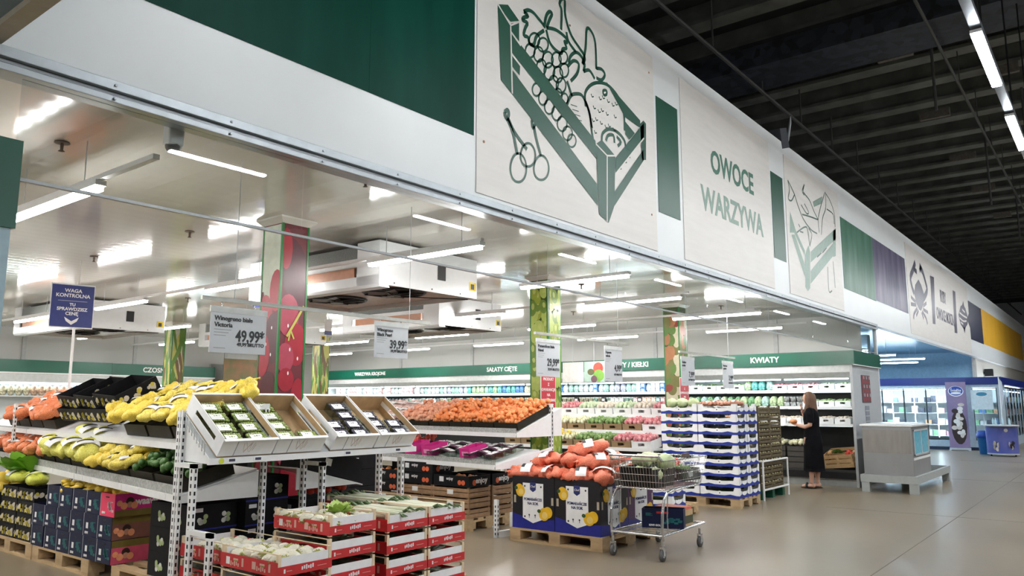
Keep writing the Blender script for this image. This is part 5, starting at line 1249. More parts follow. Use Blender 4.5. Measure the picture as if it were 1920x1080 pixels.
for y in (-.28, .28):
    b = MB(); b.tube([(-.46, y, .19), (-.475, y, .32), (-.46, y, .45), (-.42, y, .57), (-.36, y, .63), (-.25, y, .645), (.42, y, .66)], .014, 10); b.build('side_tube', CHROME, ct)
    b = MB(); b.tube([(-.30, y*.95, .64), (-.33, y*.95, .40), (-.32, y*.95, .24)], .006, 6); b.build('side_wire', CHROME, ct)
zb, zt = .66, .94
def rect(x0, x1, yy, z): return [(x0, -yy, z), (x1, -yy, z), (x1, yy, z), (x0, yy, z)]
b = MB(); b.tube(rect(-.44, .62, .30, zt), .006, 6, closed=True); b.tube(rect(-.38, .50, .27, zb), .006, 6, closed=True)
for zz, u in ((.73, .25), (.80, .5), (.87, .75)): b.tube(rect(-.38-.06*u, .50+.12*u, .27+.03*u, zz), .003, 4, closed=True)
n = 27
for i in range(n+1):
    u = i/n; x0, x1 = -.38+.88*u, -.44+1.06*u
    for s_ in (-1, 1): b.tube([(x0, s_*.27, zb), (x1, s_*.30, zt)], .0019, 4)
for i in range(19):
    y = -1+2*i/18
    b.tube([(-.38, y*.27, zb), (-.44, y*.30, zt)], .0024, 4); b.tube([(.50, y*.27, zb), (.62, y*.30, zt)], .0024, 4)
for i in range(22): x = -.38+.88*i/21; b.tube([(x, -.27, zb), (x, .27, zb)], .0024, 4)
b.build('wire_basket', CHROME, ct)
b = MB(); b.tube([(-.44, .28, .94), (-.50, .27, .99), (-.50, -.27, .99), (-.44, -.28, .94)], .014, 10); b.build('handle', CHROME, ct)
MB().box(-.02, -.33, .96, .10, -.30, 1.0).build('coin_lock', mat('lock_brown', (.14, .10, .09), .5), ct)
def in_cart(x, y, z): return (7.46+x, 3.92+y, z)
t = thing('black_crate', 'black plastic crate in the cart basket holding cabbages', 'crate', in_cart(-.13, .03, .668)); bd = MB()
bd.prism([(-.20, 0), (.20, 0), (.25, .18), (.10, .18), (.06, .12), (-.06, .12), (-.10, .18), (-.25, .18)], -.19, -.18, 'y'); bd.prism([(-.20, 0), (.20, 0), (.26, .20), (-.26, .20)], .18, .19, 'y'); bd.box(-.20, -.18, 0, .20, .18, .008); bd.prism([(-.20, 0), (-.19, 0), (-.25, .20), (-.26, .20)], -.18, .18, 'y'); bd.prism([(.19, 0), (.20, 0), (.26, .20), (.25, .20)], -.18, .18, 'y'); bd.build('crate_body', BLACK, t)
cab[0].put(in_cart(.02, -.10, .82), 0, 'round pale cabbage in the black crate of the cart', sc=1.15); cab[1].put(in_cart(-.16, .10, .72), .8, 'pale cabbage at the far side of the crate in the cart'); cab[2].put(in_cart(-.22, -.09, .72), 2, 'pale cabbage at the handle end of the crate in the cart')
t = bag_thing('cabbage_bag', 'clear bag of pale green chinese cabbage across the cart basket', 'vegetable bag', mat('ribbed_pale_leaf', (.42, .50, .20), .4, rgb2=(.68, .72, .48), var=0, scale=7, stretch=(5, 1, 1)), .46, .17, .15, .05, 17, False); t.location = in_cart(-.18, .02, .86)
t = thing('black_tray', 'black tray of green lettuce at the front of the cart basket', 'tray', in_cart(.38, -.02, .70)); open_box(MB(), .34, .44, .12, .006).build('tray_body', BLACK, t); MB().box(-.172, -.1, .03, -.1705, .0, .09).build('label', GREY_INK, t); MB().box(-.12, -.2215, .04, -.02, -.2205, .09).build('label', GREY_INK, t)
lt = Proto(tag(link('lettuce', leaves_mesh('lettuce', LEAF, 24, .09, 8, .06)), 'x', 'lettuce'))
for x, y in ((.28, -.1), (.40, -.12), (.46, .0), (.30, .04), (.40, .1)): lt.put(in_cart(x, y, .79), rnd(0, 6), 'green lettuce in the tray at the front of the cart', 'lettuces in the cart')
t = thing('navy_carton', 'navy carton with teal print on the lower deck of the cart', 'carton', in_cart(.02, -.06, .245)); open_box(MB(), .20, .42, .19, .006).build('carton_body', NAVY, t)
t.rotation_euler = (0, 0, R(20)); pr = MB(); rd = random.Random(9)
for i in range(12): yy, zz = rd.uniform(-.18, .0), rd.uniform(.05, .10); pr.box(-.1015, yy-.02, zz-.01, -.1005, yy+.02, zz+.01)
for i in range(4): pr.box(-.1015, .10+.02*(i % 2), .12+.008*i, -.1005, .17, .125+.008*i)
pr.build('teal_print', TEAL, t); MB().box(-.1018, -.06, .145, -.1005, .06, .165).build('red_print', RED_PRINT, t); text('KIWI GOLD', .026, WHITE_INK, t, (-.102, .07, .028), ROT_X, bold=.001)
t = thing('brown_carton', 'brown carton with orange red packs on the lower deck behind the navy one', 'carton', in_cart(.28, -.04, .245)); open_box(MB(), .22, .34, .16, .006).build('carton_body', CARD, t); MB().box(-.10, -.16, .14, .10, .16, .185).build('red_pack', mat('coral_pack', (.75, .20, .13), .5), t); MB().box(-.112, -.171, .02, .112, -.1695, .10).build('dark_print', mat('dark_olive', (.05, .06, .03), .5), t)
# ---------------------------------------------------------------- long chiller facing -X
CX = 15.155
ch = thing('chiller_cabinet', 'long open chiller with a dark green KWIATY band along the right wall', 'chiller', (CX, 3.9, 0))
LEN = 15.2
INW = mat('chiller_white', (.74, .77, .77), .4, var=.02)
b = MB(); b.box(0, 0, 0, 1.95, .05, 2.22); b.build('end_panel', mat('chiller_grey', (.46, .48, .50), .4, var=.03), ch, bevel=.004)
MB().box(.95, .05, 0, 1.0, LEN, 2.22).build('back_panel', INW, ch)
MB().box(0, LEN, 0, 1.0, LEN+.05, 2.22).build('end_panel', INW, ch)
MB().box(.05, .05, 0, .9, LEN, .16).build('base', mat('chiller_base_grey', (.36, .38, .38), .45), ch)
MB().box(-.005, .05, .14, .05, LEN, .26).build('bumper', BLACK, ch)
b = MB(); b.prism([(-.0, 2.08), (.10, 1.98), (.45, 2.0), (.45, 2.22), (-.0, 2.22)], .05, LEN, 'y'); b.build('canopy', mat('canopy_grey', (.56, .58, .58), .4), ch)
b = MB(); b.box(-.03, -.02, 2.22, 0, LEN, 2.475); b.box(-.03, -.05, 2.22, 1.95, -.02, 2.475); b.box(0, -.02, 2.22, .9, LEN, 2.25); b.build('green_band', GREEN_BAND, ch)
MB().box(-.034, -.054, 2.205, 1.95, -.02, 2.22).build('band_edge', WHITE_METAL, ch)
for s_, y, sz in (('KWIATY', 5.52-3.9, .15), ('SAŁATY / KIEŁKI', 8.6-3.9, .15), ('SAŁATY CIĘTE', 12.15-3.9, .15), ('WARZYWA KROJONE', 17.0-3.9, .13)):
    text(s_, sz, WHITE_INK, ch, (-.033, y, 2.345), ROT_X, bold=.004)
EM_CH = emit_mat('chiller_light', (.80, .96, 1), 15)
for z, x in ((1.975, .12), ):
    for k in range(12): MB().box(x, .12+k*1.26, z-.02, x+.04, .12+k*1.26+1.18, z).build('light_strip', EM_CH, ch)
for z, x0, nm in ((1.76, .28, 'a'), (1.45, .20, 'b'), (1.125, .12, 'c')):
    MB().box(x0, .05, z-.03, .95, LEN, z-.01).build('shelf', INW, ch)
    MB().box(x0-.012, .05, z-.045, x0, LEN, z+.005).build('price_rail', WHITE_METAL, ch)
    if nm != 'c' or True:
        for k in range(12): MB().box(x0+.06, .12+k*1.26, z-.05, x0+.085, .12+k*1.26+1.18, z-.032).build('light_strip', emit_mat('chiller_shelf_light', (.85, .97, 1), 1.6), ch)
MB().box(.02, .05, .26, .95, LEN, .30).build('floor_tray', mat('dark_tray', (.03, .03, .03), .5), ch)
MB().box(.60, .05, 1.14, .62, LEN, 1.38).build('shade_sheet', mat('painted_shade', (.02, .02, .02), .6), ch); MB().box(.64, .05, 1.46, .66, LEN, 1.70).build('shade_sheet', mat('painted_shade', (.02, .02, .02), .6), ch)  # black sheets standing in for the shade behind the goods
MB().box(.90, .05, .30, .948, LEN, 1.08).build('painted_shade', mat('painted_shade', (.02, .02, .02), .6), ch)  # shade at the back of the lowest level, painted as a black sheet
for y in (2.3, 4.8, 7.3, 9.8, 12.3): MB().box(.86, y, 1.1, .95, y+.06, 2.05).build('mullion', INW, ch)
# notices on the end panel
t = thing('notice_board', 'dark red and black notice grid on the chiller end panel', 'notice', (CX+.55, 3.895, 1.52))
MB().box(0, -.006, 0, .62, 0, .52).build('sheet', mat('notice_dark', (.10, .06, .07), .5), t)
b = MB()
for i in range(6):
    for j in range(6): b.box(.03+.1*i, -.008, .03+.083*j, .10+.1*i, -.006, .09+.083*j, (i*j) % 2)
b.build('notice_cells', [mat('cell_red', (.28, .04, .05), .5), GREY_INK], t)
t = thing('price_list', 'narrow grey column of small cards under the notice grid', 'notice', (CX+.72, 3.895, .98))
for i in range(5): MB().box(0, -.004, .1*i, .28, 0, .1*i+.08).build('card', mat('card_grey', (.24, .26, .30), .5), t)
MB().box(.45, -.052, 2.12, 1.35, -.05, 2.14).build('handle_rail', GREY_METAL, ch)

# goods in the chiller: cartons, bags, tubs; every one its own object
def pack_bag(m, s_):
    b = MB(); b.ball((0, 0, .10), (.05, .075, .10), 10, 8, 0, lambda d: 1 + .18*noise.noise(Vector(d)*3+Vector((s_, 0, 0)))); return b.mesh('salad_bag', m, True)
def tub(m, lid):
    b = MB(); b.lathe([(.045, 0), (.055, .07), (.058, .075), (.058, .085)], 12, 0); b.lathe([(.060, .085), (.060, .095), (.05, .1)], 12, 1); return b.mesh('food_tub', [m, lid], True)
def flow(m, m2):
    b = MB(); b.box(-.06, -.05, 0, .06, .05, .10, 0); b.box(-.0615, -.035, .02, -.0605, .035, .07, 1); return b.mesh('box_pack', [m, m2])
pal = [('white', (.74, .78, .76)), ('mint', (.42, .66, .56)), ('teal', (.10, .44, .40)), ('blue', (.06, .22, .55)), ('pale green', (.48, .62, .32)), ('pink', (.72, .42, .42)), ('lilac', (.56, .54, .68)), ('green', (.10, .30, .10)), ('cream', (.72, .66, .46)), ('peach', (.78, .50, .34)), ('black', (.03, .03, .03))]
pm = {n: mat('pack_'+n.replace(' ', '_'), tuple(x*.42 for x in c), .35, rgb2=tuple(min(1, x*1.2+.1) for x in c), var=0, scale=30, coat=.2, kind='voronoi') for n, c in pal}
BAGP = {n: [Proto(tag(link('salad_bag', pack_bag(pm[n], s_)), 'x', 'bag')) for s_ in (0, 5)] for n, _ in pal}
BOXP = {n: Proto(tag(link('box_pack', flow(pm[n], WHITE_CARD)), 'x', 'pack')) for n, _ in pal}
TUBP = {n: Proto(tag(link('food_tub', tub(pm[n], pm['black' if n == 'white' else 'white'])), 'x', 'tub')) for n in ('white', 'mint', 'cream', 'pale green', 'pink')}
def wcart(label, m=None):
    t = thing('produce_carton', label, 'carton'); w_, d_, h = .38, .28, .115
    b = MB(); x, y = w_/2, d_/2
    b.box(-x, -y, 0, x, y, .005)
    b.box(-x, -y, .005, x, -y+.005, h); b.box(-x, y-.005, .005, x, y, h)
    b.box(-x, -y+.005, .005, -x+.005, y-.005, .05); b.box(-x, -y+.005, .05, -x+.005, -.045, h-.005); b.box(-x, .045, .05, -x+.005, y-.005, h-.005); b.box(-x, -.045, .085, -x+.005, .045, h-.005); b.box(x-.005, -y, .005, x, y, h)
    b.build('carton_body', m or WHITE_CARD, t); return t
WC = Proto(wcart('x')); WCB = Proto(wcart('x', mat('brown_carton', (.28, .19, .10), .7)))
FIL = {}
for n, col in (('mushrooms', ((.60, .50, .40), (.80, .74, .66))), ('greens', ((.06, .16, .03), (.34, .48, .18))), ('salad', ((.40, .52, .28), (.70, .78, .60))), ('blossoms', ((.60, .58, .30), (.85, .84, .66))), ('carrots', ((.70, .30, .12), (.80, .55, .35))), ('radishes', ((.50, .05, .10), (.80, .45, .45)))):
    m = mat('fill_'+n, col[0], .5, rgb2=col[1], var=0, scale=26)
    FIL[n] = Proto(tag(link('produce_fill', heap_mesh('produce_fill', m, -.17, .17, -.125, .125, .05, .05, .03, 3)), 'x', 'produce', kind='stuff'))
zone = lambda y: 'near the woman' if y < 5.6 else 'under the KWIATY band' if y < 6.8 else 'between the KWIATY and salad signs' if y < 8 else 'under the salad and sprouts sign' if y < 10 else 'under the cut salad sign' if y < 13.5 else 'at the far end of the chiller'
def place(P, x, y, z, rz, noun, shelf_n):
    P.put((x, y, z), (rnd(-.03, .03), rnd(-.05, .05), rz), '%s on the %s shelf %s' % (noun, shelf_n, zone(y)), '%s on the %s shelf of the long chiller, %s' % (noun, shelf_n, zone(y)))
def shelf_run(z, x0, nm, pick, y0=4.02, y1=18.8):
    y = y0
    while y < y1:
        kind = pick(y)
        if kind[0] == 'carton':
            (WC if kind[1] != 'brown' else WCB).put((CX+x0+.21, y+.15, z), (0, 0, rnd(-.02, .02)), '%s carton of %s on the %s shelf %s' % ('white' if kind[1] != 'brown' else 'brown', kind[2], nm, zone(y)), 'cartons of %s on the %s shelf, %s' % (kind[2], nm, zone(y)))
            FIL[kind[2]].put((CX+x0+.21, y+.15, z+.01), (0, 0, 0), '%s filling a carton on the %s shelf %s' % (kind[2], nm, zone(y)), '%s in cartons on the %s shelf, %s' % (kind[2], nm, zone(y)), sc=(1, 1, 1.15)); y += .30
        elif kind[0] == 'bag':
            for r_ in range(2): place(BAGP[kind[1]][r_], CX+x0+.09+.13*r_+rnd(-.01, .01), y+.075+rnd(-.01, .01), z, rnd(-.2, .2), kind[1]+' bag', nm)
            y += .145
        elif kind[0] == 'tub': place(TUBP[kind[1]], CX+x0+.08, y+.06, z, 0, kind[1]+' tub', nm); place(TUBP[kind[1]], CX+x0+.08, y+.06, z+.1, 0, kind[1]+' tub', nm) ; y += .125
        else:
            for zz in (0, .102): place(BOXP[kind[1]], CX+x0+.08, y+.055, z+zz, 0, kind[1]+' pack', nm)
            y += .112
rr = random.Random(77)
def pick_top(y):
    if y < 5.4: return ('carton', 'white', rr.choice(['radishes', 'salad', 'radishes']))
    if y < 6.0: return ('bag', rr.choice(['mint', 'teal', 'pale green']))
    if y < 7.2: return ('carton', 'white', rr.choice(['greens', 'carrots', 'salad']))
    if y < 9.6: return rr.choice([('bag', 'lilac'), ('box', 'white'), ('bag', 'mint'), ('box', 'blue'), ('bag', 'white')])
    if y < 11.0: return rr.choice([('bag', 'mint'), ('bag', 'white'), ('box', 'lilac'), ('bag', 'blue')])
    if y < 11.7: return ('bag', rr.choice(['pink', 'cream']))
    if y < 12.5: return ('bag', rr.choice(['blue', 'teal']))
    if y < 13.6: return ('bag', rr.choice(['teal', 'mint', 'pale green']))
    if y < 15.2: return ('bag', rr.choice(['white', 'mint', 'lilac']))
    return rr.choice([('box', 'white'), ('box', 'pink'), ('bag', 'white')])
def pick_mid(y):
    if y < 4.7: return ('carton', 'white', 'greens')
    if y < 5.2: return ('tub', 'white')
    if y < 6.6: return ('bag', rr.choice(['pale green', 'mint', 'white', 'green']))
    if y < 7.6: return ('bag', rr.choice(['green', 'mint', 'pale green']))
    if y < 8.6: return ('box', rr.choice(['pink', 'teal', 'black', 'peach']))
    if y < 11: return rr.choice([('tub', 'cream'), ('box', 'black'), ('box', 'white'), ('tub', 'mint')])
    return rr.choice([('tub', 'mint'), ('tub', 'white'), ('bag', 'white'), ('tub', 'pale green'), ('bag', 'black')])
def pick_low(y):
    if y < 4.6: return ('carton', 'white', rr.choice(['greens', 'mushrooms']))
    if y < 5.3: return ('carton', 'white', 'mushrooms')
    if y < 6.6: return rr.choice([('carton', 'white', 'carrots'), ('bag', 'white')])
    return ('carton', rr.choice(['white', 'brown']), rr.choice(['mushrooms', 'blossoms', 'salad']))
shelf_run(1.755, .30, 'top lit', pick_top); shelf_run(1.445, .22, 'second', pick_mid); shelf_run(1.12, .14, 'third', pick_low, 4.02, 12.6)
# bottom level: dark crates with blossoms, tilted slatted crate
def dark_crate(label, h=.40):
    t = thing('dark_crate', label, 'crate'); x, y = .24, .19; b = MB(); m = mat('dark_grey_crate', (.06, .055, .05), .5)
    b.box(-x, -y, 0, x, y, .01)
    k = 0; z = .01
    while z < h-.01: b.box(-x, -y, z, -x+.01, y, z+.085); b.box(-x+.01, -y, z, x, -y+.01, z+.085); b.box(-x+.01, y-.01, z, x, y, z+.085); z += .1
    b.build('slats', m, t); MB().box(-x+.012, -y+.012, .01, x, y-.012, h-.03).build('liner', BLACK, t); return t
DC = Proto(dark_crate('x'))
for k, y in enumerate((5.0, 5.42, 5.84, 6.26, 6.68, 7.1)):
    DC.put((CX+.30, y, .30), 0, 'dark slatted crate of white blossoms at the foot of the chiller, %s from the woman' % ['first', 'second', 'third', 'fourth', 'fifth', 'sixth'][k], 'dark crates at the foot of the chiller')
    FIL['blossoms'].put((CX+.30, y, .645), 0, 'white and yellow blossoms heaped in a dark crate at the foot of the chiller', 'blossoms in the dark crates', sc=(1.2, 1.35, 1.5))
t = thing('slatted_crate', 'tilted pale wooden slatted crate of mixed vegetables at the foot of the chiller', 'crate', (CX+.34, 4.24, .40)); t.rotation_euler = (R(-6), R(-14), R(-3))
b = MB(); x, y = .26, .27; pw_ = mat('honey_wood', (.55, .36, .18), .6, var=.15)
for z in (.0, .085, .17): b.box(-x, -y, z, -x+.012, y, z+.06); b.box(x-.012, -y, z, x, y, z+.06); b.box(-x+.012, -y, z, x-.012, -y+.012, z+.06); b.box(-x+.012, y-.012, z, x-.012, y, z+.06)
b.box(-x, -y, -.01, x, y, 0); b.build('slats', pw_, t)
for yy in (-y, -.02, y-.04): MB().box(-x-.010, yy, 0, -x, yy+.04, .235).build('batten', pw_, t)
for k, (n, m, r_, pts) in enumerate((('lettuce', None, 0, ((-.08, .02), (.0, .12), (-.1, .12))), ('tomato', RED_F, .045, ((-.14, -.12), (-.05, -.14), (.02, -.1), (-.14, -.2))), ('onion', mat('onion_skin', (.60, .36, .16), .4), .04, ((-.14, .2), (-.06, .2), (0, -.2))))):
    for px_, py_ in pts:
        if n == 'lettuce': lt.put((CX+.32+px_, 4.24+py_, .60+px_*.2), rnd(0, 6), 'green lettuce in the tilted wooden crate', 'lettuces in the tilted wooden crate')
        else:
            o = link(n, fruit_mesh(n, m, r_, (1, 1, .95)), loc=(CX+.32+px_, 4.24+py_, .575+px_*.2)); tag(o, '%s in the tilted wooden crate of the chiller' % {'tomato': 'red tomato', 'onion': 'brown onion'}[n], n, n+'s in the tilted wooden crate')

# ---------------------------------------------------------------- chest freezer on its grey bench
bn = thing('freezer_bench', 'pale grey timber bench carrying the stainless chest', 'bench', (14.62, 2.85, 0))
gm = mat('grey_paint', (.38, .405, .40), .5, var=.05)
b = MB()
for x, y in ((0, 0), (0, .75), (2.95, 0), (2.95, .75)): MB().box(x, y, 0, x+.13, y+.13, .165).build('leg', gm, bn)
MB().box(-.01, -.01, .165, .04, .89, .29).build('side_rail', gm, bn); MB().box(.04, -.01, .165, 3.09, .04, .29).build('side_rail', gm, bn); MB().box(3.04, .04, .165, 3.09, .89, .29).build('side_rail', gm, bn); MB().box(.04, .84, .165, 3.04, .89, .29).build('side_rail', gm, bn)
MB().box(.04, .04, .165, 3.04, .84, .19).build('under_board', mat('dark_board', (.10, .10, .10), .6), bn)
fz = thing('chest_freezer', 'stainless chest with pale blue side windows and a white top', 'freezer', (14.665, 2.893, .191))
MB().box(0, 0, 0, 1.45, .79, .92).build('body', STEEL, fz, bevel=.006)
MB().box(-.02, -.02, .92, 1.48, .82, .955).build('top_rim', WHITE_METAL, fz, bevel=.006)
MB().box(.05, .05, .955, 1.4, .75, .97).build('lid', mat('frosted_lid', (.62, .70, .74), .2), fz)
MB().box(-.003, .02, .47, -.001, .78, .86).build('worn_panel', mat('worn_steel', (.27, .255, .24), .45, var=.12, scale=3, stretch=(1, 4, 1)), fz)
BW_ = mat('blue_window', (.16, .55, .74), .15, var=.1)
for x in (.14, .74): MB().box(x, -.004, .46, x+.55, -.001, .84).build('window', BW_, fz)
b = MB()
for x in (.10, .69, 1.29): b.box(x, -.012, .43, x+.045, -.004, .87)
b.box(.10, -.012, .43, 1.33, -.004, .46); b.box(.10, -.012, .84, 1.33, -.004, .87); b.build('window_frame', GREY_METAL, fz)
MB().box(.02, -.006, .36, 1.43, -.001, .40).build('trim', WHITE_METAL, fz)

# ---------------------------------------------------------------- freezer room beyond
FZX = 29.5
fr = thing('upright_freezers', 'long row of glass door freezers under a royal blue band', 'freezer row', (FZX, 3.13, 0))
FW = mat('freezer_grey', (.42, .52, .60), .4)
MB().box(0, 0, 0, 1.2, 9, .10).build('plinth', mat('freezer_plinth', (.01, .02, .06), .4), fr)
MB().box(-.02, 0, .10, 1.2, 9, .30).build('lower_panel', FW, fr); MB().box(.95, .1, .30, 1.2, 9, 2.1).build('back', INW, fr)
MB().box(-.02, 0, 2.02, 1.2, 9, 2.12).build('upper_panel', FW, fr); MB().box(-.02, 0, .30, .9, .12, 2.02).build('side_panel', FW, fr)
MB().box(-.06, -.05, 2.12, 1.2, 9, 2.36).build('blue_band', mat('band_blue', (.006, .018, .17), .3), fr); MB().box(1.2, -.05, 2.12, 9, .3, 2.36).build('blue_band', mat('band_blue', (.006, .018, .17), .3), fr)
EMF = emit_mat('freezer_light', (.80, .93, 1), 22)
MB().box(.03, .15, 1.96, .08, 8.9, 2.0).build('light_strip', EMF, fr)
for k in range(12): MB().box(.03, 1.16+.685*k, .40, .06, 1.175+.685*k, 1.95).build('light_strip', EMF, fr)
for z in (.45, .82, 1.20, 1.55): MB().box(.15, .12, z-.02, .95, 8.9, z).build('shelf', INW, fr)
DG = glass_mat('door_glass', (.92, .97, 1), .0)
for k in range(13):
    y = .10+.685*k if k else .10
    if k == 1: continue
    yy = y; 
    d = MB().box(-.03, yy+.02, .34, -.022, yy+.665, 1.99).build('glass_door', DG, fr)
    f = MB(); f.box(-.035, yy, .32, -.015, yy+.022, 2.01); f.box(-.035, yy+.663, .32, -.015, yy+.685, 2.01); f.box(-.035, yy+.022, .32, -.015, yy+.663, .345); f.box(-.035, yy+.022, 1.985, -.015, yy+.663, 2.01); f.build('door_frame', mat('door_dark', (.03, .045, .05), .4), d)
MB().box(-.035, .785, .30, -.01, 1.47, 2.02).build('blank_panel', FW, fr)
cc = [('white', (.80, .82, .82)), ('pink', (.74, .4, .45)), ('blue', (.1, .25, .5)), ('orange', (.8, .4, .2)), ('dark', (.04, .04, .06)), ('green', (.2, .4, .2))]
FB_ = [Proto(tag(link('frozen_box', MB().box(-.08, -.09, 0, .08, .09, .20).mesh('frozen_box', mat('frozen_'+n, c, .4, rgb2=tuple(min(1, q*1.2+.1) for q in c), var=0, scale=12))), 'x', 'frozen food box')) for n, c in cc]
for z in (.45, .82, 1.20, 1.55):
    for k in range(44):
        y = 3.30+.2*k
        if y > 11.9 or rr.random() < .18: continue
        c_ = rr.choice([0, 0, 0, 0, 1, 2, 3, 4, 5]); FB_[c_].put((FZX+.27, y, z), 0, '%s frozen food box behind the freezer doors' % cc[c_][0], '%s frozen food boxes' % cc[c_][0], sc=(1, 1, rr.uniform(.6, 1.15)))
# right-hand side of the corner, running on along the aisle
f2 = thing('upright_freezers', 'glass door freezers along the aisle at the far right', 'freezer row', (30.8, 3.2, 0))
MB().box(0, .06, 0, 9, .9, .3).build('lower_panel', FW, f2); MB().box(0, .7, .3, 9, .9, 2.12).build('back', INW, f2); MB().box(.1, .3, 1.95, 9, .34, 1.98).build('light_strip', EMF, f2)
for k in range(9):
    d = MB().box(.02+k, .03, .34, .98+k, .04, 2.0).build('glass_door', DG, f2); MB().box(-.02+k, .02, .32, .02+k, .06, 2.02).build('door_frame', FW, d)
for z in (.6, 1.1, 1.55): MB().box(.1, .12, z-.02, 9, .7, z).build('shelf', INW, f2)
for k in range(30):
    for z in (.6, 1.1, 1.55): FB_[rr.choice([0, 0, 1, 2, 3, 5])].put((31.0+.28*k, 3.5, z), R(90), 'frozen food box in the freezers along the far aisle', 'frozen food boxes along the far aisle')
# pale blue column with cards
t = thing('white_column', 'pale column with hung cards in the freezer room', 'column', (21.2, 5.05, 0)); MB().box(0, 0, 0, .28, .28, 3.25).build('shaft', mat('pale_column', (.60, .70, .76), .4), t)
for k in range(6):
    for s_ in (-1, 1): MB().box(-.03, .14+s_*.24-.10, .95+.18*k, -.01, .14+s_*.24+.10, 1.10+.18*k).build('card', mat('pale_card', (.66, .76, .80), .4), t)
# roll-up banner
t = thing('rollup_banner', 'purple roll-up banner with a blue oval logo and white food', 'banner', (29.0, 4.32, 0), R(3))
b = MB(); b.box(-.05, -.30, .03, .05, .30, .09); b.build('base', GREY_METAL, t)
MB().box(-.12, -.30, 0, .12, -.24, .03).build('foot', GREY_METAL, t); MB().box(-.12, .24, 0, .12, .30, .03).build('foot', GREY_METAL, t)
MB().box(-.004, -.29, .09, .0, .29, 2.20).build('print', mat('mauve_print', (.20, .16, .30), .4, rgb2=(.34, .24, .38), var=0, scale=1.5), t)
b = MB()
def oval(mb, y, z, ry, rz, x, mi=0, n=18): mb.add([(x, y+ry*math.cos(2*math.pi*i/n), z+rz*math.sin(2*math.pi*i/n)) for i in range(n)], [tuple(reversed(range(n)))], mi)
oval(b, 0, 1.90, .22, .17, -.006, 1); oval(b, 0, 1.91, .20, .15, -.0066, 0); oval(b, 0, 1.84, .15, .04, -.0072, 1); b.build('logo_oval', [mat('logo_blue', (.01, .06, .38), .4), WHITE_INK], t)
text('Śnieżka', .12, WHITE_INK, t, (-.009, 0, 1.93), ROT_X, bold=.002, sx=.8)
b = MB(); rd = random.Random(8)
oval(b, -.02, .75, .22, .55, -.005, 1); 
for i in range(16): oval(b, rd.uniform(-.15, .12), .45+.065*i+rd.uniform(-.05, .05), rd.uniform(.05, .10), rd.uniform(.05, .10), -.0055-.0004*i, rd.choice([0, 0, 1, 2]))
b.build('food_print', [mat('cream_food', (.66, .60, .55), .5), mat('choc_food', (.03, .015, .015), .5), mat('white_food', (.78, .76, .74), .5)], t)
# tasting counter, bin, pennant
t = thing('tasting_counter', 'small promotion counter with a blue print and cream food picture', 'counter', (26.9, 2.92, 0), R(8))
b = MB(); n = 12
for i in range(n):
    a0, a1 = R(90)+math.pi*i/n*1.0, R(90)+math.pi*(i+1)/n; b.add([(.22*math.cos(a0), .40*math.sin(a0), .08), (.22*math.cos(a1), .40*math.sin(a1), .08), (.22*math.cos(a1), .40*math.sin(a1), .86), (.22*math.cos(a0), .40*math.sin(a0), .86)], [(0, 3, 2, 1)])
b.box(-.01, -.40, .08, .0, .40, .86); b.build('wrap', mat('counter_print', (.06, .09, .35), .35, rgb2=(.16, .16, .42), var=0, scale=2), t, False)
MB().lathe([(.45, .86), (.46, .89)], 24).build('top', WHITE_METAL, t); MB().lathe([(.40, .05), (.40, .08)], 24).build('base', GREY_METAL, t)
b = MB()
rd = random.Random(6)
for cy, cz, n in ((.16, .30, 9), (-.22, .34, 7)):
    for i in range(n):
        y, z, r_ = cy+rd.uniform(-.07, .07), cz+rd.uniform(-.12, .12), rd.uniform(.04, .075); x = -.22*math.sqrt(max(0, 1-(y/.40)**2))-.012-.002*i
        b.at((x, y, z), (rd.uniform(0, 3), R(90), 0)).lathe([(r_, -.001), (r_, .001)], 8, rd.choice([0, 0, 1]))
oval_y = .0
b.at((-.235, -.10, .74), (0, R(90), 0)).lathe([(.05, -.001), (.05, .001)], 14, 0)
b.at(); b.build('wafer_print', [mat('cream_food', (.66, .60, .55), .5), mat('choc_food', (.03, .015, .015), .5)], t)
for y in (-.3, .3): MB().cyl((-.1, y-.02, .03), (-.1, y+.02, .03), .03, 12).build('wheel', BLACK, t)
for k, (x, y) in enumerate(((-.05, .12), (.05, -.05), (0, -.22), (.1, .2))): o = link('bottle', MB().lathe([(.03, 0), (.032, .12), (.012, .17), (.012, .2)], 10).mesh('bottle', [mat('clear_bottle', (.5, .65, .7), .15)], True), loc=(26.9+x, 2.92+y, .89)); tag(o, 'small bottle on the promotion counter', 'bottle', 'bottles on the promotion counter')
t = thing('pennant', 'thin white feather pennant behind the promotion counter', 'pennant', (27.6, 2.95, 0)); MB().cyl((0, 0, 0), (0, 0, 2.3), .012, 8).build('pole', WHITE_METAL, t); b = MB(); b.add([(0, 0, 1.25), (0, .02, 2.3), (-.01, -.08, 2.15), (-.01, -.10, 1.7)], [(0, 1, 2, 3), (3, 2, 1, 0)]); b.build('cloth', mat('pennant_cloth', (.62, .66, .74), .5), t); MB().lathe([(.16, 0), (.15, .03)], 14).build('foot', GREY_METAL, t)
t = thing('hanging_poster', 'pale poster with a blue oval logo on a stand by the freezers', 'poster', (28.6, 3.55, 0)); MB().cyl((0, 0, 0), (0, 0, 1.95), .01, 6).build('pole', GREY_METAL, t); MB().box(-.01, -.30, 1.32, -.004, .30, 1.93).build('sheet', mat('pale_sheet', (.62, .74, .80), .4), t); b = MB(); oval(b, 0, 1.8, .15, .06, -.012); b.build('logo_oval', mat('logo_teal', (.05, .25, .40), .4), t); MB().lathe([(.15, 0), (.14, .02)], 14).build('foot', GREY_METAL, t)
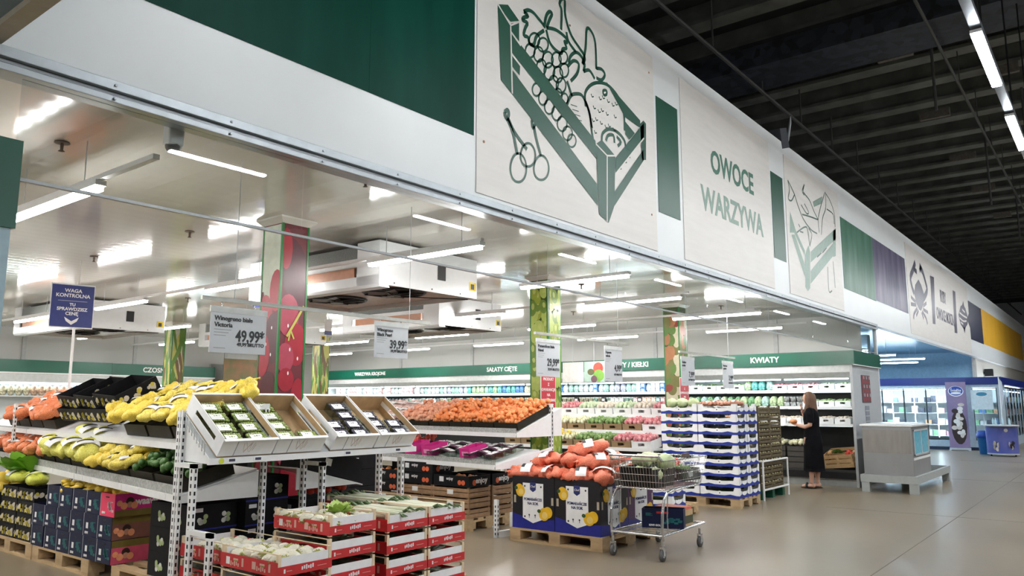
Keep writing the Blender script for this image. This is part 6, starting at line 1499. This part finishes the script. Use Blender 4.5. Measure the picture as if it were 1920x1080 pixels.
t = thing('blue_bin', 'bright blue waste bin with a dark blue swing lid', 'bin', (27.5, 3.42, 0)); MB().lathe([(.17, 0), (.21, .50), (.22, .50)], 20).build('bucket', mat('bin_blue', (.03, .25, .70), .35), t, True); MB().lathe([(.225, .48), (.23, .56), (.20, .68), (.14, .70)], 20).build('lid', mat('bin_lid_blue', (.01, .06, .35), .4), t, True)
t = thing('spot_projector', 'black projector fixed on the beige wall above the blue band', 'projector', (33.3, 3.86, 2.5)); MB().box(-.15, -.15, 0, .15, .10, .26).build('case', BLACK, t); MB().cyl((0, .1, .13), (0, .16, .13), .04, 8).build('bracket', BLACK, t)
# ---------------------------------------------------------------- pillar at the left edge of the view
t = thing('entrance_pillar', 'pale blue pillar with a dark green cap at the left edge of the view', 'pillar', (.88, 3.70, 0))
MB().box(0, 0, 0, .36, .18, 2.245).build('shaft', mat('pale_blue_paint', (.42, .58, .66), .5), t)
MB().box(-.01, -.01, 2.245, .375, .19, 2.635).build('green_cap', GREEN_BAND, t)
# small dome-ended device under the fascia rail
t = thing('door_sensor', 'white and dark grey sensor hung just behind the fascia rail', 'sensor', (2.12, 4.06, 2.86))
b = MB(); b.box(-.045, -.04, .06, .045, .04, .20); b.build('case', WHITE_METAL, t, bevel=.012); MB().ball((0, 0, .06), (.044, .04, .045), 16, 10).build('dark_cover', mat('sensor_grey', (.13, .12, .11), .3), t, True); MB().cyl((0, 0, .20), (0, 0, .39), .012, 8).build('stem', WHITE_METAL, t)
# sprinklers
sp = thing('sprinkler', 'small dark sprinkler head on the shop ceiling', 'sprinkler'); MB().lathe([(.05, .06), (.045, .068), (.012, .07)], 14).build('plate', mat('sprinkler_brown', (.12, .08, .06), .5), sp); MB().lathe([(.006, 0), (.022, .004), (.01, .012), (.012, .05), (.008, .06)], 10).build('head', mat('sprinkler_brown', (.12, .08, .06), .5), sp); SP = Proto(sp)
for x, y in ((3.95, 4.55), (4.1, 7.4), (2.1, 5.5), (4.13, 9.6), (7.0, 8.9), (9.6, 6.2), (12.4, 8.2), (2.2, 8.8), (6.8, 12.2), (13.3, 5.6)): SP.put((x, y, 3.181), 0, group='sprinklers on the shop ceiling')

# ---------------------------------------------------------------- cooler units under the shop ceiling
def cooler(label, w_=1.56, d_=2.35, h=.50):
    "origin at the near lower corner; w across X, d along Y; open underside with two fans"
    t = thing('cooler_unit', label, 'cooler unit'); m = mat('cooler_white', (.74, .76, .78), .3, var=.02); th = .02
    MB().box(0, 0, .03, w_, th, h).build('end_plate', m, t); MB().box(0, d_-th, .03, w_, d_, h).build('end_plate', m, t); MB().box(w_-th, th, .03, w_, d_-th, h).build('side_plate', m, t)
    MB().prism([(0, 0), (-.02, .03), (.12, .03), (.14, .0)], 0, d_, 'y').build('lower_lip', m, t)
    b = MB(); b.box(-.02, 0, .03, 0, d_, .13); b.box(-.02, 0, .03, 0, .35, h); b.box(-.02, .35, .24, -.0, d_-.25, .30); b.box(-.02, d_-.25, .03, 0, d_, h); b.build('front_plate', m, t)
    MB().box(0, .35, .30, .03, d_-.25, h-.03).build('coil_grille', mat('coil_grey', (.10, .11, .105), .5, rgb2=(.16, .17, .16), var=0, scale=60), t)
    MB().box(0, .42, .13, .03, d_-.32, .24).build('copper_reflection', mat('copper_reflection_paint', (.52, .25, .15), .4), t)  # orange reflection of copper painted as a flat band
    MB().box(0, th, .085, w_-th, d_-th, .095).build('under_plate', mat('rosy_plate', (.56, .50, .47), .25), t)
    for y in (d_*.26, d_*.70):
        o = MB().tube([(w_*.5+.36*math.cos(2*math.pi*i/24), y+.36*math.sin(2*math.pi*i/24), .08) for i in range(24)], .02, 6, closed=True).build('fan_ring', BLACK, t)
        MB().lathe([(.34, .082), (.34, .084)], 24, 0, (w_*.5, y, 0)).build('fan_opening', mat('fan_dark', (.015, .015, .015), .6), o)
        b = MB()
        for i in range(5): a = 2*math.pi*i/5; b.at((w_*.5, y, .06), (.25, 0, a)).box(.06, -.05, -.004, .30, .06, .004)
        b.at().lathe([(.08, .03), (.09, .08)], 14, 0, (w_*.5, y, 0)); b.build('fan_blades', mat('fan_grey', (.05, .05, .05), .4), o)
        for q in (.5, 2.1, 3.6, 5.2): MB().tube([(w_*.5+.08*math.cos(q), y+.08*math.sin(q), .04), (w_*.5+.36*math.cos(q), y+.36*math.sin(q), .06)], .01, 5).build('fan_arm', BLACK, o)
    MB().box(w_*.56, -.004, .18, w_*.56+.13, .001, .36).build('cable_port', BLACK, t)
    MB().box(w_-.14, -.004, .12, w_-.02, 0, .22).build('warning_sticker', mat('sticker_yellow', (.75, .55, .02), .5), t); MB().box(w_-.115, -.005, .135, w_-.055, -.004, .20).build('sticker_mark', BLACK_INK, t)
    for x in (.2, w_*.5, w_-.3): MB().cyl((x, -.006, .06), (x, 0, .06), .008, 8).build('bolt', BLACK_INK, t)
    b = MB(); b.tube([(w_*.5, d_*.26, .03), (w_*.8, d_*.2, .05), (w_-.05, .1, .03)], .006, 5); b.build('cable', BLACK, t)
    for x in (.15, w_-.15):
        for y in (.2, d_-.2): MB().cyl((x, y, h), (x, y, CZ-2.72), .006, 5).build('hanger', GREY_METAL, t)
    return t
CU = Proto(cooler('x'))
CU.put((5.50, 6.06, 2.72), 0, 'nearest white cooler unit with two fans, right of the red pillar')
CU.put((9.0, 8.5, 2.72), 0, 'white cooler unit hung behind the nearest one')
CU.put((9.1, 13.4, 2.72), 0, 'far white cooler unit beyond the 49,99 sign')
CU.put((5.5, 13.4, 2.72), 0, 'far left white cooler unit above the stalk pillar')

# ---------------------------------------------------------------- back-left chillers
def back_chiller(label, x0, x1, y, txt, txx, zt=2.48):
    t = thing('back_chiller', label, 'chiller', (x0, y, 0)); L_ = x1-x0
    b = MB(); b.box(0, 0, 2.2, L_, .6, zt); b.build('green_band', GREEN_BAND, t); MB().box(-.01, -.02, 2.17, L_, .6, 2.2).build('band_edge', WHITE_METAL, t); MB().box(0, .0, 1.98, L_, .3, 2.17).build('canopy', mat('canopy_grey', (.56, .58, .58), .4), t)
    MB().box(0, .6, 0, L_, .65, 2.2).build('back_panel', INW, t); MB().box(0, 0, 0, L_, .6, .3).build('base', mat('chiller_base_grey', (.36, .38, .38), .45), t); MB().box(L_-.05, 0, .3, L_, .6, 2.2).build('end_panel', INW, t)
    for z in (1.68, 1.2, .8): MB().box(0, .05, z-.02, L_-.05, .6, z).build('shelf', INW, t)
    MB().box(.05, .12, 1.94, L_-.1, .16, 1.97).build('light_strip', EM_CH, t)
    if txt: text(txt, .17, WHITE_INK, t, (txx-x0, -.004, 2.34), ROT_Y, bold=.004)
back_chiller('green banded chiller along the back left wall', 3.0, 8.95, 19.35, None, 0)
back_chiller('bright chiller under the CZOSNEK band at the back', 9.0, 11.75, 19.45, 'CZOSNEK', 10.15)
for k in range(40):
    x = 5.9 + .078*k; n = 'cream' if x < 7.2 else 'peach' if x < 8.1 else 'lilac'
    BAGP[n][k % 2].put((x, 19.5+.12*(k % 2), 1.68), rnd(-.3, .3), '%s bag on the back left chiller shelf' % n, '%s bags on the back left chiller' % n, sc=1.2)
for k in range(26):
    x = 9.1 + .10*k; n = rr.choice(['mint', 'white', 'green', 'mint'])
    BAGP[n][k % 2].put((x, 19.6+.12*(k % 2), 1.68), rnd(-.3, .3), '%s bag in the chiller under the CZOSNEK band' % n, '%s bags under the CZOSNEK band' % n, sc=1.2)
# doorway-like opening with a plant
struct(MB().box(12.0, 20.05, 0, 14.9, 20.1, 2.1).build('door_1', mat('pale_blue_door', (.45, .60, .70), .4))); struct(MB().box(11.95, 20.0, 2.1, 14.95, 20.08, 2.6).build('trim_80', mat('roller_grey', (.33, .34, .33), .5)))
t = thing('potted_bush', 'dark green bush in a grey planter before the pale blue doorway', 'plant', (13.0, 19.3, 0)); MB().lathe([(.2, 0), (.28, .6), (.26, .6)], 16).build('planter', GREY_METAL, t); MB().cyl((0, 0, .55), (0, 0, 1.4), .03, 8).build('stem', WOOD, t); link('foliage', leaves_mesh('foliage', mat('bush_green', (.01, .09, .03), .6), 60, .5, 6, .2), t, loc=(0, 0, 1.35))
t = thing('hanging_poster', 'hanging poster of brown and red vegetables at the back', 'poster', (11.85, 19.2, 2.0)); MB().cyl((.5, .005, .72), (.5, .005, 1.25), .003, 5).build('hanger', GREY_METAL, t); MB().box(0, 0, 0, 1.1, .01, .72).build('sheet', mat('poster_brown', (.30, .14, .07), .5, rgb2=(.10, .14, .05), var=0, scale=3), t)
# hanging posters by the salad chiller
t = thing('hanging_poster', 'blank looking pale poster hung before the salad chiller', 'poster', (14.78, 9.52, 1.98)); MB().cyl((.004, .28, .45), (.004, .28, 1.27), .003, 5).build('hanger', GREY_METAL, t); MB().box(0, 0, 0, .008, .56, .45).build('sheet', mat('pale_poster', (.80, .77, .74), .5), t)
t = thing('hanging_poster', 'poster of a tomato and lettuce hung before the salad chiller', 'poster', (14.78, 8.96, 1.98)); MB().cyl((.004, .28, .45), (.004, .28, 1.27), .003, 5).build('hanger', GREY_METAL, t); MB().box(0, 0, 0, .008, .54, .45).build('sheet', mat('poster_mint', (.42, .58, .50), .5), t)
b = MB(); oval(b, .17, .30, .13, .13, -.002, 0); oval(b, .16, .14, .14, .13, -.003, 1); oval(b, .36, .22, .09, .07, -.0035, 2); oval(b, .28, .06, .08, .08, -.004, 3); b.build('vegetable_print', [RED_F, mat('print_leaf_bright', (.20, .42, .07), .5), mat('print_olive', (.12, .12, .05), .5), mat('print_plum', (.14, .07, .09), .5)], t)
# white partition doors etc: small service cards hung from the ceiling
for x, y, z in ((5.2, 7.9, 2.62), (7.6, 9.6, 2.55), (9.3, 17.5, 2.0)):
    t = thing('hanging_card', 'x', 'card', (x, y, z)); MB().box(0, 0, 0, .14, .004, .24).build('sheet', WHITE_CARD, t); MB().box(0, -.002, 0, .14, 0, .06).build('blue_strip', mat('sign_blue', (.035, .05, .20), .4), t); MB().cyl((.07, 0, .24), (.07, 0, CZ-z), .003, 5).build('hanger', GREY_METAL, t)
    t['label'] = {5.2: 'white card with a blue strip left of the red pillar', 7.6: 'small white card hung between the cooler units', 9.3: 'tall white card hung before the CZOSNEK chiller'}[x]

# ---------------------------------------------------------------- stepped island with peppers and radishes behind the juice bins
t = thing('shelf_rack', 'stepped grey island of peppers and radishes behind the green pillar', 'shelf rack', (12.0, 6.38, 0))
for x0, z in ((0, .74), (.42, 1.02), (.80, 1.30)):
    b = MB(); b.box(x0, 0, z-.03, x0+.45, 3.3, z); b.box(x0-.012, 0, z-.05, x0, 3.3, z+.01); b.build('shelf', WHITE_METAL, t)
for y in (0, 3.25): MB().box(1.2, y, 0, 1.25, y+.05, 1.5).build('upright', WHITE_METAL, t); MB().box(.02, y, 0, .06, y+.05, .71).build('upright', WHITE_METAL, t)
MB().box(.1, .1, .02, 1.2, 3.2, .68).build('plinth', BLACK, t)
pr_ = ['radishes', 'radishes', 'greens', 'greens', 'blossoms', 'blossoms', 'carrots', 'salad']
pep = Proto(tag(link('yellow_pepper', fruit_mesh('yellow_pepper', YELLOW_F, .045, (1, 1, 1.1))), 'x', 'pepper'))
for r_, (x, z) in enumerate(((12.24, .74), (12.64, 1.02), (13.0, 1.30))):
    for k in range(8):
        y = 6.60+.40*k; kind = pr_[k] if r_ < 2 else rr.choice(['mushrooms', 'radishes', 'salad'])
        (WC if k == 0 or r_ == 2 else WCB).put((x, y, z), (0, -.15, 0), 'carton on the %s step of the stepped island' % ['lower', 'middle', 'upper'][r_], 'cartons on the %s step of the stepped island' % ['lower', 'middle', 'upper'][r_], sc=(1.0, 1.35, 1.35))
        FIL[kind].put((x, y, z+.05), (0, -.15, 0), '%s heaped on the %s step of the stepped island' % (kind, ['lower', 'middle', 'upper'][r_]), '%s on the %s step' % (kind, ['lower', 'middle', 'upper'][r_]), sc=(1, 1.3, 1.6))
for k in range(34): pep.put((12.24+rnd(-.13, .13), 8.15+rnd(0, 1.1), .93+rnd(0, .05)), (rnd(0, 3), rnd(0, 3), 0), 'yellow pepper on the lower step of the stepped island', 'yellow peppers on the stepped island')

# ---------------------------------------------------------------- dark crates seen between the rack posts
bk = thing('black_crate', 'x', 'crate'); b = MB(); open_box(b, .58, .38, .19, .008); b.build('crate_body', DARK, bk); MB().box(-.12, -.1915, .07, -.05, -.19, .13).build('label', WHITE_CARD, bk); MB().box(-.2915, .02, .07, -.29, .09, .13).build('label', WHITE_CARD, bk); BK = Proto(bk)
for i, x in enumerate((5.0, 5.62, 6.24)):
    for j in range(2):
        for k in range(4 if i else 5): BK.put((x, 7.3+.42*j, .16+.195*k-.16*0), rnd(-.02, .02), 'black crate stacked behind the grape rack, %s column, %s row, level %s' % (['near', 'middle', 'far'][i], ['front', 'rear'][j], ['one', 'two', 'three', 'four', 'five'][k]), 'black crates behind the grape rack')
put_pallet(5.3, 7.5, 'pallet under the near black crates', R(90)); put_pallet(6.2, 7.5, 'pallet under the far black crates', R(90)) if False else None
tm2 = tm
for i, (x, z) in enumerate(((5.62, .93), (6.24, .93))):
    for k in range(30): tm.put((x+rnd(-.24, .24), 7.3+rnd(-.15, .15), z-.02+rnd(0, .03)), (rnd(0, 3), rnd(0, 3), 0), 'red tomato in the black crates behind the grape rack', 'tomatoes in the black crates')
# tilted black crates and brackets hung on the back of the end rack
for x, sgn, L_ in ((4.45, -1, 'tilted black crate on the back of the grape rack'),):
    t = BK.put((x, 5.62, .888), (0, R(-14)*sgn, 0), L_)
tag(MB().prism([(4.06, .80), (4.75, .80), (4.06, .98)], 5.42, 5.43, 'y').prism([(4.06, .968), (4.78, .782), (4.78, .792), (4.06, .980)], 5.43, 5.82, 'y').build('shelf_bracket', WHITE_METAL), 'pale triangular bracket and plate below the tilted black crate', 'bracket')
for k in range(5): BK.put((4.50, 5.70, .0+.175*k), 0, 'black crate stacked under the bracket behind the grape rack, level %s' % ['one', 'two', 'three', 'four', 'five'][k], 'black crates under the bracket', sc=(.9, .9, .9)) if k < 4 else None
for k in range(12): tm.put((4.50+rnd(-.2, .25), 5.62+rnd(-.1, .1), .72+rnd(0, .03)), (0, 0, 0), 'red tomato in the crate below the bracket', 'tomatoes below the bracket')

# ---------------------------------------------------------------- flood lamp on top of the fascia
t = thing('flood_lamp', 'flood lamp with a thin raised arm on top of the fascia', 'flood lamp', (12.35, 4.0, 5.6))
MB().tube([(0, 0, 0), (.18, 0, .22), (.34, 0, .55), (.38, 0, .68)], [.016, .02, .018, .008], 8).build('arm', GREY_METAL, t); o = MB().box(-.42, -.10, .02, -.08, .12, .34); o.build('case', mat('lamp_case', (.06, .065, .08), .4), t, rot=(0, R(-18), 0))

# ---------------------------------------------------------------- the woman at the chiller
SKIN = mat('skin', (.62, .36, .27), .5, var=.06); CLOTH = mat('black_cloth', (.006, .006, .008), .85, var=.25, bump=.3, bscale=30, spec=.08); HAIR = mat('brown_hair', (.075, .035, .018), .5, rgb2=(.16, .08, .04), var=0, scale=40, stretch=(6, 6, .6))
wm = thing('woman', 'woman in black T-shirt and long black skirt, long brown hair, holding food at the chiller', 'person', (14.62, 4.53, 0), R(93))
def remesh(o, v, sm=4):
    r_ = o.modifiers.new('remesh', 'REMESH'); r_.mode = 'VOXEL'; r_.voxel_size = v; r_.use_smooth_shade = True
    s_ = o.modifiers.new('smooth', 'SMOOTH'); s_.factor = .5; s_.iterations = sm
    return o
b = MB()
for y, dx in ((.085, .03), (-.085, -.03)):
    b.tube([(dx, y*.95, .90), (dx+.01, y, .70), (dx+.015, y, .50), (dx-.005, y, .40), (dx-.02, y, .33), (dx-.01, y, .20), (dx-.01, y, .09)], [.088, .078, .058, .053, .055, .042, .034], 14)
    b.ball((dx+.06, y, .045), (.115, .042, .032), 14, 8); b.ball((dx-.03, y, .055), (.04, .034, .045), 10, 8); b.ball((dx+.13, y, .03), (.05, .042, .022), 10, 6)
b.ball((-.015, 0, .93), (.115, .155, .13), 16, 10); b.ball((-.01, 0, 1.08), (.10, .13, .14), 16, 10); b.ball((-.01, 0, 1.25), (.115, .155, .16), 16, 10); b.ball((-.015, 0, 1.37), (.085, .17, .07), 16, 10)
b.tube([(-.015, 0, 1.38), (.0, 0, 1.45), (.02, 0, 1.53)], [.055, .048, .048], 12)
b.ball((.035, 0, 1.595), (.092, .072, .105), 20, 14); b.ball((.06, 0, 1.545), (.058, .052, .06), 16, 10); b.ball((.095, 0, 1.525), (.022, .025, .018), 10, 8)
b.tube([(.115, 0, 1.60), (.136, 0, 1.577)], [.010, .014], 8); b.ball((.117, 0, 1.548), (.010, .022, .008), 8, 6)
for s_ in (-1, 1): b.ball((.03, s_*.073, 1.585), (.016, .007, .026), 8, 6)
# left arm level, holding the package; right arm raised towards the chin
b.tube([(-.02, .165, 1.375), (-.04, .20, 1.26), (-.03, .215, 1.12), (.06, .20, 1.09), (.17, .13, 1.105), (.235, .075, 1.12)], [.05, .045, .040, .038, .030, .024], 12)
b.tube([(-.02, -.165, 1.375), (.0, -.20, 1.26), (.06, -.19, 1.17), (.14, -.12, 1.27), (.165, -.05, 1.38)], [.05, .045, .040, .033, .024], 12)
b.ball((.265, .05, 1.125), (.042, .034, .020), 10, 8); b.ball((.165, -.035, 1.42), (.020, .030, .042), 10, 8)
for k in range(4):
    y0 = .075-.020*k; b.tube([(.285, y0, 1.125), (.318, y0-.01, 1.135), (.330, y0-.016, 1.155), (.322, y0-.02, 1.175)], [.0095, .009, .0085, .007], 7)
    b.tube([(.175, -.045+.014*k, 1.45), (.180, -.040+.013*k, 1.475), (.165, -.034+.012*k, 1.492), (.150, -.03+.011*k, 1.492)], [.0085, .008, .0075, .0065], 7)
b.tube([(.255, .025, 1.13), (.265, .0, 1.15), (.285, -.01, 1.165)], [.011, .010, .008], 7); b.tube([(.155, -.015, 1.41), (.15, .005, 1.435), (.145, .01, 1.455)], [.010, .009, .007], 7)
remesh(b.build('body', SKIN, wm, True), .006, 2)
e = MB()
for s_ in (-1, 1): e.ball((.116, s_*.030, 1.598), (.008, .012, .008), 10, 8, 0)
e.build('eyes', [mat('eye_white', (.7, .68, .65), .3)], wm, True)
e = MB()
for s_ in (-1, 1): e.ball((.1225, s_*.030, 1.598), (.003, .005, .005), 8, 6); e.tube([(.118, s_*.015, 1.618), (.120, s_*.032, 1.622), (.110, s_*.048, 1.616)], [.003, .004, .002], 5)
e.build('brows_and_pupils', mat('dark_brow', (.05, .03, .02), .5), wm, True); MB().ball((.127, 0, 1.547), (.004, .020, .006), 8, 6).build('lips', mat('lips', (.45, .14, .13), .4), wm, True)
h = MB(); h.ball((.015, 0, 1.615), (.108, .088, .105), 22, 16, 0, lambda d: .2 if (d[0] > .55 and d[2] < .45) else 1)
for k in range(15):
    a = R(75)+R(210)*k/14; x, y = .015+.092*math.cos(a), .080*math.sin(a); front = math.cos(a) > -.1
    h.tube([(x*.8, y*.8, 1.67), (x, y, 1.60), (x*1.05+(-.005), y*1.08, 1.50), (x+(.03 if front else -.02), y*1.12, 1.38), (x+(.06 if front else -.03), y*1.0, 1.27+.02*(k % 3))], [.03, .034, .030, .026, .008], 8)
remesh(h.build('hair', HAIR, wm, True), .009, 4)
s_ = MB()
def loft(mb, secs, n=26):
    vs = []; fs = []
    for (cx, cz, rx, ry) in secs:
        for j in range(n): q = 2*math.pi*j/n; vs.append((cx+rx*math.cos(q), ry*math.sin(q), cz))
    for i in range(len(secs)-1):
        for j in range(n): fs.append((i*n+j, i*n+(j+1) % n, (i+1)*n+(j+1) % n, (i+1)*n+j))
    fs.append(tuple(range(n-1, -1, -1))); fs.append(tuple((len(secs)-1)*n+j for j in range(n))); mb.add(vs, fs)
loft(s_, [(-.01, .86, .150, .190), (-.01, .95, .145, .180), (-.01, 1.08, .125, .160), (-.005, 1.22, .138, .175), (-.01, 1.33, .125, .185), (-.02, 1.40, .085, .165), (-.012, 1.445, .062, .075)])
s_.tube([(-.02, .10, 1.375), (-.022, .165, 1.372), (-.036, .198, 1.30), (-.04, .208, 1.22), (-.035, .215, 1.16)], [.06, .068, .068, .064, .062], 14); s_.tube([(-.02, -.10, 1.375), (-.022, -.165, 1.372), (-.008, -.19, 1.32), (.0, -.205, 1.25), (.035, -.20, 1.19)], [.06, .068, .068, .062, .060], 14)
remesh(s_.build('t_shirt', CLOTH, wm, True), .009, 3)
k_ = MB(); n = 44; secs = [(-.01, .99, .128, .162), (-.012, .92, .150, .185), (-.015, .75, .160, .190), (-.015, .55, .165, .188), (-.015, .36, .175, .190), (-.015, .30, .178, .190)]
vs = []; fs = []
for i, (cx, cz, rx, ry) in enumerate(secs):
    for j in range(n):
        q = 2*math.pi*j/n; f_ = 1 + .05*math.sin(q*9)*i/5; vs.append((cx+rx*f_*math.cos(q), ry*f_*math.sin(q), cz))
for i in range(len(secs)-1):
    for j in range(n): fs.append((i*n+j, (i+1)*n+j, (i+1)*n+(j+1) % n, i*n+(j+1) % n))
fs.append(tuple((len(secs)-1)*n+j for j in range(n))); fs = [tuple(reversed(f)) for f in fs]; k_.add(vs, fs); k_.build('long_skirt', CLOTH, wm, True)
for y, dx in ((.085, .03), (-.085, -.03)):
    q = MB(); q.ball((dx+.05, y, .012), (.145, .052, .012), 18, 6); q.tube([(dx+.07, y-.050, .015), (dx+.075, y-.036, .066), (dx+.075, y, .088), (dx+.075, y+.036, .066), (dx+.07, y+.050, .015)], .020, 8); q.build('slide_shoe', BLACK, wm, True)
t = thing('food_package', 'orange and white food package held by the woman', 'food package', (14.62, 4.53, 0), R(93))
b = MB(); b.ball((.30, .045, 1.180), (.065, .095, .048), 16, 10, 0, lambda d: 1+.12*noise.noise(Vector(d)*4)); b.build('bag', mat('orange_pack', (.78, .22, .05), .4, rgb2=(.82, .42, .20), var=0, scale=14), t, True)
b = MB(); b.ball((.37, .05, 1.19), (.045, .06, .045), 12, 8); b.build('white_end', WHITE_CARD, t, True)

# ---------------------------------------------------------------- tidy: drop prototypes that were never placed
def kill(o):
    for c in [c for c in bpy.data.objects if c.parent == o]: kill(c)
    bpy.data.objects.remove(o)
for o in [o for o in bpy.data.objects if o.parent is None and o.get('label') in ('x',)]: kill(o)
